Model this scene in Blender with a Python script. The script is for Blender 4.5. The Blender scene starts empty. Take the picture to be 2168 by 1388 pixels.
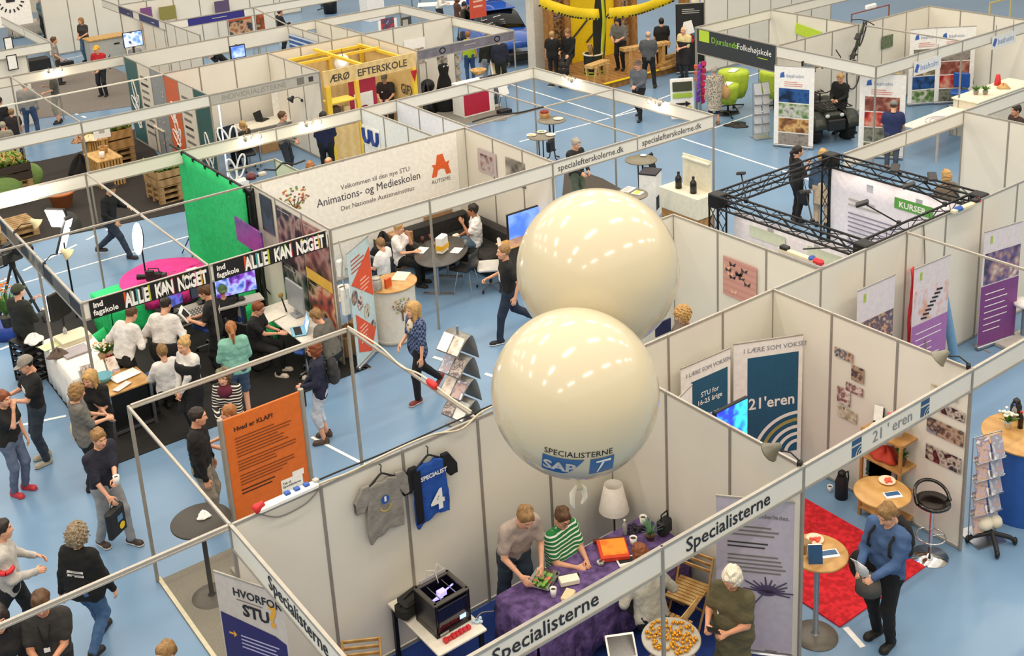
import bpy,math,random
import numpy as np
from mathutils import Vector,Matrix
PI=math.pi
# ---------- camera, added ambient fill, hall lamps, exposure ----------
W,H=2168,1388
FPX,YAW,PITCH,ROLL,CX,CY=2434.7838,0.6107229901,0.2899239219,-0.0604979872,1043.4755,260.0986
CAM=np.array([-3.3234818,-9.7077991,9.4250047])
def _rot():
    cy,sy,cp,sp,cr,sr=math.cos(YAW),math.sin(YAW),math.cos(PITCH),math.sin(PITCH),math.cos(ROLL),math.sin(ROLL)
    f=np.array([sy*cp,cy*cp,-sp]);r=np.array([cy,-sy,0.]);u=np.cross(r,f)
    return np.array([cr*r+sr*u,-sr*r+cr*u,f])

RC=_rot()
SC=bpy.context.scene
COL=SC.collection
cd=bpy.data.cameras.new('camera');cam=bpy.data.objects.new('camera',cd);COL.objects.link(cam)
cd.sensor_width=36;cd.sensor_fit='HORIZONTAL';cd.lens=FPX/W*36
cd.shift_x=(W/2-CX)/W;cd.shift_y=(CY-H/2)/W;cd.clip_end=300
cam.matrix_world=Matrix(((RC[0][0],RC[1][0],-RC[2][0],CAM[0]),(RC[0][1],RC[1][1],-RC[2][1],CAM[1]),(RC[0][2],RC[1][2],-RC[2][2],CAM[2]),(0,0,0,1)))
SC.camera=cam
wd=bpy.data.worlds.new('hall_air');SC.world=wd;wd.use_nodes=True
wd.node_tree.nodes['Background'].inputs[0].default_value=(1.0,0.92,0.80,1)
wd.node_tree.nodes['Background'].inputs[1].default_value=1.2  # even warm world light, added as soft fill for the open-topped hall
SC.view_settings.view_transform='Standard';SC.view_settings.look='None'
SC.view_settings.exposure=0.0;SC.view_settings.gamma=1.0;SC.view_settings.use_curve_mapping=False
def lamp(loc,sx,sy,watt,col=(1,0.88,0.72),rot=(0,0,0)):
    l=bpy.data.lights.new('ceiling_lamp','AREA');l.shape='RECTANGLE';l.size=sx;l.size_y=sy;l.energy=watt;l.color=col
    o=bpy.data.objects.new('ceiling_lamp',l);COL.objects.link(o);o.location=loc;o.rotation_euler=rot
    return o
# rows of fluorescent fittings under the sports hall ceiling

for j,yy in enumerate((-9.5,-3,3.5,10,16.5,23,29.5)):
    for i,xx in enumerate((-10,-4.5,1,6.5,12,17.5,23)):
        lamp((xx,yy,12.5),2.4,0.3,112 if yy>5 else 150)

# ---------- pixel to place ----------

def ray(px,py):
    return RC.T @ np.array([(px-CX)/FPX,-(py-CY)/FPX,1.0])

def U(px,py,z=0.0):
    d=ray(px,py);t=(z-CAM[2])/d[2];return Vector((CAM+d*t).tolist())

def PX(px,py,c):
    d=ray(px,py);t=(c-CAM[0])/d[0];return Vector((CAM+d*t).tolist())

def PY(px,py,c):
    d=ray(px,py);t=(c-CAM[1])/d[1];return Vector((CAM+d*t).tolist())

def AT(px,py,depth):
    return Vector((CAM+ray(px,py)*depth).tolist())

# ---------- materials ----------

def lin(hexs):
    h=hexs.lstrip('#');o=[]
    for i in (0,2,4):
        c=int(h[i:i+2],16)/255;o.append(c/12.92 if c <= .04045 else ((c+.055)/1.055)**2.4)

    return (*o,1.0)

_M={}
def mat(hexs,rough=.6,metal=0.0,kind='plain',scale=12.0,hex2=None,amt=None,emit=0.0,trans=0.0,coat=0.0):
    key=(hexs,rough,metal,kind,scale,hex2,amt,emit,trans,coat)
    if key in _M:return _M[key]
    m=bpy.data.materials.new('%s_%s' % (kind,hexs.strip('#')));m.use_nodes=True
    nt=m.node_tree;N=nt.nodes;L=nt.links;b=N['Principled BSDF']
    b.inputs['Roughness'].default_value=rough;b.inputs['Metallic'].default_value=metal
    if coat:b.inputs['Coat Weight'].default_value=coat
    if trans:b.inputs['Transmission Weight'].default_value=trans
    c1=lin(hexs)
    tc=N.new('ShaderNodeTexCoord')
    def nz(sc,det=3.0,tcs='Object'):
        n=N.new('ShaderNodeTexNoise');n.inputs['Scale'].default_value=sc;n.inputs['Detail'].default_value=det
        L.new(tc.outputs[tcs],n.inputs['Vector']);return n

    def mixc(fac,a,b2,lo=.35,hi=.65):
        r=N.new('ShaderNodeValToRGB');r.color_ramp.elements[0].position=lo;r.color_ramp.elements[1].position=hi
        r.color_ramp.elements[0].color=a;r.color_ramp.elements[1].color=b2
        L.new(fac,r.inputs[0]);return r.outputs[0]

    def bump(h,st,di=.01):
        bm=N.new('ShaderNodeBump');bm.inputs['Strength'].default_value=st;bm.inputs['Distance'].default_value=di
        L.new(h,bm.inputs['Height']);L.new(bm.outputs[0],b.inputs['Normal'])

    a=.05 if amt is None else amt
    dk=tuple(c*(1-a) for c in c1[:3])+(1,);lt=tuple(min(1,c*(1+a)) for c in c1[:3])+(1,)
    if hex2:dk,lt=lin(hexs),lin(hex2)
    col=None
    if kind=='plain':
        col=mixc(nz(scale).outputs[0],dk,lt)

    elif kind=='fabric':
        n=nz(scale);col=mixc(n.outputs[0],dk,lt);bump(nz(9,4).outputs[0],.5,.05)

    elif kind=='carpet':
        n=nz(scale,6);col=mixc(n.outputs[0],dk,lt,.42,.58);bump(nz(90).outputs[0],.4,.01)

    elif kind=='wood':
        w=N.new('ShaderNodeTexWave');w.inputs['Scale'].default_value=scale;w.inputs['Distortion'].default_value=5;w.inputs['Detail'].default_value=2
        mp=N.new('ShaderNodeMapping');mp.inputs['Scale'].default_value=(.25,1,1)
        L.new(tc.outputs['Object'],mp.inputs[0]);L.new(mp.outputs[0],w.inputs['Vector'])
        col=mixc(w.outputs[0],dk,lt,0,1)

    elif kind=='stripe':
        w=N.new('ShaderNodeTexWave');w.bands_direction='Z';w.inputs['Scale'].default_value=scale;w.inputs['Distortion'].default_value=0
        L.new(tc.outputs['Object'],w.inputs['Vector']);col=mixc(w.outputs[0],dk,lt,.68,.74)

    elif kind=='check':
        c=N.new('ShaderNodeTexChecker');c.inputs['Scale'].default_value=scale;c.inputs[1].default_value=dk;c.inputs[2].default_value=lt
        L.new(tc.outputs['Object'],c.inputs['Vector']);col=c.outputs[0]

    elif kind=='blotch':
        v=N.new('ShaderNodeTexVoronoi');v.inputs['Scale'].default_value=scale
        L.new(tc.outputs['Object'],v.inputs['Vector']);col=mixc(v.outputs[0],dk,lt,.3,.5)

    L.new(col,b.inputs['Base Color'])
    if emit:
        L.new(col,b.inputs['Emission Color']);b.inputs['Emission Strength'].default_value=emit

    _M[key]=m
    return m

_PH={}
def photo(cols,scale=6.0,seed=0.0,emit=0.0,rough=.35):
    """a printed photograph: soft coloured patches of several sizes"""
    key=(tuple(cols),scale,seed,emit)
    if key in _PH:return _PH[key]
    m=bpy.data.materials.new('printed_photo');m.use_nodes=True
    nt=m.node_tree;N=nt.nodes;L=nt.links;b=N['Principled BSDF'];b.inputs['Roughness'].default_value=rough
    tc=N.new('ShaderNodeTexCoord');mp=N.new('ShaderNodeMapping');mp.inputs['Location'].default_value=(seed*3.7,seed*1.3,seed*2.1)
    L.new(tc.outputs['Object'],mp.inputs[0])
    n=N.new('ShaderNodeTexNoise');n.inputs['Scale'].default_value=scale*.8;n.inputs['Detail'].default_value=2.5;n.inputs['Distortion'].default_value=.6
    L.new(mp.outputs[0],n.inputs['Vector'])
    v=N.new('ShaderNodeTexVoronoi');v.inputs['Scale'].default_value=scale*1.7;L.new(mp.outputs[0],v.inputs['Vector'])
    mx=N.new('ShaderNodeMath');mx.operation='MULTIPLY_ADD';mx.inputs[1].default_value=.35
    L.new(v.outputs['Distance'],mx.inputs[0]);L.new(n.outputs[0],mx.inputs[2])
    r=N.new('ShaderNodeValToRGB');r.color_ramp.interpolation='LINEAR'
    k=len(cols);els=r.color_ramp.elements
    while len(els)<k:els.new(.5)
    for i in range(k):
        els[i].position=.38+.52*i/max(1,k-1);els[i].color=lin(cols[i])

    L.new(mx.outputs[0],r.inputs[0]);L.new(r.outputs[0],b.inputs['Base Color'])
    if emit:
        L.new(r.outputs[0],b.inputs['Emission Color']);b.inputs['Emission Strength'].default_value=emit

    _PH[key]=m
    return m

def glow(hexs,s):
    m=bpy.data.materials.new('lit_surface');m.use_nodes=True
    b=m.node_tree.nodes['Principled BSDF'];b.inputs['Base Color'].default_value=lin(hexs)
    b.inputs['Emission Color'].default_value=lin(hexs);b.inputs['Emission Strength'].default_value=s
    return m

# ---------- mesh builder ----------

class MB:
    def __init__(s):s.v=[];s.f=[];s.mi=[];s.sm=[];s.T=None;s.m=0
    def add(s,vs,fs,smooth=False):
        o=len(s.v)
        for p in vs:
            p=Vector(p)
            if s.T is not None:p=s.T @ p
            s.v.append(p[:])

        for f in fs:
            s.f.append([i+o for i in f]);s.mi.append(s.m);s.sm.append(smooth)

        return s

    def box(s,c,d,R=None):
        x,y,z=d[0]/2,d[1]/2,d[2]/2
        vs=[Vector(q) for q in ((-x,-y,-z),(x,-y,-z),(x,y,-z),(-x,y,-z),(-x,-y,z),(x,-y,z),(x,y,z),(-x,y,z))]
        if R is not None:vs=[R @ q for q in vs]
        c=Vector(c);return s.add([q+c for q in vs],[(0,3,2,1),(4,5,6,7),(0,1,5,4),(1,2,6,5),(2,3,7,6),(3,0,4,7)])

    def bbox(s,c,d,b=.01,R=None):
        """box with bevelled vertical and horizontal edges"""
        x,y,z=d[0]/2,d[1]/2,d[2]/2;b=min(b,x*.9,y*.9,z*.9);R=R or Matrix.Identity(3);c=Vector(c)
        rings=[]
        for zz,i in ((-z,b),(-z+b,0),(z-b,0),(z,b)):
            X,Y=x-i,y-i;e=b if i==0 else b*.3
            rings.append([(-X+e,-Y,zz),(X-e,-Y,zz),(X,-Y+e,zz),(X,Y-e,zz),(X-e,Y,zz),(-X+e,Y,zz),(-X,Y-e,zz),(-X,-Y+e,zz)])

        vs=[R @ Vector(p)+c for r in rings for p in r];fs=[]
        for k in range(3):
            for i in range(8):
                j=(i+1) % 8;fs.append((k*8+i,k*8+j,k*8+8+j,k*8+8+i))

        fs.append(tuple(range(7,-1,-1)));fs.append(tuple(range(24,32)))
        return s.add(vs,fs)

    def cyl(s,a,b,r0,r1=None,n=12,smooth=True,caps=True):
        a,b=Vector(a),Vector(b);r1=r0 if r1 is None else r1;d=(b-a)
        if d.length<1e-6:return s
        d.normalize();u=d.orthogonal().normalized();w=d.cross(u)
        vs=[]
        for c,r in ((a,r0),(b,r1)):
            for i in range(n):
                t=2*PI*i/n;vs.append(c+(u*math.cos(t)+w*math.sin(t))*r)

        s.add(vs,[(i,(i+1) % n,n+(i+1) % n,n+i) for i in range(n)],smooth)
        if caps:
            if r0>1e-5:s.add(vs[:n],[tuple(range(n-1,-1,-1))])
            if r1>1e-5:s.add(vs[n:],[tuple(range(n))])

        return s

    def lathe(s,prof,n=24,c=(0,0,0),smooth=True,arc=1.0,sx=1.0,sy=1.0):
        c=Vector(c);vs=[];k=len(prof);full=arc >= .999;cols=n if full else n+1
        for i in range(cols):
            t=2*PI*arc*i/n
            for r,z in prof:vs.append(c+Vector((r*math.cos(t)*sx,r*math.sin(t)*sy,z)))

        fs=[]
        for i in range(n):
            j=(i+1) % cols
            for q in range(k-1):fs.append((i*k+q,j*k+q,j*k+q+1,i*k+q+1))

        return s.add(vs,fs,smooth)

    def tube(s,pts,r,n=8,caps=True):
        pts=[Vector(p) for p in pts];k=len(pts);vs=[];u=None
        for i,p in enumerate(pts):
            d=(pts[min(i+1,k-1)]-pts[max(i-1,0)])
            d=d.normalized() if d.length>1e-9 else Vector((0,0,1))
            u=d.orthogonal().normalized() if u is None else (u-d*u.dot(d))
            u=u.normalized() if u.length>1e-6 else d.orthogonal().normalized()
            w=d.cross(u);rr=r[i] if isinstance(r,(list,tuple)) else r
            for q in range(n):
                t=2*PI*q/n;vs.append(p+(u*math.cos(t)+w*math.sin(t))*rr)

        fs=[(i*n+q,i*n+(q+1) % n,(i+1)*n+(q+1) % n,(i+1)*n+q) for i in range(k-1) for q in range(n)]
        s.add(vs,fs,True)
        if caps:s.add(vs[:n],[tuple(range(n-1,-1,-1))]);s.add(vs[-n:],[tuple(range(n))])
        return s

    def prism(s,poly,a,b,ax='z'):
        """polygon extruded from a to b along an axis"""
        def q(p,h):return {'z':(p[0],p[1],h),'y':(p[0],h,p[1]),'x':(h,p[0],p[1])}[ax]
        n=len(poly);vs=[q(p,a) for p in poly]+[q(p,b) for p in poly]
        fs=[(i,(i+1) % n,n+(i+1) % n,n+i) for i in range(n)]+[tuple(range(n-1,-1,-1)),tuple(range(n,2*n))]
        return s.add(vs,fs)

    def ball(s,c,r,sc=(1,1,1),n=12,m=8):
        c=Vector(c);vs=[c+Vector((0,0,-r*sc[2]))]
        for j in range(1,m):
            t=-PI/2+PI*j/m
            for i in range(n):
                p=2*PI*i/n;vs.append(c+Vector((r*math.cos(t)*math.cos(p)*sc[0],r*math.cos(t)*math.sin(p)*sc[1],r*math.sin(t)*sc[2])))

        vs.append(c+Vector((0,0,r*sc[2])));fs=[(0,1+(i+1) % n,1+i) for i in range(n)]
        for j in range(m-2):
            for i in range(n):
                a=1+j*n;fs.append((a+i,a+(i+1) % n,a+n+(i+1) % n,a+n+i))

        t=len(vs)-1;a=1+(m-2)*n;fs+=[(a+i,a+(i+1) % n,t) for i in range(n)]
        return s.add(vs,fs,True)

    def sheet(s,P,th=0.0,smooth=True):
        """grid of points P[row][col]; with th, a solid sheet of that thickness"""
        r,c=len(P),len(P[0]);vs=[Vector(p) for row in P for p in row]
        fs=[(i*c+j,i*c+j+1,(i+1)*c+j+1,(i+1)*c+j) for i in range(r-1) for j in range(c-1)]
        if not th:return s.add(vs,fs,smooth)
        nr=[Vector((0,0,0)) for _ in vs]
        for f in fs:
            nn=(vs[f[1]]-vs[f[0]]).cross(vs[f[3]]-vs[f[0]])
            for i in f:nr[i]+=nn

        bk=[v-n.normalized()*th if n.length>1e-12 else v for v,n in zip(vs,nr)];k=len(vs)
        s.add(vs+bk,fs+[tuple(reversed([i+k for i in f])) for f in fs],smooth)
        ed=[j for j in range(c)]+[i*c+c-1 for i in range(1,r)]+[(r-1)*c+j for j in range(c-2,-1,-1)]+[i*c for i in range(r-2,0,-1)]
        b0=len(s.v)-2*k;n=len(ed)
        for i in range(n):
            p,q=ed[i],ed[(i+1) % n];s.f.append([b0+q,b0+p,b0+p+k,b0+q+k]);s.mi.append(s.m);s.sm.append(False)

        return s

    def mesh(s,mats,name='m'):
        me=bpy.data.meshes.new(name);me.from_pydata(s.v,[],s.f)
        for m in (mats if isinstance(mats,(list,tuple)) else [mats]):me.materials.append(m)
        me.polygons.foreach_set('material_index',s.mi);me.polygons.foreach_set('use_smooth',s.sm);me.update()
        return me

    def build(s,name,mats,parent=None,loc=(0,0,0),rot=(0,0,0),label=None):
        return put(name,s.mesh(mats,name),parent,loc,rot,label)

def put(name,me,parent=None,loc=(0,0,0),rot=(0,0,0),label=None):
    o=bpy.data.objects.new(name,me);COL.objects.link(o);o.parent=parent;o.location=loc;o.rotation_euler=rot
    if label:o['label']=label
    return o

def tag(o,label,cat,group=None,kind=None):
    o['label']=label;o['category']=cat
    if group:o['group']=group
    if kind:o['kind']=kind
    return o

def thing(name,label,cat,loc=(0,0,0),rz=0.0,group=None,kind=None):
    o=bpy.data.objects.new(name,None);o.empty_display_size=.1;COL.objects.link(o);o.location=loc;o.rotation_euler=(0,0,rz)
    return tag(o,label,cat,group,kind)

def clone(root,loc,rz=0.0,label=None,group=None):
    r=root.copy();COL.objects.link(r);r.location=loc;r.rotation_euler=(0,0,rz)
    if label:r['label']=label
    if group:r['group']=group
    for ch in list(root.children):
        c=ch.copy();COL.objects.link(c);c.parent=r
        for g in ch.children:
            d=g.copy();COL.objects.link(d);d.parent=c

    return r

_BX={}
def boxm(sx,sy,sz,m,b=0.0):
    k=(round(sx,4),round(sy,4),round(sz,4),m.name,b)
    if k not in _BX:
        mb=MB();(mb.bbox((0,0,0),(sx,sy,sz),b) if b else mb.box((0,0,0),(sx,sy,sz)));_BX[k]=mb.mesh(m)

    return _BX[k]

def bx(name,m,parent,c,d,b=0.0,rot=(0,0,0),label=None):
    return put(name,boxm(d[0],d[1],d[2],m,b),parent,c,rot,label)

def solo(name,label,cat,mb,mats,loc=(0,0,0),rz=0.0,group=None,kind=None):
    return tag(mb.build(name,mats,None,loc,(0,0,rz)),label,cat,group,kind)

def txt(s,size,m,parent,loc,rot=(PI/2,0,0),align='LEFT',bold=0.0,sx=1.0,name='lettering',shear=0.0,spacing=1.0):
    c=bpy.data.curves.new('lettering','FONT');c.body=s;c.size=size;c.align_x=align;c.extrude=.0008;c.offset=bold;c.resolution_u=2
    c.shear=shear;c.space_character=spacing;c.materials.append(m)
    t=bpy.data.objects.new('t',c);me=bpy.data.meshes.new_from_object(t);bpy.data.objects.remove(t)
    o=put(name,me,parent,loc,rot);o.scale=(sx,1,1)
    return o

# ---------- flat boards with print ----------

class Board:
    """front face looks along local -y; x to the reader's right, z up, origin at lower left"""
    def __init__(s,root,w,h,t=.02,x0=0.0,z0=0.0,y0=0.0):
        s.r=root;s.w=w;s.h=h;s.y=y0-t/2;s.x0=x0;s.z0=z0

    def rect(s,name,x,z,w,h,m,lay=1,label=None,t=.002):
        return bx(name,m,s.r,(s.x0+x+w/2,s.y-.0015*lay-t/2+.001,s.z0+z+h/2),(w,t,h),label=label)

    def text(s,st,x,z,size,m,lay=2,**k):
        return txt(st,size,m,s.r,(s.x0+x,s.y-.0022*lay,s.z0+z),**k)

    def lines(s,x,z,w,n,pitch,m,lay=2,th=.35,seed=1,name='text_lines',slope=0.0):
        rnd=random.Random(seed);mb=MB()
        for i in range(n):
            ww=w*rnd.uniform(.6,1.0);mb.box((s.x0+x+ww/2,s.y-.0018*lay,s.z0+z-i*pitch),(ww,.001,pitch*th))

        return mb.build(name,m,s.r)

    def poly(s,name,pts,m,lay=2,t=.002):
        mb=MB();y=s.y-.0018*lay;mb.prism([(s.x0+p[0],s.z0+p[1]) for p in pts],y-t,y,'y');return mb.build(name,m,s.r)

    def disc(s,name,x,z,r,m,lay=2,sx=1.0,r0=0.0,a0=0.0,a1=2*PI,n=28):
        mb=MB();y=s.y-.0018*lay;vs=[]
        for i in range(n+1):
            t=a0+(a1-a0)*i/n;vs+=[(s.x0+x+math.cos(t)*r*sx,y,s.z0+z+math.sin(t)*r),(s.x0+x+math.cos(t)*r0*sx,y,s.z0+z+math.sin(t)*r0)]

        mb.add(vs,[(2*i,2*i+1,2*i+3,2*i+2) for i in range(n)]);return mb.build(name,m,s.r)

# common finishes

ALU=mat('#b0aaa0',.38,.35);ALUD=mat('#9b958b',.42,.3);CHROME=mat('#d8d8d8',.12,1.0)
WHITE=mat('#c9c5bd',.5);PANEL=mat('#e2ded2',.55,scale=1.5,amt=.02);PANEL2=mat('#e4e2d9',.5,scale=1.5,amt=.02)
BLACK=mat('#0c0c0e',.5);BLK2=mat('#1b1b1d',.6);DGREY=mat('#3a3936',.6);GREY=mat('#77746e',.6);LGREY=mat('#b5b1a9',.55)
BEECH=mat('#b58748',.4,kind='wood',scale=6,hex2='#c2975a');PINE=mat('#b98d4e',.55,kind='wood',scale=7,hex2='#c9a468')
OAK=mat('#a97a42',.55,kind='wood',scale=6,hex2='#bd8f57');CARD=mat('#a98258',.8);PAPER=mat('#f2f0ec',.6);STEEL=mat('#a9adb3',.3,.9)
RED=mat('#c8252b',.5);ORANGE=mat('#e2622f',.5);NAVY=mat('#1d2a58',.5);INK=mat('#22222a',.6);BLUEINK=mat('#23507c',.5);GREEN=mat('#2f9c46',.6)
LIME=mat('#b7d23c',.6);YELL=mat('#f2cf1d',.5);PINK=mat('#e0368f',.7);PURP=mat('#7d3f8e',.6);BLUE=mat('#2456a8',.5);TEAL=mat('#2e5c5d',.5)
GLASS=mat('#e8eef0',.05,trans=.95)
# ---------- bodies grown from smooth distance fields ----------
def smin(a,b,k):
    h=np.maximum(k-np.abs(a-b),0)/k
    return np.minimum(a,b)-h*h*k*.25

def smax(a,b,k):return -smin(-a,-b,k)
class Grid:
    def __init__(s,lo,hi,res):
        s.lo=np.array(lo,np.float32);s.res=res
        n=np.ceil((np.array(hi)-s.lo)/res).astype(int)+1
        s.X=(s.lo[0]+np.arange(n[0])*res).astype(np.float32)[:,None,None]
        s.Y=(s.lo[1]+np.arange(n[1])*res).astype(np.float32)[None,:,None]
        s.Z=(s.lo[2]+np.arange(n[2])*res).astype(np.float32)[None,None,:]
        s.n=n

    def full(s):return s.X+s.Y*0+s.Z*0,s.Y+s.X*0+s.Z*0,s.Z+s.X*0+s.Y*0
    def cap(s,A,B,ra,rb=None):
        rb=ra if rb is None else rb
        A=np.asarray(A,float);B=np.asarray(B,float);d=B-A;dd=max(float(d@d),1e-9)
        px,py,pz=s.X-A[0],s.Y-A[1],s.Z-A[2]
        t=np.clip((px*d[0]+py*d[1]+pz*d[2])/dd,0,1)
        return np.sqrt((px-t*d[0])**2+(py-t*d[1])**2+(pz-t*d[2])**2)-(ra+(rb-ra)*t)

    def ell(s,c,r):
        q=np.sqrt(((s.X-c[0])/r[0])**2+((s.Y-c[1])/r[1])**2+((s.Z-c[2])/r[2])**2)
        return (q-1)*min(r)

def nets(F,g):
    """surface nets: smooth quad mesh of F = 0"""
    S=F<0
    a=S.astype(np.int8)
    cs=sum(a[i:a.shape[0]-1+i,j:a.shape[1]-1+j,k:a.shape[2]-1+k] for i in (0,1) for j in (0,1) for k in (0,1))
    mix=(cs>0) & (cs<8)
    idx=-np.ones(mix.shape,np.int64);cells=np.argwhere(mix);idx[mix]=np.arange(len(cells))
    if not len(cells):return np.zeros((0,3)),np.zeros((0,4),int)
    acc=np.zeros((len(cells),3));cnt=np.zeros(len(cells))
    i,j,k=cells.T
    C=[(0,0,0),(1,0,0),(0,1,0),(1,1,0),(0,0,1),(1,0,1),(0,1,1),(1,1,1)]
    for p,q in ((0,1),(2,3),(4,5),(6,7),(0,2),(1,3),(4,6),(5,7),(0,4),(1,5),(2,6),(3,7)):
        a0,b0=np.array(C[p]),np.array(C[q])
        fa=F[i+a0[0],j+a0[1],k+a0[2]];fb=F[i+b0[0],j+b0[1],k+b0[2]]
        m=(fa<0) != (fb<0);t=np.where(m,fa/np.where(m,fa-fb,1),0)
        acc+=np.where(m[:,None],a0+(b0-a0)*t[:,None],0);cnt+=m

    V=(cells+acc/cnt[:,None])*g.res+g.lo
    Q=[]
    for ax in range(3):
        sl0=[slice(None)]*3;sl1=[slice(None)]*3;sl0[ax]=slice(0,-1);sl1[ax]=slice(1,None)
        s0,s1=S[tuple(sl0)],S[tuple(sl1)];e=np.argwhere(s0 != s1);u,v=(ax+1) % 3,(ax+2) % 3
        e=e[(e[:,u]>0) & (e[:,v]>0) & (e[:,u]<idx.shape[u]) & (e[:,v]<idx.shape[v])]
        if not len(e):continue
        def at(du,dv):
            q=e.copy();q[:,u]+=du;q[:,v]+=dv;return idx[q[:,0],q[:,1],q[:,2]]

        quad=np.stack([at(-1,-1),at(0,-1),at(0,0),at(-1,0)],1);fl=~s0[e[:,0],e[:,1],e[:,2]]
        quad[fl]=quad[fl][:,::-1];Q.append(quad[(quad >= 0).all(1)])

    return V,np.concatenate(Q)

def npmesh(V,Q,mats,mi=None,name='body'):
    me=bpy.data.meshes.new(name);n=len(V);q=len(Q)
    me.vertices.add(n);me.vertices.foreach_set('co',np.ascontiguousarray(V,np.float32).ravel())
    me.loops.add(q*4);me.loops.foreach_set('vertex_index',np.ascontiguousarray(Q,np.int32).ravel())
    me.polygons.add(q);me.polygons.foreach_set('loop_start',np.arange(q,dtype=np.int32)*4)
    try:me.polygons.foreach_set('loop_total',np.full(q,4,np.int32))
    except Exception:pass
    for m in mats:me.materials.append(m)
    if mi is not None:me.polygons.foreach_set('material_index',np.asarray(mi,np.int32))
    me.polygons.foreach_set('use_smooth',np.ones(q,bool));me.update(calc_edges=True);me.validate()
    return me
# head template: centre of skull at origin, face towards +y

def _head(fem):
    g=Grid((-.11,-.13,-.17),(.11,.14,.15),.0065)
    F=g.ell((0,-.012,.03),(.078,.097,.095))
    F=smin(F,g.ell((0,.03,-.03),(.064,.07,.085)),.05)
    F=smin(F,g.ell((0,.052,-.088),(.034 if fem else .042,.034,.028)),.045)
    F=smin(F,g.cap((0,.095,.005),(0,.112,-.032),.009,.014),.014)
    F=smin(F,g.cap((-.03,.083,.03),(.03,.083,.03),.013),.02)
    for sx in (-1,1):
        F=smin(F,g.ell((sx*.04,.062,-.03),(.024,.022,.024)),.025)
        F=smax(F,-g.ell((sx*.03,.102,.008),(.016,.016,.011)),.012)
        F=smin(F,g.ell((sx*.079,-.008,-.008),(.01,.018,.031)),.008)

    F=smin(F,g.cap((-.018,.088,-.062),(.018,.088,-.062),.008),.008)
    F=smax(F,-g.cap((-.02,.103,-.0635),(.02,.103,-.0635),.0035),.004)
    F=smin(F,g.cap((0,-.02,-.07),(0,-.035,-.16),.05,.052),.03)
    V,Q=nets(F,g);c=V[Q].mean(1);mi=np.zeros(len(Q),int)
    lips=(np.abs(c[:,0])<.024) & (np.abs(c[:,2]+.063)<.011) & (c[:,1]>.075);mi[lips]=2
    brow=(np.abs(np.abs(c[:,0])-.031)<.017) & (np.abs(c[:,2]-.034)<.0045) & (c[:,1]>.07);mi[brow]=1
    eye=(((np.abs(c[:,0])-.03)/.013)**2+((c[:,2]-.008)/.0065)**2<1) & (c[:,1]>.06);mi[eye]=3
    iris=(((np.abs(c[:,0])-.03)/.006)**2+((c[:,2]-.008)/.0065)**2<1) & (c[:,1]>.06);mi[iris]=4
    return V,Q,mi

HEADS=[_head(False),_head(True)]
# hand template: wrist at origin, fingers along +y, palm faces -z, thumb on +x side (mirrored for the other hand)
def _hand(curl,spread=.0):
    g=Grid((-.065,-.03,-.085),(.085,.21,.03),.0055)
    F=smin(g.cap((0,-.02,0),(0,.02,0),.026,.025),g.ell((0,.06,-.002),(.041,.052,.017)),.02)
    for i,(x,ln,y0) in enumerate(((.030,.072,.098),(.010,.08,.104),(-.011,.074,.102),(-.031,.058,.092))):
        a=np.array([x,y0,0.]);ang=0.15;d1,d2,d3=ln*.45,ln*.32,ln*.25
        for d,c,r in ((d1,curl,.0095),(d2,curl*1.15,.0088),(d3,curl*.8,.0078)):
            ang+=c*(1+.08*i);b=a+np.array([x*spread*d*8,math.cos(ang)*d,-math.sin(ang)*d])
            F=smin(F,g.cap(a,b,r,r*.93),.006);a=b

    F=smin(F,g.cap((.03,.025,-.004),(.058,.06,-.018),.014,.0115),.014)
    F=smin(F,g.cap((.058,.06,-.018),(.05+.012*(1-curl),.098,-.03-curl*.012),.011,.009),.006)
    return nets(F,g)

HANDS={'relax':_hand(.32),'grip':_hand(.85),'flat':_hand(.06,1)}
def _shoe():
    g=Grid((-.06,-.1,-.01),(.06,.2,.11),.0085)
    F=smin(g.cap((0,-.045,.035),(0,.12,.03),.036,.04),g.ell((0,.135,.028),(.044,.05,.03)),.03)
    F=smin(F,g.cap((0,-.035,.05),(0,-.03,.085),.042,.04),.03)
    F=np.maximum(F,-(g.Z-.0));s2=np.maximum(smin(g.cap((0,-.04,.01),(0,.13,.01),.043,.047),g.ell((0,.14,.01),(.047,.052,.03)),.02),np.maximum(g.Z-.022,-g.Z))
    V,Q=nets(np.minimum(F,s2),g);c=V[Q].mean(1);return V,Q,(c[:,2]<.024).astype(int)

SHOE=_shoe()
_rs=np.random.RandomState(3)
def lump(g,sc,amp,seed):
    r=np.random.RandomState(seed);o=0
    for _ in range(5):
        k=r.normal(size=3)*sc;p=r.uniform(0,6.28,3);o=o+np.sin(g.X*k[0]+p[0])*np.sin(g.Y*k[1]+p[1])*np.sin(g.Z*k[2]+p[2])

    return o*amp

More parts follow.
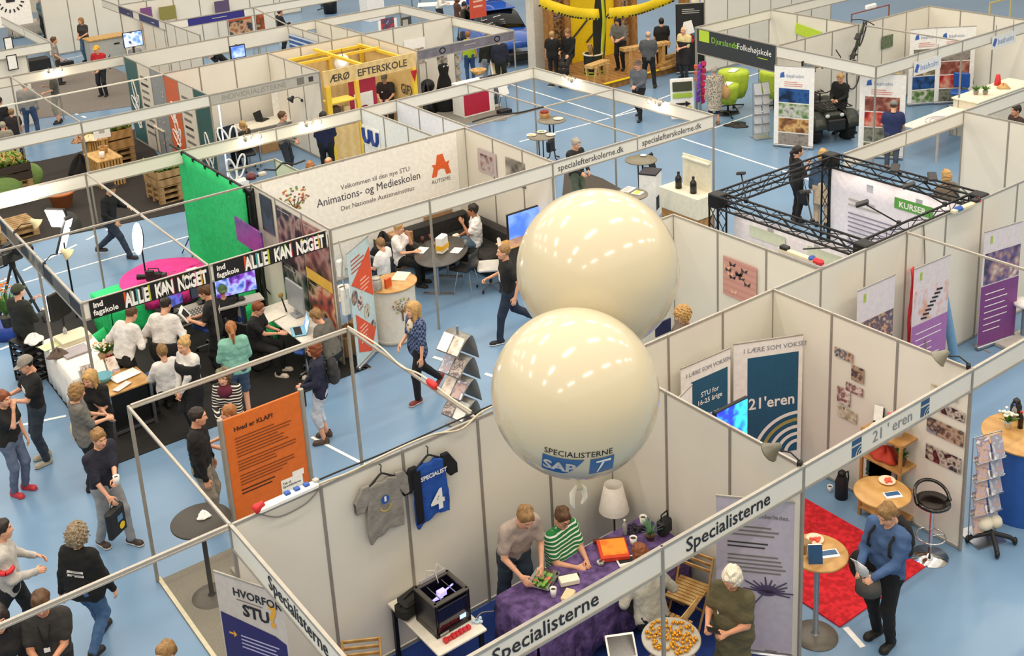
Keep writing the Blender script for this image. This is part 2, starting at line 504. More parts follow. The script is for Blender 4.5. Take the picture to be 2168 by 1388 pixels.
_HAIR={}
def hair_shape(kind):
    if kind in _HAIR:return _HAIR[kind]
    g=Grid((-.19,-.22,-.42),(.19,.19,.2),.011)
    sk=g.ell((0,-.014,.034),(.087,.107,.104))
    face=smin(g.ell((0,.13,-.045),(.075,.085,.115)),g.ell((0,.13,.02),(.06,.07,.05)),.03)   # kept free of hair
    low=lambda z:-(g.Z-z)
    if kind=='short':
        F=smax(smax(sk-.008,-face,.02),low(-.045)+.5*(g.Y+.0),.03);F=F+lump(g,55,.006,1)
        F=smax(F,-g.ell((0,.1,-.06),(.12,.1,.09)),.02)

    elif kind=='crop':
        F=smax(sk-.001,-face,.02);F=smax(F,-g.ell((0,.1,-.07),(.12,.1,.1)),.02);F=smax(F,low(-.05),.02)+lump(g,80,.003,2)

    elif kind=='thin':
        F=smax(sk-.002,g.Z-.1-.3*g.Y,.02);F=smax(F,-g.ell((0,.1,-.01),(.13,.09,.11)),.02);F=smax(F,low(-.06),.02)+lump(g,60,.004,4)

    elif kind=='bob':
        F=smin(sk-.014,g.ell((0,-.03,-.05),(.1,.085,.1)),.05);F=smax(F,-face,.02);F=smax(F,low(-.13),.03)+lump(g,50,.006,5)

    elif kind=='curly':
        F=smin(sk-.03,g.ell((0,-.03,-.03),(.115,.1,.09)),.04);F=smax(F,-face,.02)+lump(g,110,.014,6)

    elif kind=='long':
        F=smin(sk-.012,g.cap((0,-.075,.0),(0,-.1,-.26),.085,.06),.06)
        for sx in (-1,1):F=smin(F,g.cap((sx*.07,.0,.02),(sx*.085,.01,-.24),.035,.03),.04)
        F=smax(F,-face,.02)+lump(g,45,.007,7)

    elif kind=='pony':
        F=smax(smax(sk-.004,-face,.02),low(-.05),.02);F=smax(F,-g.ell((0,.1,-.07),(.12,.09,.09)),.02)
        F=smin(F,g.cap((0,-.115,.05),(0,-.155,-.02),.03,.036),.02);F=smin(F,g.cap((0,-.155,-.02),(0,-.13,-.22),.036,.014),.02)+lump(g,60,.004,8)

    elif kind=='bun':
        F=smax(smax(sk-.004,-face,.02),low(-.05),.02);F=smax(F,-g.ell((0,.1,-.07),(.12,.09,.09)),.02)
        F=smin(F,g.ell((0,-.1,.09),(.05,.045,.045)),.02)+lump(g,60,.005,9)

    elif kind in ('cap','capback'):
        F=np.maximum(sk-.013,-(g.Z-.028));sg=1 if kind=='cap' else -1
        F=smin(F,np.maximum(g.ell((0,sg*.1-.01,.03),(.075,.09,.016)),-sg*(g.Y-sg*.03)),.012)

    elif kind=='beret':
        F=smin(np.maximum(sk-.012,-(g.Z-.045)),g.ell((.01,-.02,.09),(.115,.12,.045)),.03)+lump(g,40,.004,3)

    elif kind=='hat':
        F=smin(np.maximum(sk-.013,-(g.Z-.03)),np.maximum(g.ell((0,0,.04),(.15,.16,.02)),-(g.Z-.028)),.015)

    V,Q=nets(F,g);_HAIR[kind]=(V,Q);return V,Q

SKIN=mat('#d9a283',.5,amt=.08);SKIN2=mat('#c98d6c',.5,amt=.08);SKIN3=mat('#a97351',.5,amt=.08)
LIPS=mat('#b4625a',.5);EYEW=mat('#d9d2c8',.3);IRIS=mat('#2b211c',.2)
HC={k:mat(v,.55,kind='fabric',scale=60,amt=.25) for k,v in dict(blond='#b8925a',dblond='#8d6b40',brown='#57391f',dark='#231811',grey='#a49b8e',white='#e2d9c4',red='#7a3f1d',curlgrey='#8a7a62',ginger='#9b6434').items()}
def cloth(hexs,amt=.1,**k):return mat(hexs,.85,kind='fabric',scale=7,amt=amt,**k)
def xf(V,o,x,y,z):return np.asarray(o)+V[:,:1]*np.asarray(x)+V[:,1:2]*np.asarray(y)+V[:,2:3]*np.asarray(z)
def nrm(v):v=np.asarray(v,float);return v/max(np.linalg.norm(v),1e-9)
def ik(a,t,l1,l2,hint):
    d=t-a;L=np.linalg.norm(d);m=(l1+l2)*.999
    if L>m:t=a+d*m/L;d=t-a;L=m
    u=d/L;x=(l1*l1-l2*l2+L*L)/(2*L);h=math.sqrt(max(l1*l1-x*x,0));p=hint-u*(hint@u)
    return a+u*x+nrm(p)*h,t

PEOPLE={}
def person(key,px,py,h,face,label,hl=None,hr=None,feet=None,lean=0.0,side=0.0,look=(0,0),hair=('short','brown'),top='#333333',sleeve='short',
           hem=-.06,bottom='#20242c',legs='long',shoes='#1c1a19',sole=None,fem=False,bulk=1.0,skin=SKIN,sit=None,skirt=None,res=None,handk=('relax','relax'),
           apron=None,zhead=None,collar=None,dress=0.0,topmat=None,at=None,glasses=False,cuff=None,hairb=None,noface=False):
    s=h/1.765;dist=math.hypot(px-1000,py-1400)
    fw=-1 if fem else 1
    hz=.95*s if sit is None else sit+.10*s
    if sit is None and feet:
        for f_ in feet:
            if f_[2]<.02:hz=min(hz,s*(.11+math.sqrt(max(.1,.855**2-(abs(f_[0])-.088)**2-f_[1]**2))))

    hip=np.array([0,0,hz]);ca,sa=math.cos(lean),math.sin(lean)
    w=np.array([side,sa,ca]);w=w/np.linalg.norm(w);v=nrm(np.array([0,ca,-sa]));v=nrm(v-w*(v@w));u=np.cross(v,w)
    B=lambda a,b,c:hip+(u*a+v*b+w*c)*s
    sh=.165 if fem else .187
    SL,SR=B(-sh,-.005,.455),B(sh,-.005,.455)
    def tgt(q,S,sx):
        if q is None:q=(sx*.26,.08,-.12)
        return hip+(np.array([1,0,0])*q[0]+np.array([0,1,0])*q[1]+np.array([0,0,1])*q[2])*s

    TL,TR=tgt(hl,SL,-1),tgt(hr,SR,1)
    EL,TL=ik(SL,TL,.295*s,.262*s,u*-.5+v*-.5+np.array([0,0,-.7]));ER,TR=ik(SR,TR,.295*s,.262*s,u*.5+v*-.5+np.array([0,0,-.7]))
    if sit is None:feet=feet or ((-.1,.02,0),(.1,-.02,0))
    else:feet=feet or ((-.11,.42,0),(.11,.42,0))
    LG=[]
    for sx,ft in ((-1,feet[0]),(1,feet[1])):
        hj=hip+np.array([sx*.088*s,0,-.02*s]);an=np.array([ft[0]*s,ft[1]*s,ft[2]+.09*s])
        kn,an=ik(hj,an,.43*s,.43*s,np.array([sx*.12,1,.25]));LG.append((hj,kn,an))

    hd=B(0,.035,.665);lk=np.array([math.sin(look[0]),math.cos(look[0]),0])
    hy=nrm(v*.35+lk*.65-np.array([0,0,1])*math.sin(look[1])*1.0);hw=nrm(w-hy*(w@hy));hx=np.cross(hy,hw)
    htop=hd+hw*.128*s
    # place: the head top lies on the pixel given
    th=math.radians(face-35.0)-PI/2;R2=np.array([[math.cos(th),-math.sin(th)],[math.sin(th),math.cos(th)]])
    if at is None:
        p=U(px,py,zhead if zhead else htop[2]);off=R2@htop[:2];base=np.array([p.x-off[0],p.y-off[1],0 if not zhead else zhead-htop[2]])

    else:base=np.array(at,float)
    d3=np.linalg.norm(base-CAM)
    res=res or (.0135 if d3<17 else (.017 if d3<24 else .021))
    root=thing('person',label,'person',base.tolist(),th)
    allp=np.array([SL,SR,EL,ER,TL,TR,hip,hd]+[q for l in LG for q in l]);lo=allp.min(0)-.21*s*bulk;hi=allp.max(0)+.21*s*bulk;lo[2]=max(lo[2],-.02);hi[2]=B(0,0,.62)[2]+.1
    g=Grid(lo,hi,res)
    # torso frame coordinates
    ax,ay,az=g.X-hip[0],g.Y-hip[1],g.Z-hip[2]
    tu=(ax*u[0]+ay*u[1]+az*u[2])/s;tv=(ax*v[0]+ay*v[1]+az*v[2])/s;tw=(ax*w[0]+ay*w[1]+az*w[2])/s
    def hc(t,hwid,r,off=0.0,k=.8):
        return (np.sqrt(np.maximum(np.abs(tu)-hwid,0)**2+((tv-off)/k)**2+(tw-t)**2)-r)*.9*s

    st=((-.05,.075,.12),(.06,.06,.115),(.16,.05,.1),(.28,.065,.112),(.37,.085,.1),(.44,.1,.068)) if fem else ((-.05,.065,.115),(.06,.06,.112),(.16,.065,.11),(.28,.085,.118),(.37,.105,.108),(.445,.12,.07))
    dT=None
    for t,hw_,r in st:
        q=hc(t,hw_*bulk,r*(.55+.45*bulk) if t<.3 else r,.0 if t<.1 else (-.01 if t>.35 else .0));dT=q if dT is None else smin(dT,q,.07*s)

    if bulk>1.15:dT=smin(dT,hc(.12,.05*bulk,.115*bulk,.035),.08)
    if fem:
        for sx in (-1,1):dT=smin(dT,g.cap(B(sx*.07,.07,.3),B(sx*.07,.075,.3),.062*s),.05*s)

    kb=.6+.4*bulk
    dU=np.minimum(smin(g.cap(SL,EL,.055*s*kb,.043*s*kb),dT*0+9,.01),g.cap(SR,ER,.055*s*kb,.043*s*kb))
    dF=np.minimum(g.cap(EL,TL,.041*s*kb,.027*s),g.cap(ER,TR,.041*s*kb,.027*s))
    dL=np.minimum(smin(g.cap(LG[0][0],LG[0][1],.086*s*kb,.058*s),g.cap(LG[0][1],LG[0][2],.056*s,.04*s),.03),smin(g.cap(LG[1][0],LG[1][1],.086*s*kb,.058*s),g.cap(LG[1][1],LG[1][2],.056*s,.04*s),.03))
    dN=g.cap(B(0,0,.46),hd-hw*.06*s-hy*.02*s,.058*s if not fem else .05*s)
    dB=smin(smin(smin(dT,np.minimum(dU,dF),.05*s),dL,.04*s),dN,.04*s)
    V,Q=nets(dB+.003,g)
    HV,HQ,hm=HEADS[1 if fem else 0]
    Vs,Qs,ms=[V],[Q],[np.zeros(len(Q),int)];o=len(V)
    def addm(V2,Q2,m2):
        nonlocal o
        Vs.append(V2);Qs.append(Q2+o);ms.append(m2);o+=len(V2)

    addm(xf(HV*s*.98,hd,hx,hy,hw),HQ,hm)
    HANDP=[]
    for T,E,sx,hk in ((TL,EL,-1,handk[0]),(TR,ER,1,handk[1])):
        fy=nrm(T-E);zz=nrm(-u*sx*-.75+np.array([0,0,.65])+v*.1);zz=nrm(zz-fy*(zz@fy));xx=np.cross(fy,zz)
        V2,Q2=HANDS[hk];V2=V2.copy()
        if sx>0:V2[:,0] *= -1;Q2=Q2[:,::-1]
        addm(xf(V2*s*.95,T,xx,fy,zz),Q2,np.zeros(len(Q2),int));HANDP.append(T+fy*.08*s)

    body=put('body',npmesh(np.concatenate(Vs),np.concatenate(Qs),[skin,HC.get(hairb or hair[1] if (hairb or hair[1]) in HC else 'brown'),LIPS,EYEW,IRIS],np.concatenate(ms)),root)
    # clothing
    wr=lump(g,26,.0045,int(px) % 97)+lump(g,60,.002,int(py) % 89)
    tm=topmat or cloth(top)
    arm={'long':np.minimum(smin(dU,dF,.02),9),'short':dU+.0*dF,'none':None,'elbow':dU}[sleeve]
    F=dT-.019*s
    if arm is not None:
        if sleeve=='short':
            A=np.minimum(g.cap(SL,SL+(EL-SL)*.68,.066*s*kb,.064*s*kb),g.cap(SR,SR+(ER-SR)*.68,.066*s*kb,.064*s*kb))
            cutL=None

        elif sleeve=='elbow':A=dU-.016*s
        else:A=np.minimum(smin(dU,dF,.03)-.013*s,9)
        F=smin(F,A,.045*s)

    F=F+wr
    zc=tw*s
    if dress:
        D=g.cap(B(0,0,.1),B(0,.01,-dress),.15*s*kb,.2*s*kb);F=smin(F,D+wr,.06);F=smax(F,-(zc+dress*s),.01)

    else:F=smax(F,np.where(np.abs(tu)<.2,-(zc-hem*s),-9),.008)
    nk=np.maximum(dN-.016,zc-.495*s);F=smax(smin(F,nk,.02),-(dN+.004),.006) if collar is None else smin(F,np.maximum(dN-.02,zc-.55*s),.02)
    V,Q=nets(F,g)
    if len(V):put('dress' if dress>.2 else 'shirt',npmesh(V,Q,[tm]),root)
    if legs != 'none':
        zb={'long':.045,'capri':.3,'shorts':.46}[legs]*s
        F=smin(smax(dT-.012*s,(tw-.09)*s,.02),dL-.017*s,.05*s)+wr*.8
        low=g.Z-zb if (sit is None) else np.minimum(g.cap(LG[0][2],LG[0][2]-np.array([0,0,.2]),.16),g.cap(LG[1][2],LG[1][2]-np.array([0,0,.2]),.16))*0+g.Z-zb*.8
        F=smax(F,-low,.008)
        V,Q=nets(F,g)
        if len(V):put('trousers',npmesh(V,Q,[cloth(bottom)]),root)

    if skirt:
        D=g.cap(B(0,0,.02),B(0,.02,-skirt[1]),.145*s,.19*s)+wr;F=np.maximum(np.maximum(D,zc-.1*s),-(zc+skirt[1]*s));V,Q=nets(F,g);put('skirt',npmesh(V,Q,[cloth(skirt[0])]),root)

    if apron:
        D=smin(dT-.052*s,np.minimum(g.cap(LG[0][0],LG[0][1],.13*s),g.cap(LG[1][0],LG[1][1],.13*s)),.12)
        D=np.maximum(np.maximum(D,np.maximum(tw*s-apron[1]*s,-(tw*s+.45*s))),-(np.minimum(dT-.02*s,dL-.02*s)+.0));D=np.maximum(D,-(tv*s+.02)) if apron[1]>.15 else D
        V,Q=nets(D,g)
        if len(V):put('apron',npmesh(V,Q,[cloth(apron[0])]),root)
    # shoes

    for i,(hj,kn,an) in enumerate(LG):
        ft=feet[i];lift=ft[2];yaw=ft[3] if len(ft)>3 else (-.12 if i else .12)*1.0
        pit=-.9 if lift>.06 else 0.0
        fy=np.array([math.sin(-yaw),math.cos(yaw)*math.cos(pit),math.sin(pit)]);fy=nrm(fy);xx=nrm(np.cross(fy,np.array([0,0,1.])));zz=np.cross(xx,fy)
        o0=an-zz*.085*s;SV,SQ,sm=SHOE
        put('shoe',npmesh(xf(SV*s,o0,xx,fy,zz),SQ,[mat(shoes,.6),mat(sole or shoes,.6)],sm),root)

    if hair and hair[0] != 'bald':
        V,Q=hair_shape(hair[0]);hm_=HC[hair[1]] if hair[1] in HC else cloth(hair[1])
        nm={'cap':'cap','capback':'cap','beret':'beret','hat':'hat'}.get(hair[0],'hair')
        put(nm,npmesh(xf(V*s*.98,hd,hx,hy,hw),Q,[hm_]),root)
        if nm != 'hair' and hairb:
            V,Q=hair_shape('crop' if not fem else 'bob');put('hair',npmesh(xf(V*s*.97,hd,hx,hy,hw),Q,[HC[hairb]]),root)

    if glasses:
        mb=MB();Tm=Matrix(((hx[0],hy[0],hw[0],hd[0]),(hx[1],hy[1],hw[1],hd[1]),(hx[2],hy[2],hw[2],hd[2]),(0,0,0,1)))
        mb.T=Tm
        for sx in (-1,1):
            mb.tube([(sx*.031+.019*math.cos(t)*1.1,.103,.006+.016*math.sin(t)) for t in np.linspace(0,2*PI,13)],.0025,5);mb.cyl((sx*.052,.1,.01),(sx*.084,.0,.01),.0025,n=5)

        mb.cyl((-.012,.104,.01),(.012,.104,.01),.0025,n=5);mb.build('glasses',BLACK,root)

    Rm=np.array([[math.cos(th),-math.sin(th),0],[math.sin(th),math.cos(th),0],[0,0,1]])
    info=dict(root=root,base=base,th=th,s=s,B=lambda a,b,c:Vector((Rm@B(a,b,c)+base).tolist()),L=lambda q:Vector((Rm@np.asarray(q)+base).tolist()),
                hl=Vector((Rm@HANDP[0]+base).tolist()),hr=Vector((Rm@HANDP[1]+base).tolist()),Bl=B,u=u,v=v,w=w,lean=lean)
    PEOPLE[key]=info
    return info

def chest_print(p,kind,m,side=1,z=.3,wd=.16,rows=2,name='shirt_print',y=None,seed=1):
    """print on the chest (side=1) or the back (side=-1) of a top"""
    mb=MB();rnd=random.Random(seed);y=(.128 if side>0 else -.128) if y is None else y
    for r in range(rows):
        x=-wd/2
        while x<wd/2:
            ww=rnd.uniform(.012,.03);a=[p['Bl'](x*-side*-1,y,z-r*.05),p['Bl'](min(x+ww,wd/2),y,z-r*.05),p['Bl'](min(x+ww,wd/2),y,z-r*.05-.034),p['Bl'](x,y,z-r*.05-.034)]
            off=p['v']*side*.004
            mb.add([q for q in a]+[q+off for q in a],[(0,1,2,3),(7,6,5,4),(0,4,5,1),(1,5,6,2),(2,6,7,3),(3,7,4,0)]);x+=ww+.008

    return mb.build(name,m,p['root'])

def badge(p,m=None,x=.07,z=.34,w=.05,h=.03):
    mb=MB();y=.135;a=[p['Bl'](x,y,z),p['Bl'](x+w,y,z),p['Bl'](x+w,y,z-h),p['Bl'](x,y,z-h)];off=p['v']*.006
    mb.add(a+[q+off for q in a],[(0,1,2,3),(7,6,5,4),(0,4,5,1),(1,5,6,2),(2,6,7,3),(3,7,4,0)]);return mb.build('name_badge',m or PAPER,p['root'])

def backpack(p,label,hexs,hex2=None,sc=1.0):
    s=p['s']*sc;r=thing('backpack',label,'backpack',p['B'](0,-.215,.27)[:],p['th'])
    g=Grid((-.2,-.14,-.3),(.2,.14,.28),.014)
    F=smin(g.ell((0,0,0),(.15,.09,.24)),g.ell((0,-.04,-.08),(.12,.08,.13)),.04)+lump(g,25,.006,5)
    V,Q=nets(F,g);put('bag',npmesh(V*s,Q,[cloth(hexs)]),r)
    V,Q=nets(smin(g.ell((0,-.06,-.1),(.11,.065,.1)),g.ell((0,-.02,-.17),(.13,.08,.07)),.03),g);put('front_pocket',npmesh(V*s*1.02,Q,[cloth(hex2 or hexs)]),r)
    for sx in (-1,1):
        mb=MB();mb.tube([(sx*.09*s,.1*s,-.18*s),(sx*.13*s,.23*s,-.12*s),(sx*.125*s,.365*s,.02*s),(sx*.12*s,.35*s,.14*s),(sx*.11*s,.22*s,.225*s),(sx*.1*s,.08*s,.19*s)],.016,6);mb.build('strap',cloth(hexs),r)

    r.rotation_euler=(-p['lean']*.8,0,p['th'])
    return r
# ---------- floor and shell-scheme stands ----------

fm=mat('#7090b0',.3,kind='plain',scale=.35,amt=.06)
fl=MB();fl.box((10,14,-.05),(70,70,.1));tag(fl.build('floor',fm),'light blue sports hall floor','floor',kind='structure')
hm_=mat('#cfc4b2',.7)
for nm,c,d in (('wall_left',(-22,14,6.5),(.3,68,13)),('wall_right',(43,14,6.5),(.3,68,13)),('wall_back',(10.5,47.8,6.5),(64,.3,13)),('wall_front',(10.5,-19.8,6.5),(64,.3,13))):
    q=MB();q.box(c,d);tag(q.build(nm,hm_),'pale plastered wall of the sports hall','wall',kind='structure')

def wall(label,p0,p1,n,ends=(1,1),z=2.5,mats=None,cat='partition wall',name='partition_wall',post=ALUD,group=None,th=.018):
    p0=Vector((p0[0],p0[1],0));p1=Vector((p1[0],p1[1],0));d=p1-p0;L=d.length;a=math.atan2(d.y,d.x)
    r=thing(name,label,cat,p0[:],a,group,'thing');st=L/n
    for i in range(n):
        m=PANEL if mats is None else mats[i % len(mats)]
        bx('panel',m,r,((i+.5)*st,0,z/2+.015),(st-.036,th,z-.09))

    for i in range(n+1):
        if (i==0 and not ends[0]) or (i==n and not ends[1]):continue
        bx('post',post,r,(i*st,0,z/2),(.04,.04,z),.008)

    bx('top_rail',ALU,r,(L/2,0,z-.02),(L-.04,.03,.035));bx('bottom_rail',ALU,r,(L/2,0,.03),(L-.04,.03,.03))
    return r

def fascia(label,p0,p1,joints=(),posts=(),z=2.5,h=.3,m=None,cat='fascia board',name='fascia',group=None):
    """name board between posts: joints and posts are distances from p0"""
    p0=Vector((p0[0],p0[1],0));p1=Vector((p1[0],p1[1],0));d=p1-p0;L=d.length;a=math.atan2(d.y,d.x)
    r=thing(name,label,cat,(p0.x,p0.y,0),a,group,'thing');J=[0]+sorted(joints)+[L]
    for i in range(len(J)-1):
        bx('board',m or PANEL2,r,((J[i]+J[i+1])/2,0,z-h/2),(J[i+1]-J[i]-.03,.016,h-.05))

    bx('top_rail',ALU,r,(L/2,0,z-.017),(L-.03,.036,.034));bx('lower_rail',ALU,r,(L/2,0,z-h+.015),(L-.03,.036,.03))
    for q in posts:bx('post',ALUD,r,(q,0,z/2),(.04,.04,z),.008)
    for q in joints:
        if not any(abs(q-w)<.06 for w in posts):bx('joint',ALU,r,(q,0,z-h/2),(.025,.03,h-.03))

    return r,Board(r,L,h,.018,0,z-h)

def rail(label,p0,p1,posts=(),z=2.5,name='tie_beam',cat='tie beam',double=False,m=None,group=None):
    p0=Vector((p0[0],p0[1],0));p1=Vector((p1[0],p1[1],0));d=p1-p0;L=d.length;a=math.atan2(d.y,d.x)
    r=thing(name,label,cat,(p0.x,p0.y,0),a,group,'thing')
    if double:
        for q in (-.016,.016):bx('bar',m or ALU,r,(L/2,0,z-.025+q*1.2),(L-.05,.034,.026),.004)

    else:bx('bar',m or ALU,r,(L/2,0,z-.022),(L-.05,.032,.036),.004)
    for q in posts:bx('post',ALUD,r,(q,0,z/2),(.042,.042,z),.008)
    return r

SPF=dict(m=INK)
# front row
wall('grey white partition behind the purple table, with two hanging shirts',(0,0),(5,0),5,(1,1))
wall('partition behind the two teal roll-ups, seen past the front balloon',(5,0),(8,0),3,(0,1))
wall('long partition behind the three purple roll-up banners',(8,0),(17.05,0),9,(0,0))
wall('short partition from the front balloon to the grey clamp lamp',(5,0),(5,-3),3,(0,1))
wall('partition carrying the zigzag photos above the wooden shelf',(8,0),(8,-3),3,(0,1))
f1,b1=fascia('white fascia reading Specialisterne twice along the front, with a post in its middle',(0,-3),(5,-3),(3.0,),(0,3.0))
b1.text('Specialisterne',1.02,.085,.215,INK,bold=.002);b1.text('Specialisterne',3.3,.085,.215,INK,bold=.002)
f2,b2=fascia('white fascia reading 21 eren between two blue icons',(5,-3),(8,-3))
b2.text("21 ' eren",1.13,.09,.2,mat('#8c8f96'))
for q in (.78,2.0):
    b2.rect('icon',q,.05,.16,.2,BLUEINK);b2.disc('icon_arc',q+.16,.05,.1,WHITE,3,r0=.085,a0=PI/2,a1=PI)
    b2.disc('icon_arc',q+.16,.05,.06,WHITE,3,r0=.045,a0=PI/2,a1=PI);b2.rect('icon_band',q,.17,.16,.02,WHITE,2)

f3,b3=fascia('side fascia reading Specialisterne above the Hvorfor STU banner',(0,0),(0,-3))
b3.text('Specialisterne',.85,.085,.215,INK,bold=.002)
fascia('blank white fascia right of the 21 eren fascia',(8,-3),(12,-3),(),(4,))
rail('tie beam with twin bars crossing above the curly haired woman',(-4.5,0),(0,0),double=True)
rail('side tie beam running from the front partition past the orange sign',(0,0),(0,3),(3,))
rail('tie beam above the chef and the bar stool chairs, over the aisle',(0,3),(3,3),double=True)
rail('tie beam with a red plug taped to it, over the brochure stand',(3,0),(3,3),(3,))
rail('tie beam above the purple roll-ups at the right edge',(11,0),(11,-3))
# row behind
wall('partition carrying the pink butterfly poster',(9,0),(9,2.95),3,(0,1))
wall('single partition panel peeping out right of the rear balloon',(8,2.95),(9,2.95),1,(1,0))
wall('blank partition at the right edge behind the boy in the navy shirt',(17.1,2.95),(17.1,0),3,(1,1))
fascia('blank fascia crossing in front of the long beige roll-up and the boy in navy',(13.3,2.95),(20,2.95),(1.9,3.8),(6.7,))
# row at 6.4
Y6=6.4
wall('partition carrying black film posters behind the wheelchair desk',(4.55,Y6),(4.55,9.5),3,(1,1),mats=[PANEL])
wall('partition under the big white banner of the animation school',(4.55,9.5),(9.4,9.5),5,(0,1))
wall('partition with two dark posters behind the television',(9.4,9.5),(9.3,Y6),3,(0,0))
fascia('long blank fascia over the sofa lounge',(4.55,Y6),(9.25,Y6),(1.95,),(1.95,),m=PANEL2)
f4,b4=fascia('white fascia reading specialefterskolerne.dk twice',(9.25,Y6),(13.55,Y6),(2.15,),(0,4.3))
for q in (.12,2.27):b4.text('specialefterskolerne.dk',q,.09,.178,mat('#4a4a4e'))
fascia('fascia with clamp lights above the blue open floor',(13.55,Y6),(13.55,12.5),(3.1,),(3.1,6.1))
rail('tie beam across the stand with two bistro tables, nearer one',(9.4,9.5),(13.55,9.5))
rail('tie beam across the stand with two bistro tables, lengthwise one',(11.5,Y6),(11.5,12.5))
wall('partition with the small blue wave logo poster',(8.62,12.5),(8.62,9.5),3,(1,0),mats=[mat('#dfe3e8',.5)])
wall('bluish white partition behind the blue wave logo wall',(9.55,12.5),(9.5,9.5),3,(1,0),mats=[mat('#e2e6ee',.45)])
fascia('blank fascia from the film stand to the bluish partition',(.5,12.5),(9.55,12.5),(1.9,3.9,6.0,8.1),(1.9,))
fascia('blank fascia behind the stand with two bistro tables',(9.55,12.5),(13.55,12.5),(2,))
rail('tie beam over the film studio in line with the green cloth',(2.43,Y6),(2.43,12.5))
rail('tie beam over the film studio crossing the pink cloth',(-1.5,9.46),(4.55,9.46))
f5,b5=fascia('black fascia of the film stand facing the aisle, boards reading Alle kan noget',(.47,Y6),(4.5,Y6),(),(0,1.96))
f6,b6=fascia('black side fascia of the film stand by the camera',(.47,11.2),(.47,Y6),(2.4,),(2.4,),m=BLK2)
# row at 12.5 to 16.4
fascia('blank fascia with a small grey note, over the grey jumper man',(-.5,16.4),(6.6,16.4),(4.0,),(4.0,))
f7,b7=fascia('silver fascia with raised grey capitals over the desk',(6.6,16.4),(9.6,16.4),(),(0,3.0),m=LGREY)
b7.text('INDIVIDUALISTERNE',.3,.085,.19,mat('#9a968c'));b7.rect('square_mark',2.35,.06,.2,.18,GREY);b7.rect('square_mark',2.68,.08,.13,.13,DGREY)
cols=[TEAL,mat('#d9d2c6'),mat('#8f9499',.5),mat('#d0603a',.5),mat('#d9d2c6'),TEAL]
lw=wall('tall side wall of six coloured panels in teal, white, grey and orange',(6.6,22.55),(6.6,16.4),6,(1,0),mats=[TEAL,mat('#d9d2c6'),mat('#8f9499',.5),mat('#cf6339',.5),mat('#dcd6cb'),TEAL])
lb=Board(lw,6.15,2.5,.02)
for k in (1,4):
    for r_ in range(9):lb.lines(1.025*k+.15,2.1-.2*r_,.7,1,.1,DGREY if r_ % 3==1 else GREY,seed=k*9+r_,name='text_lines',th=.7)

def loops(x,z,s,b,name='loop_logo'):
    mb=MB()
    for a0,dx,dz in ((.3,0,.12),(-.5,.05,-.1),(.9,-.06,-.12)):
        mb.tube([(x+s*(dx+.07*math.cos(t)*math.cos(a0)-.2*math.sin(t)*math.sin(a0)),b.y-.012,z+s*(dz+.07*math.cos(t)*math.sin(a0)+.2*math.sin(t)*math.cos(a0))) for t in np.linspace(0,2*PI,15)],.018,5)

    return mb.build(name,PAPER,b.r)

loops(.55,1.35,1.7,lb);loops(.6,.8,1.2,lb);loops(3.6,1.0,1.5,lb);loops(3.5,1.5,1.0,lb);loops(5.7,.9,1.7,lb)
mb=MB();rnd=random.Random(4)
for k in range(26):mb.ball((2.05+rnd.uniform(.2,.85),-.012,rnd.uniform(.2,2.2)),.035,(1,.15,1.3),6,4)
mb.build('leaf_print',LGREY,lw)
wall('cream partition behind the small office desk',(6.6,19.55),(9.65,19.55),3,(0,1))
wall('cream partition beside the wooden school stand',(9.65,19.55),(9.62,16.4),3,(0,0))
wall('cream partition behind the yellow beams',(9.65,19.55),(12.65,19.55),3,(0,1))
wall('cream partition behind the photo banner of the grey fascia stand',(12.65,19.55),(15.85,19.55),3,(0,1))
wall('cream partition between the wooden school and the dark dress',(12.65,19.55),(12.6,16.4),3,(0,1))
f8,b8=fascia('grey violet fascia with two dark ring logos',(12.62,16.4),(15.87,16.4),(),(3.25,),m=mat('#75707a',.5,scale=3,amt=.2))
for q in (.78,2.65):b8.disc('ring_logo',q,.15,.09,BLACK,2,1.2,.06)
b8.lines(1.5,.17,.6,1,.06,LGREY)
fascia('blank fascia at the corner beside the blue tractor',(15.87,16.4),(15.85,19.55),())
rail('thin tie beam crossing the man in the red shirt',(2.0,19.45),(6.6,19.45),m=PANEL)
rail('thin tie beam with a light above the man with the black bag',(3.5,22.8),(3.5,16.4),())
# rows further back
Y22=22.65
fascia('blank fascia with two clamp lights over the red shirt man',(1.2,Y22),(6.6,Y22),(2.3,),(2.3,))
fascia('deep white fascia between the coloured wall and the striped poster',(6.6,Y22),(11.8,Y22),(3.2,),(3.2,),h=.5)
fascia('short fascia end piece with a small window',(11.8,Y22),(12.75,Y22),(),())
wall('cream partition with the blue striped poster',(11.8,Y22),(11.76,19.55),3,(1,0))
wall('narrow cream partition right of the striped poster',(12.75,Y22),(12.75,19.55),3,(1,0))
fascia('blank fascia behind the grey ring-logo stand, lengthwise',(12.75,Y22),(15.86,Y22),(),(3.11,))
fascia('blank fascia behind the grey ring-logo stand, across',(15.86,Y22),(15.86,19.55),())
fascia('blank fascia at upper left, facing the aisle',(5.65,32.6),(5.65,26.5),(3,),(6.1,))
f9,b9=fascia('blank fascia at upper left with small printed notes',(0,26.5),(5.65,26.5),())
wall('cream partition behind two framed notices at upper left',(1.8,26.6),(4.9,26.6),3,(1,1))
wall('cream partition at upper left with the round emblem banner',(0.5,33.5),(5.6,33.5),5,(1,1))
f10,b10=fascia('fascia with two dark violet strips, left arm of its corner',(9.3,33),(9.3,26.5),(3.2,),(6.5,))
b10.rect('violet_strip',1.9,.03,1.5,.24,mat('#3d3a66'));b10.rect('violet_strip',4.0,.03,1.9,.24,mat('#3a4070'));b10.lines(2.8,.12,.35,1,.05,PAPER);b10.lines(5.2,.12,.4,1,.05,PAPER)
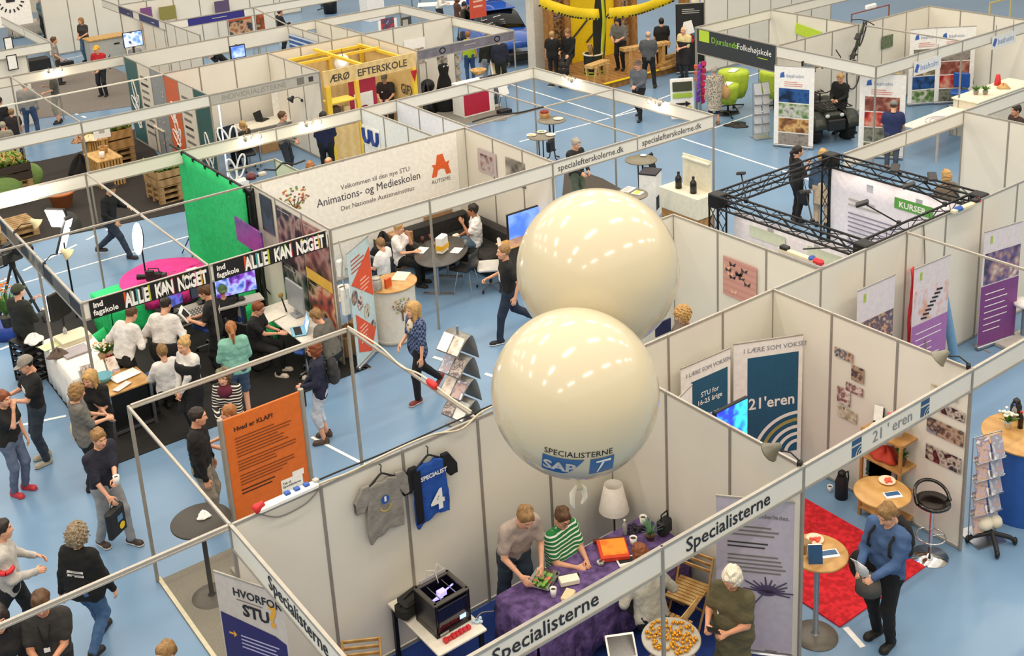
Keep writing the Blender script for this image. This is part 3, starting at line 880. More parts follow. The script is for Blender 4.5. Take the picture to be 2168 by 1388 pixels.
f11,b11=fascia('fascia with one long violet blue strip, right arm of its corner',(9.3,26.5),(12.4,26.5),(),(3.1,))
b11.rect('violet_strip',.75,.03,2.0,.24,mat('#2d2a80'));b11.lines(1.6,.15,.8,1,.07,LGREY)
fascia('blank fascia behind the man with the bucket',(12.4,26.5),(19.2,26.5),(3.4,),())
rail('tie beam from the violet fascia to the striped poster',(12.4,26.5),(11.8,Y22))
wall('cream partition left of the television with blue picture',(9.32,28.8),(9.3,23.6),5,(0,1))
wall('cream partition behind the violet and olive banners',(9.35,31.2),(15.3,31.2),6,(1,1))
wall('farthest cream partition at the top, behind the violet fascia',(8,36.5),(19,36.5),11,(1,1))
# right side
fascia('blank fascia of the adventure stand over the quad bike',(19.1,9.5),(18.97,Y6),(),(3.1,),h=.32)
fascia('blank fascia of the adventure stand on the right',(18.97,Y6),(27,Y6),(3.45,),(3.45,),h=.32)
wall('cream partition behind the wall-mounted bicycle',(19.1,9.5),(22.4,9.5),3,(1,1))
wall('cream partition behind the adventure photo banners',(22.4,9.5),(25.6,9.5),3,(0,1))
wall('cream side partition right of the adventure photo banners',(25.6,9.5),(25.5,Y6),3,(0,1))
wall('cream partition with a lime green sign',(22.5,12.7),(22.4,9.5),3,(1,0))
rail('tie beam across the adventure stand',(22.4,9.5),(22.4,Y6))
fascia('blank fascia behind the dark folk high school sign',(19.4,12.65),(22.5,12.65),(),(0,))
fascia('blank fascia going back from the lime sign',(22.5,12.65),(27,12.65),())
wall('cream partition at the top right corner',(22.8,15.6),(29,15.6),6,(1,1))
f12,b12=fascia('dark sign board with a lime square reading Djurslands Folkehøjskole',(19.4,12.6),(19.15,9.55),(),(0,),h=.75,m=mat('#33373a',.5),name='sign_board',cat='sign')
b12.rect('lime_square',.1,.38,.42,.32,LIME);b12.text('Djurslands',.6,.4,.24,mat('#8ec63f'));b12.text('Folkehøjskole',1.62,.4,.235,PAPER,sx=.98);b12.lines(2.4,.3,.55,1,.06,LIME)
# grey white fair floor coverings
def PXP(*p):return [tuple(U(*q)[:2]) for q in p][::-1]
def carpet(label,pts,m,name='carpet',z=.012,group=None):
    mb=MB();mb.prism(pts,.0,z);return solo(name,label,'carpet',mb,m,kind='thing',group=group)

carpet('dark blue carpet under the purple table',[(.02,-2.98),(4.98,-2.98),(4.98,-.03),(.02,-.03)],mat('#1c3a86',.9,kind='carpet',scale=120,amt=.2))
carpet('grey carpet under the black bistro table',[(.0,.02),(1.4,.02),(1.4,3.0),(.0,3.0)],mat('#7b776c',.9,kind='carpet',scale=90,amt=.15))
carpet('dark brown carpet under the film stand desks',[(.4,6.0),(4.85,6.0),(4.85,9.4),(4.5,12.2),(.4,12.2)],mat('#171514',.9,kind='carpet',scale=60,amt=.2))
carpet('dark brown carpet of the pallet garden',PXP((0,527),(412,443),(345,340),(288,272),(230,300),(160,325),(85,341),(0,352)),mat('#27221e',.9,kind='carpet',scale=60,amt=.2))
carpet('dark carpet under the man in green trousers',PXP((1190,420),(1195,366),(1228,362),(1275,378),(1318,402),(1300,440),(1250,470)),mat('#4a443d',.9,kind='carpet',scale=60,amt=.2))
carpet('grey carpet around the magenta stand',PXP((905,268),(905,215),(960,190),(1020,203),(1085,238),(1070,255),(1000,262)),mat('#7c7970',.9,kind='carpet',scale=60,amt=.15))
carpet('grey carpet at the upper left group of visitors',[(4.6,27.4),(9.2,25.9),(9.2,33),(4.6,33)],mat('#77706a',.9,kind='carpet',scale=60,amt=.2))
carpet('red shaggy rug beside the round beech table',[(5.8,-2.92),(7.4,-2.92),(7.4,-.6),(5.8,-.6)],mat('#b8141f',.95,kind='carpet',scale=14,hex2='#dd2430'),name='rug',z=.02)
bx_=MB();bx_.box((0,0,.016),(.05,3.1,.01));solo('tape','pale tape strip along the grey carpet edge','tape',bx_,mat('#c9c2a8'),(.03,1.5,0))
# court lines
def line(label,a,b,w=.05,dash=None,m=PAPER,group='white court lines'):
    a=Vector((a[0],a[1],0));b=Vector((b[0],b[1],0));d=b-a;L=d.length;mb=MB()
    if dash:
        q=0
        while q<L:mb.box((q+dash/2,0,.003),(dash,w,.003));q+=dash*2

    else:mb.box((L/2,0,.003),(L,w,.003))
    return solo('court_line',label,'floor marking',mb,m,a[:],math.atan2(d.y,d.x),group,'structure')

def pl(label,p,q,**k):a=U(*p);b=U(*q);return line(label,(a.x,a.y),(b.x,b.y),**k)
pl('white line ending under the sandal woman',(660,925),(775,985))
pl('white line behind the pink cloth',(0,613),(470,480));pl('dashed line behind the lamps of the studio',(0,597),(240,480),dash=.3,w=.07)
pl('long white line under the bistro tables',(1060,172),(1300,247));pl('white line crossing by the leaning table',(1100,300),(1450,208))
pl('long white line below the fascia lettering',(1420,285),(1960,460),w=.06);pl('white line behind the patterned dress',(1500,275),(1690,210));pl('white line behind the green tablecloth',(1575,165),(1650,140))
pl('white line by the yellow platform',(1290,250),(1430,197));pl('dashed line near the girl in shorts',(125,228),(190,252),dash=.28,w=.08)
pl('white line at the grey cap boy',(20,905),(140,880),w=.06);pl('white line by the camera operator',(0,740),(45,722),w=.06)
pl('dashed line beside the red rug',(1790,1328),(1850,1395),dash=.33,w=.07);pl('dashed line behind the plaid shirt woman',(815,722),(1040,795),dash=.28,w=.07)
pl('white line near the jeans woman',(140,125),(200,112))
# ---------- small builders used all over the fair ----------
def R_(p):return (p.x,p.y,p.z)
def bistro(label,loc,h,r,top,pole,base,br=.25,group=None,th=.03,pr=.03):
    t=thing('bistro_table',label,'table',loc,0,group)
    MB().lathe([(0,h-th),(r-.01,h-th),(r,h-th+.008),(r,h-.008),(r-.01,h),(0,h)],40).build('table_top',top,t)
    MB().lathe([(pr*1.7,h-th-.02),(pr,h-th-.06),(pr,.06),(pr*1.8,.03)],14).build('pole',pole,t)
    MB().lathe([(0,0),(br,0),(br,.01),(br*.5,.022),(pr*1.5,.035),(0,.035)],36).build('base',base,t);return t

def tripole(label,loc,h,r,top,group=None):
    t=thing('bistro_table',label,'table',loc,.4,group)
    MB().lathe([(0,h-.03),(r-.01,h-.03),(r,h-.022),(r,h-.008),(r-.01,h),(0,h)],36).build('table_top',top,t)
    for k in range(3):
        a=k*2*PI/3;c,s_=math.cos(a),math.sin(a)
        m=MB();m.tube([(.07*c,.07*s_,h-.04),(.06*c,.06*s_,.3),(.1*c,.1*s_,.1),(r*.85*c,r*.85*s_,.015)],.016,8);m.build('leg',BLK2,t)

    MB().lathe([(.03,.28),(.075,.28),(.075,.31),(.03,.31)],14).build('ring',BLK2,t);return t

def plate(label,loc,m=PAPER,r=.12,group=None,food=None):
    o=thing('plate',label,'plate',loc,0,group)
    MB().lathe([(0,.004),(r*.6,.004),(r,.018),(r,.024),(r*.6,.01),(0,.01)],24).build('dish',m,o)
    if food:
        f=MB();rn=random.Random(int(loc[0]*100))
        for k in range(14):
            a=rn.uniform(0,6.28);q=rn.uniform(0,r*.62);f.ball((q*math.cos(a),q*math.sin(a),.022),rn.uniform(.014,.024),(1.3,1,.7),6,4)

        f.build('food',food,o)

    return o

def cup(label,loc,m=PAPER,h=.1,r=.038,group=None,drink=None):
    o=thing('cup',label,'cup',loc,0,group)
    MB().lathe([(0,.002),(r*.75,.002),(r,h),(r*.9,h),(r*.68,.01),(0,.01)],18).build('vessel',m,o)
    MB().lathe([(0,h*.8),(r*.86,h*.8)],14).build('drink',drink or mat('#3b2413',.3),o);return o

def bottle(label,loc,m,h=.24,r=.035,cap=BLACK,group=None):
    o=thing('bottle',label,'bottle',loc,0,group)
    MB().lathe([(0,0),(r,0),(r,h*.6),(r*.85,h*.7),(r*.38,h*.82),(r*.36,h*.95),(0,h*.95)],16).build('body',m,o)
    MB().lathe([(0,h*.9),(r*.44,h*.9),(r*.44,h),(0,h)],12).build('cap',cap,o);return o

def jug(label,loc,m=BLK2,h=.27,r=.07,rz=0,group=None):
    o=thing('vacuum_jug',label,'jug',loc,rz,group)
    MB().lathe([(0,0),(r,0),(r,h*.62),(r*.72,h*.8),(r*.62,h*.86)],20).build('body',m,o)
    MB().lathe([(0,h),(r*.5,h),(r*.66,h*.93),(r*.66,h*.85),(0,h*.85)],18).build('lid',BLACK,o)
    hd=MB();hd.tube([(r*.6,0,h*.88),(r*1.5,0,h*.85),(r*1.65,0,h*.6),(r*1.4,0,h*.3),(r*.9,0,h*.25)],.011,6);hd.build('handle',BLACK,o)
    MB().cyl((-r*.5,0,h*.86),(-r*.98,0,h*.94),.018,.01,8).build('spout',BLACK,o);return o

def sheetpile(label,loc,w,d,h,m=PAPER,rz=0.0,name='paper_stack',cat='papers',group=None,tilt=0.0,printm=None):
    o=thing(name,label,cat,loc,rz,group);o.rotation_euler=(tilt,0,rz)
    b=MB();n=max(1,int(h/.006));rn=random.Random(int(loc[0]*1000))
    for k in range(n):b.box((rn.uniform(-.006,.006),rn.uniform(-.006,.006),(k+.5)*h/n),(w,d,h/n*.94))
    b.build('sheets',m,o)
    if printm:bx('cover_print',printm,o,(0,d*.08,h+.001),(w*.86,d*.6,.002))
    return o

def carton(label,loc,s,m=CARD,rz=0.0,cat='box',name='cardboard_box',group=None,tape=True,open_=False):
    o=thing(name,label,cat,loc,rz,group);x,y,z=s
    if open_:
        b=MB()
        for c,d in (((0,0,.005),(x,y,.01)),((-x/2,0,z/2),(.012,y,z)),((x/2,0,z/2),(.012,y,z)),((0,-y/2,z/2),(x,.012,z)),((0,y/2,z/2),(x,.012,z))):b.box(c,d)
        b.build('carton',m,o)
        for sg in (-1,1):
            f=MB();f.box((sg*(x/2+.06),0,z+.02),(.14,y*.96,.008),Matrix.Rotation(-sg*.5,3,'Y'));f.build('flap',m,o)

    else:
        bx('carton',m,o,(0,0,z/2),s,.008)
        if tape:bx('tape',mat('#c9a877',.4),o,(0,0,z+.001),(x*.99,.05,.002))

    return o

def rollup(label,tl,tr,h,m,z0=0.0,group=None,w=None,name='rollup_banner'):
    """free-standing roll-up: pixel of the two top corners, banner height"""
    a,b=U(tl[0],tl[1],z0+h),U(tr[0],tr[1],z0+h);d=b-a;rz=math.atan2(d.y,d.x);L=w or d.length
    r=thing(name,label,'banner',(a.x,a.y,z0),rz,group)
    bx('sheet',m,r,(L/2,0,h/2+.04),(L,.006,h-.09));bx('top_bar',ALU,r,(L/2,0,h-.012),(L+.01,.018,.025),.004)
    bx('cassette',STEEL,r,(L/2,0,.045),(L+.02,.09,.07),.015)
    p=MB();p.cyl((L/2,.03,.07),(L/2,.02,h-.01),.011,n=8);p.build('pole',ALUD,r)
    f=MB()
    for q in (.12,L-.12):f.box((q,0,.006),(.03,.34,.012))
    f.build('feet',ALUD,r)
    return r,Board(r,L,h,.008)

def armlamp(label,loc,rz,m=GREY,L=.35,lit=None,group=None,bulb=None):
    """clamp light on an arm: base at loc, arm leaning along local x"""
    r=thing('clamp_lamp',label,'lamp',loc,rz,group)
    bx('clamp',BLK2,r,(0,0,-.01),(.05,.06,.07),.008)
    a=MB();a.tube([(0,0,.02),(L*.35,0,L*.35),(L,0,L*.3)],.009,6);a.build('arm',BLK2,r)
    h=MB();h.T=Matrix.Translation((L,0,L*.3)) @ Matrix.Rotation(2.35,4,'Y')
    h.lathe([(0,-.1),(.03,-.1),(.05,-.04),(.1,.05),(.11,.06),(.1,.055),(.045,-.03),(0,-.06)],18);h.build('shade',m,r)
    if lit:
        b=MB();b.T=h.T;b.ball((0,0,.0),.035);b.build('bulb',lit,r)

    return r

def strip_spots(label,loc,rz,group=None,n=3):
    """white cluster of small lit spot lamps clipped on a fascia"""
    r=thing('spot_cluster',label,'lamp',loc,rz,group);bx('bracket',ALUD,r,(0,0,0),(.3,.05,.04),.006)
    for k in range(n):
        x=(k-(n-1)/2)*.16
        h=MB();h.T=Matrix.Translation((x,-.12,-.02)) @ Matrix.Rotation(.9,4,'X')
        h.lathe([(0,.06),(.03,.06),(.055,-.02),(.05,-.02),(.02,.04),(0,.04)],14);h.build('spot_head',mat('#b9b0a0',.4),r)
        b=MB();b.T=h.T;b.ball((0,0,-.01),.045,(1,1,.6),12,8);b.build('bulb',LIT,r)
        a=MB();a.tube([(x,0,.02),(x,-.07,.08),(x,-.12,.03)],.006,5);a.build('arm',ALUD,r)

    l=bpy.data.lights.new('spot_light','POINT');l.energy=9;l.color=(1,.85,.62);l.shadow_soft_size=.08
    o=bpy.data.objects.new('spot_light',l);COL.objects.link(o);o.parent=r;o.location=(0,-.2,-.06);return r

LIT=glow('#fff2d8',9)
def tv(label,tl,br,plane,c,m,name='television',cat='television',t=.05,rim=.02,stand=None,tr=None):
    """flat screen on a vertical plane x=c or y=c given by two pixel corners"""
    f=PX if plane=='x' else PY;a,b=f(*tl,c),f(*br,c)
    w=abs(b.y-a.y) if plane=='x' else abs(b.x-a.x);h=a.z-b.z;rz=-PI/2 if plane=='x' else 0
    r=thing(name,label,cat,(a.x,a.y,b.z),rz);bx('housing',BLACK,r,(w/2,0,h/2),(w,t,h),.008);bx('screen',m,r,(w/2,-t/2-.001,h/2),(w-2*rim,.004,h-2*rim))
    if stand=='pole':bx('pole',DGREY,r,(w/2,.06,-b.z/2+.2),(.06,.05,b.z+.38),.008);bx('foot',DGREY,r,(w/2,.02,-b.z+.02),(.6,.45,.03),.01)
    elif stand=='foot':bx('neck',BLACK,r,(w/2,.02,-.04),(.07,.03,.1));bx('foot',BLACK,r,(w/2,.0,-.085),(w*.45,.18,.015),.005)
    return r

def screenm(cols,seed,e=1.0,sc=4):return photo(cols,sc,seed,e)
def poster(label,tl,br,plane,c,m,name='poster',cat='poster',group=None,t=.006,skew=0.0):
    f=PX if plane=='x' else PY;a,b=f(*tl,c),f(*br,c)
    w=abs(b.y-a.y) if plane=='x' else abs(b.x-a.x);h=a.z-b.z;rz=-PI/2 if plane=='x' else 0
    r=thing(name,label,cat,(a.x,a.y,b.z),rz,group);bx('sheet',m,r,(w/2,0,h/2),(w,t,h));return r,Board(r,w,h,t)

def foldchair(label,loc,rz,m=PINE,group=None):
    r=thing('folding_chair',label,'chair',loc,rz,group)
    for sx in (-1,1):
        a=MB();a.tube([(sx*.2,.22,0),(sx*.2,-.1,.45),(sx*.2,-.24,.8)],.016,6);a.build('leg',m,r)
        a=MB();a.tube([(sx*.17,-.24,0),(sx*.17,.2,.44)],.016,6);a.build('leg',m,r)

    s=MB()
    for k in range(8):s.box((0,-.17+.053*k,.455),(.38,.042,.016))
    s.build('seat',m,r)
    b=MB()
    for k in range(3):b.box((0,-.2-.022*k*1.2,.64+.065*k),(.4,.014,.05),Matrix.Rotation(-.35,3,'X'))
    b.build('backrest',m,r);return r

def shellchair(label,loc,rz,m,group=None,legm=CHROME):
    r=thing('shell_chair',label,'chair',loc,rz,group);P=[]
    for i in range(9):
        t=i/8;row=[]
        for j in range(7):
            x=(j-3)/3;y=.22-.42*min(t*1.6,1)-.06*max(0,t-.6);z=.45+(.0 if t<.55 else (t-.55)*.85)+.03*x*x
            row.append((x*.23*(1-.25*max(0,t-.7)),y-.03*x*x*(-1 if t>.6 else 0),z))

        P.append(row)

    MB().sheet(P,.012).build('shell',m,r)
    for sx,sy in ((-1,-1),(1,-1),(-1,1),(1,1)):
        a=MB();a.tube([(sx*.12,sy*.12,.43),(sx*.2,sy*.2,0)],.011,6);a.build('leg',legm,r)

    return r

def swivel(label,loc,rz,m,group=None,arms=False):
    r=thing('office_chair',label,'chair',loc,rz,group)
    bx('seat',m,r,(0,.02,.47),(.46,.46,.08),.03);bk=MB();bk.bbox((0,-.23,.76),(.42,.07,.44),.03,Matrix.Rotation(-.12,3,'X'));bk.build('backrest',m,r)
    a=MB();a.cyl((0,0,.12),(0,0,.44),.028,n=10);a.tube([(0,-.2,.45),(0,-.27,.5),(0,-.25,.62)],.018,6);a.build('column',BLK2,r)
    b=MB()
    for k in range(5):
        t=k*2*PI/5;b.tube([(0,0,.12),(.27*math.cos(t),.27*math.sin(t),.07)],.018,6)

    b.build('star_base',STEEL,r)
    for k in range(5):
        t=k*2*PI/5;c=MB();c.ball((.28*math.cos(t),.28*math.sin(t),.032),.032,(1,.7,1),10,6);c.build('caster',BLACK,r)

    if arms:
        for sx in (-1,1):
            c=MB();c.tube([(sx*.24,-.12,.46),(sx*.28,-.12,.68),(sx*.28,.16,.68)],.018,6);c.build('armrest',BLK2,r)

    return r

def table(label,loc,w,d,h,top,leg,rz=0.0,group=None,th=.03,name='table',inset=.05):
    r=thing(name,label,'table',loc,rz,group);bx('table_top',top,r,(0,0,h-th/2),(w,d,th),.006)
    for sx in (-1,1):
        for sy in (-1,1):bx('leg',leg,r,(sx*(w/2-inset),sy*(d/2-inset),(h-th)/2),(.045,.045,h-th))

    return r

def clothtable(label,loc,w,d,h,m,rz=0.0,drop=None,name='tablecloth',flare=.05,skirt=True):
    """cloth that hides the table below it, hanging in folds"""
    drop=h-.02 if drop is None else drop;r=thing(name,label,'table',loc,rz)
    b=MB();n=64;rings=[]
    def per(t,e):
        L=2*(w+d);q=t*L
        if q<w:p=(-w/2+q,-d/2,0,-1)
        elif q<w+d:p=(w/2,-d/2+q-w,1,0)
        elif q<2*w+d:p=(w/2-(q-w-d),d/2,0,1)
        else:p=(-w/2,d/2-(q-2*w-d),-1,0)
        return p[0]+p[2]*e,p[1]+p[3]*e

    rows=[[(*per(i/n,-.02),h+.004) for i in range(n+1)],[(*per(i/n,.006),h-.006) for i in range(n+1)]]
    for k in (.3,.65,1):rows.append([(*per(i/n,.008+flare*k*(.5+.5*math.sin(i*1.9+k))),h-drop*k) for i in range(n+1)])
    b.sheet(list(reversed(rows)),.004);b.box((0,0,h),(w-.02,d-.02,.012));b.build('cloth',m,r)
    f=MB()
    for sx in (-1,1):
        for sy in (-1,1):f.cyl((sx*(w/2-.08),sy*(d/2-.08),0),(sx*(w/2-.08),sy*(d/2-.08),h-.02),.02,n=8)

    f.build('table_frame',DGREY,r);return r

def potplant(label,loc,leaf,pot,r=.1,h=.25,n=26,spiky=False,flower=None,potr=.06,poth=.09,name='potted_plant',cat='plant',seed=1):
    o=thing(name,label,cat,loc);rn=random.Random(seed)
    MB().lathe([(0,0),(potr*.75,0),(potr,poth),(potr*1.06,poth),(potr*.9,poth-.008),(0,poth-.012)],18).build('pot',pot,o)
    b=MB()
    for k in range(n):
        a=rn.uniform(0,6.28);e=rn.uniform(.25,1.0);L=h*rn.uniform(.7,1.1);c,s_=math.cos(a),math.sin(a);w=.012 if spiky else .028
        pts=[]
        for t in (0,.35,.7,1):
            q=r*e*t*1.2;z=poth+L*t*(1.1-.45*t*e);ww=w*(1-t if spiky else math.sin(PI*min(.95,t+.12)))
            pts.append([(q*c-s_*ww,q*s_+c*ww,z),(q*c,q*s_,z-.004),(q*c+s_*ww,q*s_-c*ww,z)])

        b.sheet(pts,.002)

    b.build('leaves',leaf,o)
    if flower:
        f=MB()
        for k in range(n):
            a=rn.uniform(0,6.28);q=r*rn.uniform(0,1);f.ball((q*math.cos(a),q*math.sin(a),poth+h*rn.uniform(.75,1.1)),.02,(1,1,.8),6,4)

        f.build('blossoms',flower,o)

    return o

def cable(label,pts,m=BLK2,r=.008,group=None,name='cable',kind=None):
    b=MB();P=[Vector(p) for p in pts];Q=[]
    for i in range(len(P)-1):
        p0,p1,p2,p3=P[max(i-1,0)],P[i],P[i+1],P[min(i+2,len(P)-1)]
        for k in range(5):
            t=k/5;Q.append(.5*((2*p1)+(p2-p0)*t+(2*p0-5*p1+4*p2-p3)*t*t+(3*p1-p0-3*p2+p3)*t**3))

    Q.append(P[-1]);b.tube(Q,r,6);return solo(name,label,'cable',b,m,group=group)

def rack(label,loc,rz,h,w,cards,tiers=4,frame=STEEL,zig=False,group=None,tilt=.5):
    r=thing('brochure_rack',label,'brochure rack',loc,rz,group);f=MB()
    if zig:
        for k in range(tiers):
            z=.15+(h-.3)*(k+.5)/tiers;b=MB();P=[]
            for t in np.linspace(-1,1,7):P.append([(-w/2,-.04+.16*t,z+.12*t+.05*(1-t*t)),(w/2,-.04+.16*t,z+.12*t+.05*(1-t*t))])
            b.sheet(P,.008);b.build('shelf',frame,r)
            for j in (-1,1):
                t=bx('leaflet',cards[(k*2+(j>0)) % len(cards)],r,(j*w*.25,-.1,z+.0),(w*.44,.008,.28),rot=(-.75,0,0))

            wv=MB();wv.sheet([[(-w/2,.12+.1*q,z+.12-.22*q*q),(w/2,.12+.1*q,z+.12-.22*q*q)] for q in np.linspace(0,1.4,5)],.008);wv.build('fin',frame,r)

        f.cyl((0,.06,0),(0,.06,h-.1),.02,n=8);f.box((0,.06,.012),(.4,.4,.02));f.build('stand',frame,r);return r

    f.cyl((-w/2,.03,0),(-w/2,.06,h),.008,n=6);f.cyl((w/2,.03,0),(w/2,.06,h),.008,n=6);f.cyl((-w/2,.06,h),(w/2,.06,h),.008,n=6)
    for k in range(tiers):f.cyl((-w/2,-.05,.16+k*(h-.2)/tiers),(w/2,-.05,.16+k*(h-.2)/tiers),.006,n=6);f.box((0,.0,.14+k*(h-.2)/tiers),(w,.1,.006))
    f.box((0,.04,.012),(w,.4,.02));f.build('wire_frame',frame,r)
    for k in range(tiers):
        for j in (-1,1):bx('leaflet',cards[(k*2+(j>0)) % len(cards)],r,(j*w*.25,-.01,.3+k*(h-.2)/tiers),(w*.42,.012,.3),rot=(-.3,0,.1*j))

    return r

def crate(label,loc,w,d,h,m,rz=0,n=4,fill=None,group=None,name='wooden_crate'):
    r=thing(name,label,'crate',loc,rz,group);b=MB();st=h/n
    for k in range(n):
        z=(k+.5)*st
        for sy in (-1,1):b.box((0,sy*d/2,z),(w,.018,st*.86))
        for sx in (-1,1):b.box((sx*w/2,0,z),(.018,d,st*.86))

    for sx in (-1,1):
        for sy in (-1,1):b.box((sx*(w/2-.03),sy*(d/2-.03),h/2),(.05,.05,h))

    b.box((0,0,.02),(w,d,.02));b.build('boards',m,r)
    if fill:
        f=MB();f.box((0,0,h*.86),(w-.03,d-.03,.02));f.build('soil',mat('#3a2a1c',.9),r)
        g=MB();rn=random.Random(int(w*100+loc[0]*10))
        for k in range(int(260*w*d)+30):
            x,y=rn.uniform(-w/2+.05,w/2-.05),rn.uniform(-d/2+.05,d/2-.05);a=rn.uniform(0,6.28);L=rn.uniform(.1,.26);q=.03+L*.3;c,s_=math.cos(a),math.sin(a)
            g.m=k % len(fill);g.sheet([[(x-s_*q*e+c*L*t*.6,y+c*q*e+s_*L*t*.6,h*.9+L*t*.8),(x+c*L*t*.6,y+s_*L*t*.6,h*.9+L*t*.8+.01),(x+s_*q*e+c*L*t*.6,y-c*q*e+s_*L*t*.6,h*.9+L*t*.8)] for t,e in ((0,.3),(.5,1),(1,.2))],.003)

        o=g.build('leaves',list(fill),r);o['kind']='stuff'

    return r

def pallet(label,loc,rz=0,m=None,group=None,w=1.2,d=.8):
    m=m or mat('#b08a5c',.8,kind='wood',scale=5,hex2='#9a774c');r=thing('pallet',label,'pallet',loc,rz,group);t=MB()
    for k in range(7):t.box((0,-d/2+.05+k*(d-.1)/6,.133),(w,.1,.022))
    t.build('deck',m,r);b=MB()
    for x in (-w/2+.07,0,w/2-.07):
        for y in (-d/2+.06,0,d/2-.06):b.box((x,y,.065),(.14,.1,.08))
        b.box((x,0,.112),(.12,d,.02))

    for y in (-d/2+.06,0,d/2-.06):b.box((0,y,.012),(w,.1,.022))
    b.build('blocks',m,r);return r

def laptop(label,loc,rz,lid,scr,group=None,w=.34,name='laptop'):
    r=thing(name,label,'laptop',loc,rz,group);bx('base',lid,r,(0,0,.01),(w,w*.66,.018),.006);bx('keyboard',BLACK,r,(0,-.01,.0195),(w*.86,w*.34,.003))
    b=MB();b.T=Matrix.Translation((0,w*.33,.02)) @ Matrix.Rotation(-.3,4,'X');b.bbox((0,0,w*.33),(w,.01,w*.66),.004);b.build('lid',lid,r)
    c=MB();c.T=b.T;c.box((0,-.007,w*.33),(w*.92,.003,w*.58));c.build('screen',scr,r);return r

def cloth_heap(label,loc,rad,h,m,seed=1,cat='cloth',name='cloth',sx=1.0,rz=0):
    rn=np.random.RandomState(seed);n,k=28,7;P=[]
    ph=rn.uniform(0,6.28,6)
    for j in range(k):
        q=j/(k-1);row=[]
        for i in range(n+1):
            a=2*PI*i/n;rr=rad*q*(1+.16*math.sin(3*a+ph[0])+.1*math.sin(5*a+ph[1]));row.append((rr*math.cos(a)*sx,rr*math.sin(a),max(.008,h*(1-q*q)*(1+.35*math.sin(4*a+ph[2]+q*3)))))

        P.append(row)

    return solo(name,label,cat,MB().sheet(P,.006),m,loc,rz)

FOLI=mat('#4f7a2e',.6,amt=.3,scale=30);FOLI2=mat('#7d9a3a',.6,amt=.3,scale=30);DRY=mat('#a98d4a',.7,amt=.3,scale=30);FOLI3=mat('#37602c',.6,amt=.3,scale=30)
PEOPLEC=['#5a4a44','#8a6a5a','#c9a58c','#3a4a60','#d8cfc4','#40342f']
# ---------- front stand with the 3D printer and the purple table ----------
def balloon(label,px,py,R,depth,logo):
    c=AT(px,py,depth);r=thing('balloon',label,'balloon',R_(c))
    MB().ball((0,0,0),R,(1,1,1.0),64,40).build('skin',mat('#cbc1a6',.13,scale=2,amt=.01,coat=.12),r)
    n=MB();n.lathe([(.1,-R*.985),(.06,-R*1.02),(.03,-R-.08),(.028,-R-.2),(.035,-R-.24),(0,-R-.24)],14);n.build('neck',mat('#d9cba6',.4),r)
    k=MB()
    for x in (-.07,.06):k.tube([(x*.3,0,-R-.2),(x,.01,-R-.27),(x*1.2,0,-R-.36),(x*.7,.02,-R-.43)],[.012,.03,.024,.012],6)
    k.build('ribbon',mat('#e9e2d0',.5),r)
    if logo:
        v=Vector((ray(*logo)*1.0).tolist()).normalized();o=Vector(CAM.tolist())-c;b=o.dot(v);t=-b-math.sqrt(max(b*b-o.dot(o)+R*R,0));nn=(o+v*t).normalized()
        xr=Vector(RC[0].tolist());xr=(xr-nn*xr.dot(nn)).normalized();up=nn.cross(xr)
        def wrap(o_,lay):
            for vv in o_.data.vertices:
                x,y=vv.co.x,vv.co.y;q=math.hypot(x,y);d=nn if q<1e-6 else nn*math.cos(q/R)+(xr*x+up*y)/q*math.sin(q/R);vv.co=d*(R+lay)

            o_.location=(0,0,0);o_.rotation_euler=(0,0,0)

        def shape(name,pts,m,lay):
            g=MB();n_=len(pts);g.add([(p[0],p[1],0) for p in pts],[tuple(range(n_))]);o_=g.build(name,m,r);wrap(o_,lay)

        def word(s_,size,x,y,m,lay,sx=1,bold=0):
            o_=txt(s_,size,m,r,(0,0,0),bold=bold)
            for vv in o_.data.vertices:vv.co.x=vv.co.x*sx+x;vv.co.y+=y
            wrap(o_,lay)

        B_=mat('#2b5c93',.3)
        word('SPECIALISTERNE',.088,-.3,.125,INK,.004,.93)
        def patch(name,x0,x1,zb,z1,m,lay,n=8):
            g=MB();g.sheet([[(x0+(x1-x0)*i/n,zb(x0+(x1-x0)*i/n)+(z1-zb(x0+(x1-x0)*i/n))*j/6,0) for i in range(n+1)] for j in range(7)]);o_=g.build(name,m,r);wrap(o_,lay)

        patch('logo_panel',-.31,.05,lambda x:-.13 if x<-.1 else -.13+.23*min(1,(x+.1)/.15),.1,B_,.005);patch('logo_tile',.1,.31,lambda x:-.13,.1,B_,.005)
        word('SAP',.17,-.3,-.075,PAPER,.009,1.0,.006)
        for s_,p in enumerate((((.15,.05),(.28,.045),(.28,.075),(.15,.07)),((.2,.05),(.225,.05),(.2,-.02),(.17,-.1),(.16,-.1),(.18,-.02)))):shape('logo_flower',p,PAPER,.009)

    return r

balloon('nearer giant cream balloon with the company logo near its bottom',1217,830,.75,10.26,(1224,988))
balloon('giant plain cream balloon floating behind the one with a logo',1265,570,.80,11.3256,None)
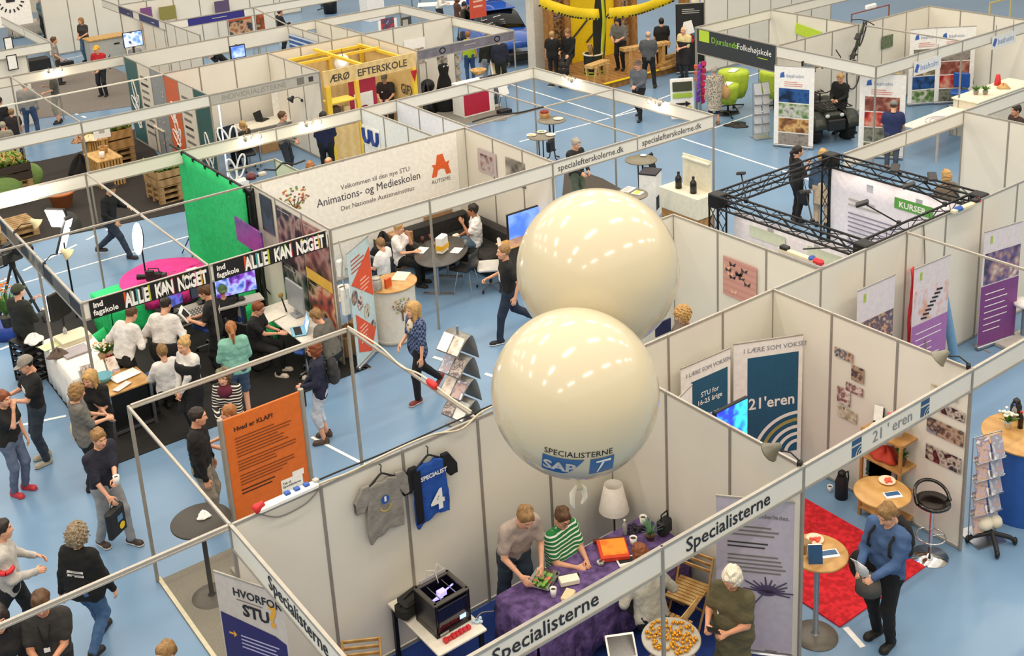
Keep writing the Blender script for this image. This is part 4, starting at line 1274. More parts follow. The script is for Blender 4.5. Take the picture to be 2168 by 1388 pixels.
# shirts on hangers
def shirt(label,px_top,px_bot,half,m,m2=None,back=None):
    a,b=PY(*px_top,-.07),PY(*px_bot,-.07);h=a.z-b.z;r=thing('hanging_shirt',label,'shirt',(a.x,-.08,b.z))
    g=Grid((-half*1.5,-.06,-.03),(half*1.5,.06,h+.03),.011);fold=.012*np.sin(g.X*38+g.Z*2)*np.clip((h-g.Z)/h,0,1)+g.Y*0
    body=np.maximum(np.abs(g.X)-half*(.93+.05*np.sin(g.Z*9))-g.Y*0,np.maximum(g.Z-h+.03+np.abs(g.X)*.35,-(g.Z-.02-.05*np.sin(g.X*9+1))))
    F=np.maximum(body,np.abs(g.Y-fold)-.024)
    V,Q=nets(smax(F,np.sqrt((g.X)**2+(g.Z-h)**2)*-1+.085+g.Y*0,.01),g);put('torso',npmesh(V,Q,[m]),r)
    for sx in (-1,1):
        Fs=np.maximum(np.abs((g.X-sx*half*1.0)*.82+sx*(g.Z-h+.17)*.5)-.075+g.Y*0,np.maximum(np.abs(g.Y-fold)-.026,np.maximum(np.abs(g.Z-h+.2)-.15+g.X*0,-sx*(g.X)+half*.7+g.Z*0)))
        V,Q=nets(Fs,g);put('sleeve',npmesh(V,Q,[m2 or m]),r)

    hg=MB();hg.tube([(-half*.75,0,h-.1),(-.03,0,h),(0,0,h+.015),(.03,0,h),(half*.75,0,h-.1)],.012,6);hg.tube([(0,0,h),(0,0,h+.06),(.02,.02,h+.09),(.02,.06,h+.09)],.007,6);hg.build('hanger',BLACK,r)
    return r,h

s1,h1=shirt('grey T-shirt with a small round emblem hanging on the partition',(806,1003),(800,1140),.235,cloth('#8b8780',.12))
b=Board(s1,.4,h1,.075);b.disc('round_emblem',0,h1*.62,.05,BLUE,2);b.disc('emblem_ring',0,h1*.52,.07,mat('#d9b54a'),1,1,.058,PI,2*PI);b.rect('emblem_mark',-.012,h1*.59,.025,.06,PAPER,3)
s2,h2=shirt('black and blue sports shirt numbered 4 hanging on the partition',(905,964),(905,1105),.235,cloth('#1b4fa6',.12),cloth('#101116',.2))
b=Board(s2,.4,h2,.075);b.rect('black_side',-.235,.06,.1,h2*.8,BLACK,1);b.text('4',-.03,h2*.18,.34,PAPER,lay=3,bold=.012);b.text('SPECIALIST',-.14,h2*.7,.07,PAPER,lay=3,bold=.002)
# 3D printer on its table
pt=table('white table with black legs under the 3D printer',(1.93,-.56,0),.62,1.04,.73,mat('#e6dfd0',.4),BLACK)
a,q,d_=U(926,1353,.735),U(998,1311,.735),U(890,1321,.735);rz=math.atan2(q.y-a.y,q.x-a.x);w=min((q-a).length,.46);d=.4;hh=.4
pr=thing('desktop_printer','black desktop 3D printer with violet light inside and a lit display','machine',R_(a),rz);DK=mat('#17151b',.25)
f=MB()
for x in (.02,w-.02):
    for y in (.02,d-.02):f.box((x,y,hh/2),(.04,.04,hh))

f.box((w/2,d/2,.03),(w,d,.06));f.box((w/2,d-.01,hh/2),(w,.015,hh));f.box((.008,d/2,hh/2),(.012,d,hh));f.box((w-.008,d/2,hh/2),(.012,d,hh));f.build('casing',DK,pr)
f=MB()
for c,s_ in (((w/2,.02,hh),(w,.05,.035)),((w/2,d-.02,hh),(w,.05,.035)),((.02,d/2,hh),(.05,d,.035)),((w-.02,d/2,hh),(.05,d,.035))):f.bbox(c,s_,.01)
f.build('top_frame',mat('#4a463f',.4),pr);bx('front_door',mat('#15131c',.08,coat=.5),pr,(w/2,-.004,hh*.52),(w*.86,.012,hh*.72),.004)
VIO=glow('#8f86ff',2.2);f=MB();f.cyl((.06,d*.35,hh-.04),(w-.06,d*.55,hh-.04),.009,n=6);f.cyl((.07,d*.5,hh-.09),(w*.5,d*.45,hh-.09),.012,n=6);f.box((w*.5,d*.5,hh-.05),(.09,.07,.05));f.build('print_head',VIO,pr)
f=MB();f.cyl((w*.3,d*.15,hh-.02),(w*.3,d*.85,hh-.02),.007,n=6);f.cyl((w*.72,d*.15,hh-.02),(w*.72,d*.85,hh-.02),.007,n=6);f.build('guide_rods',CHROME,pr)
bx('display',glow('#86a9ff',2.5),pr,(w*.75,-.012,hh*.3),(.08,.004,.05));bx('name_plate',LGREY,pr,(w*.2,-.012,.035),(.11,.004,.025))
f=MB();f.tube([(w*.35,d,hh+.01),(w*.38,d*.95,hh+.15),(w*.55,d*.85,hh+.14),(w*.6,d*.8,hh-.02)],.006,6);f.tube([(w*.55,d,hh),(w*.7,d*.95,hh+.17),(w*.8,d*.9,hh+.1)],.006,6);f.build('filament_tubes',mat('#cfcabd',.3),pr)
f=MB();f.box((w*.55,d*.98,hh+.03),(w*.75,.02,.05));f.build('back_ledge',LGREY,pr)
o=MB();rn=random.Random(2)
for k in range(7):o.bbox((-.15+.05*k,.0,.02),(.045,.05+.01*rn.random(),.03+.02*rn.random()),.006)
solo('printed_name','row of red 3D-printed letters in front of the printer','model',o,RED,R_(U(968,1344,.735)),rz)
o=MB();o.lathe([(.02,0),(.035,.004),(.035,.02),(.02,.024)],12,(0,0,0));o.ball((.05,.01,.018),.02);o.ball((.03,-.04,.016),.018);o.ball((-.035,.02,.018),.02)
solo('printed_gadget','small pale blue printed gadget at the corner of the printer table','model',o,mat('#c3d8ea',.5),R_(U(1010,1316,.735)))
bg=thing('equipment_bag','black equipment bag leaning behind the 3D printer','bag',R_(U(868,1296,.735)),.3)
bx('body',mat('#1e1f18',.8,kind='fabric'),bg,(0,0,.09),(.34,.2,.18),.04);bx('flap',mat('#262720',.8),bg,(.02,-.02,.2),(.34,.17,.07),.03,(.3,.1,0));t_=MB();t_.tube([(-.15,0,.18),(-.1,-.02,.26),(.1,-.02,.27),(.16,0,.2)],.012,6);t_.build('handle',BLACK,bg)
# purple table
PUR=mat('#3f2c58',.85,kind='fabric',scale=9,hex2='#70578f')
clothtable('long table under a mottled purple cloth with hanging folds',(3.72,-1.12,0),2.25,.78,.74,PUR,.0,drop=.6,flare=.07)
TZ=.757
def onT(px,py,z=TZ):return R_(U(px,py,z))
tr_=thing('foil_tray','foil tray of green and pink sweets at the table corner','tray',onT(1150,1228),.5)
f=MB();f.sheet([[(x,y,.03 if abs(x)>.15 or abs(y)>.12 else .004) for x in (-.17,-.12,0,.12,.17)] for y in (-.14,-.1,0,.1,.14)],.004,False);f.build('foil',mat('#cfd3d6',.15,1.0),tr_)
f=MB();rn=random.Random(5)
for k in range(22):f.m=0 if k % 6 else 1;f.ball((rn.uniform(-.1,.1),rn.uniform(-.08,.08),.03),.024,(1.4,1,.5),7,5)
f.build('sweets',[mat('#7fb84a',.4),mat('#ec7a6a',.4)],tr_)
cup('white paper cup beside the foil tray',onT(1172,1262),h=.11);cup('upright white paper cup behind the aloe plant',onT(1362,1112),h=.13,r=.045);cup('white paper cup next to the orange box',onT(1341,1152),h=.1,r=.045)
bxo=thing('game_box','small white and black box near the front edge of the purple table','box',onT(1205,1232),-.4);bx('box',mat('#ece6d2',.5),bxo,(0,0,.03),(.22,.12,.06),.005);bx('dark_side',mat('#2a2418',.5),bxo,(.02,.075,.02),(.24,.03,.04));bxo.children[0].location.z=.03
ob=thing('game_box','flat orange board game box with an open red lid','box',onT(1298,1168),-.55);bx('tray',mat('#d8401f',.5),ob,(0,0,.03),(.34,.34,.06),.006);bx('lid_print',mat('#f0761e',.5,kind='blotch',scale=7,hex2='#f29a2a'),ob,(.01,.01,.063),(.29,.29,.006));bx('lid',mat('#5d2a20',.6),ob,(-.02,.2,.02),(.36,.05,.04),.006)
tp=MB();tp.lathe([(.022,0),(.045,0),(.045,.03),(.022,.03),(.022,0)],20);solo('tape_roll','black and white roll of tape lying on the purple cloth','tape',tp,mat('#dcd8d2',.5,hex2='#222222',scale=30),onT(1272,1192))
sheetpile('white booklet lying beside the orange game box',onT(1327,1188),.22,.15,.012,rz=-.4,printm=BLK2)
sheetpile('crumpled leaflets at the near edge of the purple table',onT(1203,1262),.18,.1,.03,mat('#e2c9a0'),rz=.5)
potplant('spiky green aloe in a small pot on the purple table',onT(1377,1140),mat('#5f8f62',.5),mat('#6a4a36',.6),.17,.2,22,True,potr=.06,poth=.06)
bg=thing('handbag','black handbag standing at the far end of the purple table','bag',onT(1407,1128),.2);bx('body',BLK2,bg,(0,0,.1),(.2,.12,.2),.03);t_=MB();t_.tube([(-.07,0,.19),(-.06,0,.28),(.06,0,.28),(.07,0,.19)],.01,6);t_.build('handle',BLACK,bg)
f=MB();rn=random.Random(9)
for k in range(16):f.tube([(rn.uniform(-.12,.12),rn.uniform(-.08,.08),.01),(rn.uniform(-.12,.12),rn.uniform(-.08,.08),.05),(rn.uniform(-.12,.12),rn.uniform(-.08,.08),.02)],.012,5)
solo('scarf','dark patterned scarf bundled beneath the lamp shade','scarf',f,mat('#2b2433',.8),onT(1346,1122))
bottle('clear bottle near the floor lamp pole',onT(1323,1130),mat('#cfd2d0',.15,trans=.5),.2,.03,PAPER)
fl_=thing('floor_lamp','floor lamp with a white conical shade in the booth corner','lamp',(4.72,-.33,0))
zs=PY(1372,1040,-.33).z
MB().lathe([(.0,0),(.14,0),(.14,.02),(.02,.03)],24).build('base',DGREY,fl_);p_=MB();p_.cyl((0,0,.03),(0,0,zs),.012,n=8);p_.build('pole',DGREY,fl_)
MB().lathe([(.19,zs-.0),(.115,zs+.36),(.11,zs+.36),(.185,zs)],32).build('lamp_shade',mat('#e9e2d8',.7),fl_)
# chairs and round sweet table
foldchair('wooden folding chair by the side fascia of the printer table',(.95,-.62,0),2.6)
foldchair('wooden folding chair beside the roll-up with the violet flower',(4.55,-1.78,0),1.9)
foldchair('wooden folding chair half hidden behind the grey hoodie',(3.98,-2.05,0),.3)
gt=U(1421,1348,1.02);bistro('grey bistro table strewn with gold wrapped chocolates',(gt.x,gt.y,0),1.02,.3,mat('#aaa59b',.35),STEEL,DGREY)
GOLD=mat('#d99a22',.28,.6,scale=40,amt=.2)
gm=MB();gm.ball((0,0,.017),.017,(1.05,1,1),8,6);gm.cyl((-.03,0,.017),(-.015,0,.017),.012,.004,6);gm.cyl((.015,0,.017),(.03,0,.017),.004,.012,6);gme=gm.mesh(GOLD,'chocolate')
rn=random.Random(12);pts=[]
for k in range(600):
    a=rn.uniform(0,6.28);q=.25*math.sqrt(rn.random());p=(q*math.cos(a),q*math.sin(a))
    if all(math.hypot(p[0]-o_[0],p[1]-o_[1])>.036 for o_ in pts) and (p[0]+.3*p[1]<.12 or rn.random()<.3):pts.append(p)
    if len(pts) >= 62:break

for p in pts:
    o=put('wrapped_chocolate',gme,None,(gt.x+p[0],gt.y+p[1],1.021),(0,0,rn.uniform(0,3)));tag(o,'gold wrapped chocolate lying on the grey bistro table','sweet','gold chocolates on the bistro table')

tb=thing('tablet','white framed dark tablet propped at the bottom beside the chocolates','tablet',R_(U(1316,1395,.8)),-.5)
bx('frame',PAPER,tb,(0,0,.16),(.3,.015,.24),.006,(-.9,0,0));bx('screen',mat('#241d1c',.15),tb,(0,-.009,.167),(.26,.004,.2),rot=(-.9,0,0));bx('stand',BLK2,tb,(0,.04,.06),(.12,.1,.12));bx('pedestal',BLK2,tb,(0,.05,-.4),(.08,.08,.8));bx('foot',BLK2,tb,(0,.05,-.79),(.3,.3,.02))
# violet flower roll-up inside the stand
rb,bd=rollup('lilac roll-up with a violet dandelion seed and grey text, facing the front',(1516,1046),(1695,1062),2.02,mat('#bdb6c6',.5))
VF=mat('#4d4263',.6);W_=bd.w
bd.text('værdifuld anderledes.',.12,1.78,.075,GREY);bd.lines(.12,1.66,W_*.75,3,.05,GREY,seed=3);bd.lines(.12,1.46,W_*.7,2,.05,DGREY,seed=4);bd.lines(.12,1.3,W_*.72,5,.05,GREY,seed=5)
fx,fz=W_*.62,.86;pts=[]
for k in range(13):
    a=-.25+.27*k;L=.2+.05*math.sin(k*2.1);bd.poly('seed_ray',[(fx-.012*math.sin(a),fz+.012*math.cos(a)),(fx+L*math.cos(a)*1.25-.007*math.sin(a),fz+L*math.sin(a)*.8+.007*math.cos(a)),(fx+L*math.cos(a)*1.25+.007*math.sin(a),fz+L*math.sin(a)*.8-.007*math.cos(a)),(fx+.012*math.sin(a),fz-.012*math.cos(a))],VF)

bd.disc('seed_heart',fx,fz+.02,.07,VF,2,1.6);m_=MB();m_.tube([(bd.x0+fx-.02,bd.y-.004,fz),(bd.x0+fx-.13,bd.y-.004,fz-.16),(bd.x0+fx-.22,bd.y-.004,fz-.38)],[.006,.008,.01],5);m_.build('seed_stem',VF,rb);bd.disc('seed_pod',fx-.235,fz-.44,.085,VF,2,.45)
bd.lines(W_*.6,.1,.2,1,.03,GREY)
# power strips and cables on top of the partition
cable('pale and dark cable running along the top edge of the front partition',[(.35,.02,2.53),(1.0,-.03,2.54),(1.35,.0,2.5),(1.9,-.03,2.55),(2.4,.0,2.52),(2.75,-.05,2.47),(3.1,.0,2.54),(3.7,.0,2.53)],mat('#c7bda6',.5),.012)
cable('dark cable twisted along the top of the front partition',[(.5,.03,2.54),(1.2,.05,2.53),(1.8,.03,2.53),(2.6,.03,2.54),(3.3,.04,2.54),(3.75,.03,2.53)],BLK2,.01)
ps=thing('power_strip','white power strip with a red plug and blue sockets on the partition','power strip',(.35,-.02,2.5),.02)
bx('strip',PAPER,ps,(.28,0,.035),(.68,.1,.06),.015)
for k in range(4):bx('socket',BLUE if k<3 else LGREY,ps,(.28+.11*k,.01,.075),(.06,.06,.03),.006)
t_=MB();t_.lathe([(0,0),(.05,0),(.05,.05),(.035,.08),(.03,.12),(0,.12)],14);t_.build('plug',RED,ps,(-.1,0,.05),(0,1.2,0))
cable('loose grey cable looping under the power strip',[(.3,-.05,2.5),(.5,-.05,2.38),(.8,-.05,2.4),(1.0,-.03,2.5)],GREY,.008)
cable('white twisted cable wound along the tie beam to the red plug',[(3.0,3.0,2.52),(3.02,2.2,2.53),(2.98,1.6,2.5),(3.02,1.2,2.53),(3.0,.5,2.52),(3.0,.1,2.53)],mat('#cfc6b2',.6),.012)
t_=MB();t_.lathe([(0,0),(.03,0),(.045,.05),(.045,.14),(.03,.18),(0,.18)],14);a=U(906,805,2.55);o=solo('cable_plug','red industrial plug lying on the tie beam','plug',t_,RED,R_(a));o.rotation_euler=(PI/2+.1,0,0)
cable('thin blue and white cable on the floor behind the green shirt boy',[(2.62,-.2,.02),(2.8,-.12,.02),(3.0,-.2,.02),(3.1,-.1,.2)],LGREY,.008)
cable('dark cable tangle under the printer table',[(1.7,-.3,.02),(1.9,-.5,.05),(2.1,-.4,.02),(2.0,-.8,.04),(1.6,-.9,.02)],BLACK,.012)
# ---------- stand at the lower left with the orange sign ----------
a,q=U(470,890,2.2),U(632,828,2.2);os_=thing('orange_sign','tall orange information sign between two grey posts, headed Hvad er KLAP','sign',(a.x,a.y,0),math.atan2(q.y-a.y,q.x-a.x));w=(q-a).length
bx('panel',mat('#d2681c',.5),os_,(w/2,0,1.4),(w,.03,1.6),.004)
for x in (-.03,w+.03):p_=MB();p_.cyl((x,0,0),(x,0,2.22),.035,n=12);p_.build('post',ALUD,os_)
bx('foot',ALUD,os_,(w/2,0,.02),(w+.2,.4,.03),.01)
bd=Board(os_,w,1.6,.03,0,.6);bd.text('Hvad er KLAP?',.12,1.4,.085,mat('#3a1c08'),bold=.002);bd.lines(.12,1.3,w*.78,7,.042,mat('#7a3a10'),seed=1);bd.lines(.12,.98,w*.78,4,.042,mat('#7a3a10'),seed=2);bd.lines(.12,.78,w*.78,4,.042,mat('#7a3a10'),seed=6);bd.lines(.12,.58,w*.6,2,.05,mat('#3a1c08'),seed=7)
bd.rect('note',w*.62,.28,.3,.2,PAPER,3);bd.text('Tak til\nSpecialisterne',w*.64,.41,.045,INK,lay=4);bd.rect('note',w*.78,.46,.16,.08,PAPER,4)
tz=U(425,1100,1.1);bistro('black bistro table with a white crumpled flower bowl',(tz.x,tz.y,0),1.1,.36,mat('#37332e',.55),DGREY,mat('#56524a',.5),.27)
cloth_heap('white crumpled paper flower on the black bistro table',R_(U(431,1094,1.1)),.075,.07,PAPER,3,'decoration','paper_flower')
rb,bd=rollup('roll-up reading Hvorfor STU with violet lower half beside the side fascia',(452,1206),(555,1240),2.0,mat('#c9c3bf',.5),w=.85)
VI=mat('#2c2566',.5);bd.poly('violet_field',[(.02,.1),(.83,.1),(.83,1.38),(.7,1.44),(.02,1.52)],VI,1);bd.text('HVORFOR',.22,1.78,.13,INK,bold=.002);bd.lines(.26,1.74,.5,1,.03,GREY);bd.text('STU',.32,1.57,.19,INK,bold=.006);bd.text('?',.64,1.55,.36,mat('#e0a83a'),bold=.01)
for k in range(3):bd.poly('arrow',[(.1,1.3-.33*k),(.16,1.3-.33*k),(.16,1.33-.33*k),(.2,1.29-.33*k),(.16,1.25-.33*k),(.16,1.28-.33*k),(.1,1.28-.33*k)],mat('#e0a83a'));bd.lines(.25,1.3-.33*k,.5,4,.045,mat('#b9b4d6'),seed=k+20)
pc=[photo(['#8a7a72','#d8c9bd','#5a4a55','#e9e2da'],9,3.1),PAPER,photo(['#6b5a80','#d9c3b0','#f0e8e0'],8,5.2)]
rack('leaflet rack squeezed between the bistro table and the Hvorfor STU roll-up',(.33,.35,0),.5,1.6,.3,pc,4)
# people in the front stands
p=person('m31',1118,1082,1.82,300,'person in pale grey pink T-shirt bending over the purple table corner',hl=(-.1,.42,.0),hr=(.16,.42,-.02),lean=.42,look=(.1,.45),hair=('short','dblond'),top='#a8988e',bottom='#2f3b4a',shoes='#20201f',feet=((-.1,.05,0),(.12,-.2,0)),handk=('grip','relax'))
p=person('b32',1196,1082,1.72,312,'boy in green striped polo shirt sitting at the purple table',hl=(-.03,.38,.22),hr=(.12,.36,.2),sit=.46,look=(.3,.5),hair=('short','brown'),topmat=mat('#1f7a3c',.85,kind='stripe',scale=7,hex2='#e6eee6'),bottom='#2a2f3a',bulk=1.22,glasses=True,handk=('grip','grip'))
person('h33',1352,1152,1.68,110,'person with auburn hair in pale grey hoodie sitting with back to us',hl=(-.18,.3,.2),hr=(.22,.3,.2),sit=.46,lean=.3,hair=('bob','red'),top='#b9b5a6',sleeve='long',bottom='#16161a',fem=True,look=(0,.3))
p=person('w34',1545,1210,1.66,232,'person with white bob in olive dress looking at a phone',hl=(-.08,.32,.18),hr=(.14,.34,.2),hair=('bob','white'),top='#595238',dress=.62,legs='none',sleeve='short',fem=True,bulk=1.25,look=(-.1,.5),skin=SKIN2,shoes='#2a2622',handk=('grip','grip'));badge(p,x=.03,z=.27,w=.09,h=.05)
ph=MB();ph.bbox((0,0,0),(.075,.15,.01),.004);o=solo('smartphone','dark smartphone in the hands of the white haired person','phone',ph,BLACK,R_((p['hl']+p['hr'])/2+Vector((0,0,.035))));o.rotation_euler=(.4,0,1.0)
p=person('c11',418,862,1.83,5,'person with shaved dark hair in black jumper and grey trousers',hair=('crop','dark'),top='#0b0b0d',sleeve='long',hem=-.12,bottom='#8b8578',shoes='#2a2522',look=(-.2,.1),bulk=1.12)
# ---------- stand with the teal roll-ups ----------
TEALB=mat('#1d5878',.5)
rb,bd=rollup('larger teal roll-up reading 21 eren over white and gold arcs',(1553,727),(1700,706),2.05,PAPER);w=bd.w
bd.text('I LÆRE SOM VOKSEN',w*.14,1.88,.1,mat('#8b8f98'));bd.rect('teal_field',w*.2,.28,w*.74,1.52,TEALB);bd.text("21'eren",w*.215,1.02,.235,PAPER,bold=.004,sx=.94)
for k in range(5):bd.disc('arc',w*.94,.28,.62-.11*k,mat('#a99a5a') if k==1 else PAPER,3,1.05,.57-.11*k,PI/2,PI)
rb,bd=rollup('smaller teal roll-up reading STU for 16-25 årige',(1441,779),(1546,734),2.05,PAPER);w=bd.w
bd.text('I LÆRE SOM VOKSEN',w*.1,1.87,.085,mat('#8b8f98'));bd.rect('teal_field',w*.2,.28,w*.74,1.5,TEALB)
for k,t_ in enumerate(('STU for','16-25 årige','','Bolig og','uddannelse')):bd.text(t_,w*.57,1.5-.11*k,.1,PAPER,align='CENTER',bold=.001)
bd.text("21'eren",w*.3,.82,.2,PAPER,bold=.003)
rb,bd=rollup('teal and white roll-up mostly hidden behind the partition, leftmost of three',(1408,868),(1465,812),2.0,PAPER);bd.rect('teal_field',bd.w*.3,.3,bd.w*.6,1.35,TEALB);bd.lines(bd.w*.3,1.8,.4,2,.05,GREY)
tv('television with bright blue picture in front of the larger teal roll-up',(1512,872),(1581,922),'y',-.95,screenm(['#12186a','#2a44ff','#35c0ff','#3a1fb0'],2.2,1.6,3),stand='pole')
def ph_(i):return photo([PEOPLEC,['#2c2522','#6d5a50','#b59a86','#45302c','#8a8f98'],['#c7b0a8','#7a4a48','#e6d8d0','#51413f'],['#6f6a55','#a79a80','#d8cfbc','#4a4436'],['#1f2a4a','#3a3a3c','#c9b9ae','#101014','#7a3038']][i % 5],7,i*1.7)
WX=7.97
for i,(tl,br,lb_) in enumerate((((1767,733),(1805,769),'topmost photo of the zigzag on the partition'),((1803,771),(1828,814),'upright dark photo, second of the zigzag'),((1791,807),(1826,841),'pinkish photo in the middle of the zigzag'),((1773,816),(1799,862),'narrow upright photo left of the pinkish one'),((1774,856),(1813,898),'grey green photo at the foot of the zigzag'),
        ((1972,812),(2025,852),'photo mostly hidden by the fascia beside the lamp'),((1985,850),(2041,895),'photo with blue figures, just under the fascia'),((1963,880),(2038,947),'dark red group photo, middle of the right column'),((1961,937),(2033,1004),'photo of a group in black, lowest of the right column'))):
    poster(lb_,tl,br,'x',WX,ph_((0,1,2,2,3,3,4,1,4)[i]),'photo_print','photo','photos on the partition')
# wooden shelf

s0=U(1876,1098,0);sh=thing('wooden_shelf','open wooden shelf with a heather pot on its top','shelf',R_(s0),-PI/2)
for x in (-.28,.28):
    for y in (-.17,.17):bx('post',OAK,sh,(x,y,.64),(.035,.035,1.28))

for k,z in enumerate((.12,.5,.88,1.26)):bx('board',OAK,sh,(0,0,z),(.6,.38,.022))
def onS(x,y,z):return (s0.x+y,s0.y-x,z)
potplant('pink heather in a white pot on top of the wooden shelf',onS(.1,.0,1.272),FOLI3,PAPER,.13,.16,40,False,mat('#c9707c',.7),.085,.13,seed=4)
carton('small white box below the heather on the shelf top',onS(-.12,-.05,1.272),(.16,.16,.08),PAPER,tape=False)
cf=thing('leaflet_holder','dark and white leaflet stand on the left of the shelf top','leaflet stand',onS(-.24,.1,1.272),-1.2);bx('holder',NAVY,cf,(0,0,.1),(.12,.05,.2),rot=(-.2,0,0));bx('leaflet',PAPER,cf,(0,-.04,.14),(.11,.01,.2),rot=(-.2,0,0))
for k in range(5):sheetpile('thin book leaning in the lower part of the wooden shelf',onS(-.2+.045*k,0,.512),.03,.24,.26,(TEAL,PAPER,FOLI,NAVY,LGREY)[k],name='book',cat='book',group='books in the wooden shelf')
cloth_heap('turquoise and white cloth on the lower shelf board',onS(.16,0,.512),.12,.1,mat('#7fb5b8',.8),4)
cloth_heap('orange red decoration on the middle shelf board',onS(-.05,0,.892),.17,.12,mat('#c6402a',.7),5,'decoration','decoration')
potplant('green plant in the middle of the wooden shelf',onS(.18,0,.892),FOLI,mat('#7a5a3a'),.1,.16,20)
# tables, stool, jug
def fit(px,py,bp,bq):
    b=U(bp,bq,0);best=min((i*.01 for i in range(60,130)),key=lambda h:(U(px,py,h)-Vector((b.x,b.y,h))).length);return b,best

t1=U(1868,1040,1.06);bistro('round beech table right behind the blue jumper person',(t1.x,t1.y,0),1.06,.33,BEECH,STEEL,mat('#6a655c',.4),.24)
b2,h2_=fit(1738,1168,1726,1345);bistro('round beech table on the red rug by the post',(b2.x,b2.y,0),h2_,.33,BEECH,STEEL,mat('#6a655c',.4),.25)
plate('orange paper plate on the rear beech table',R_(U(1878,1019,1.06)),mat('#f3c9ae'),.1,food=mat('#e0553a'));sheetpile('blue and white brochure on the rear beech table',R_(U(1890,1047,1.06)),.2,.12,.008,PAPER,-.5,'brochure','brochure',printm=BLUEINK)
plate('orange paper plate on the front beech table',R_(U(1725,1143,h2_)),mat('#f3c9ae'),.1,food=mat('#e0553a'));sheetpile('blue brochure lying at the edge of the front beech table',R_(U(1756,1172,h2_)),.2,.13,.008,PAPER,-.5,'brochure','brochure',printm=BLUEINK)
cf=thing('leaflet_holder','folded card standing on the front beech table','leaflet stand',R_(U(1720,1190,h2_)),.9);bx('card',BLUEINK,cf,(0,-.03,.1),(.012,.15,.21),rot=(0,.25,0));bx('card',PAPER,cf,(.06,-.03,.1),(.012,.15,.21),rot=(0,-.25,0))
carton('small brown box at the left of the front beech table',R_(U(1704,1165,h2_)),(.12,.1,.12),mat('#8a6c42'),tape=False)
st=U(1968,1178,0);bs=thing('bar_stool','black bar stool with a ring back and chrome column','stool',R_(st),-.5)
MB().lathe([(0,0),(.22,0),(.22,.012),(.05,.03),(.025,.06),(0,.06)],32).build('base',CHROME,bs);p_=MB();p_.cyl((0,0,.05),(0,0,.72),.026,n=12);p_.build('column',CHROME,bs)
p_=MB();p_.tube([(.17*math.cos(a),.17*math.sin(a),.3) for a in np.linspace(0,2*PI,25)],.011,6);p_.cyl((0,0,.3),(.17,0,.3),.008,n=6);p_.build('footrest',CHROME,bs)
MB().lathe([(0,.72),(.15,.72),(.21,.77),(.2,.8),(.12,.77),(0,.765)],28).build('seat',mat('#120e0d',.15,coat=.4),bs);p_=MB();p_.tube([(.21*math.cos(a),.21*math.sin(a),.79+.16*max(0,math.sin(a))**.6) for a in np.linspace(-.15,PI+.15,21)],.022,8);p_.build('backrest',mat('#120e0d',.15,coat=.4),bs)
jug('tall black vacuum jug standing on the floor by the partition',R_(U(1781,1052,0)),BLK2,.4,.085);cup('white paper cup beside the black vacuum jug',R_(U(1757,1040,0)),h=.09)
armlamp('grey clamp lamp at the corner where both front fascias meet',(4.98,-2.97,2.52),2.0,mat('#6d6a5c',.35),.28,glow('#fff0d0',4));armlamp('grey clamp lamp at the right corner post of the 21 eren stand',(8.0,-2.95,2.52),2.2,mat('#7c796c',.35),.3,glow('#fff0d0',4))
# right edge: leaflet rack, blue counter, fruit
CH=[photo(['#e9e2e0','#b9a9c0','#d8b49c','#8a7fa0','#f4f0ee'],9,7.7),photo(['#f0ece8','#9aa0b8','#caa090'],9,9.1)]
r0=U(2082,1140,0);rk=rack('leaflet rack with photo cards at the end of the photo partition',R_(r0),-.3,1.45,.42,CH,5)
bx('yellow_card',YELL,rk,(.2,.06,.9),(.04,.02,1.0))
wb=thing('wheeled_base','black wheeled base with white bundles on the floor at right','trolley',R_(U(2098,1150,0)),.4);f=MB()
for k in range(4):a=k*PI/2+.4;f.tube([(0,0,.16),(.22*math.cos(a),.22*math.sin(a),.1),(.27*math.cos(a),.27*math.sin(a),.06)],.03,6)
f.build('arms',BLK2,wb)
for k in range(4):a=k*PI/2+.4;c=MB();c.ball((.28*math.cos(a),.28*math.sin(a),.05),.05,(1,.6,1),10,6);c.build('caster',BLACK,wb)
f=MB();f.ball((.05,.1,.24),.11,(1.2,1,.8));f.ball((.16,.0,.22),.1,(1,1,.9));f.build('bundle',mat('#d8d2c0',.8),wb)
cc=U(2172,918,1.08);bc=thing('round_counter','round blue counter with beech top cut by the right edge','counter',(cc.x,cc.y,0));MB().lathe([(0,1.05),(.52,1.05),(.53,1.06),(.53,1.075),(.52,1.08),(0,1.08)],40).build('counter_top',BEECH,bc);MB().lathe([(.47,0),(.47,1.05)],40).build('body',BLUE,bc)
potplant('white bouquet with green leaves on the blue counter',R_(U(2133,905,1.08)),FOLI,PAPER,.12,.14,26,False,mat('#f2efe0',.6),.05,.08,'bouquet','flowers',7)
jug('black vacuum jug behind the white bouquet',R_(U(2150,882,1.08)),BLK2,.26,.07,.5);bottle('dark soda bottle on the blue counter',R_(U(2160,905,1.08)),mat('#1b1212',.15),.24,.035,RED);bottle('clear water bottle behind the dark soda bottle',R_(U(2146,888,1.08)),mat('#dfe6ea',.1,trans=.6),.23,.033,BLUE)
fr=U(2150,1076,0);fc=crate('shallow wooden tray holding fruit, tilted against the blue counter',(fr.x,fr.y,.1),.5,.42,.1,mat('#7a5a34',.6),-.6,2);fc.rotation_euler=(.45,0,-.6);fm4=Matrix.LocRotScale(fc.location,fc.rotation_euler,None)
rn=random.Random(8)
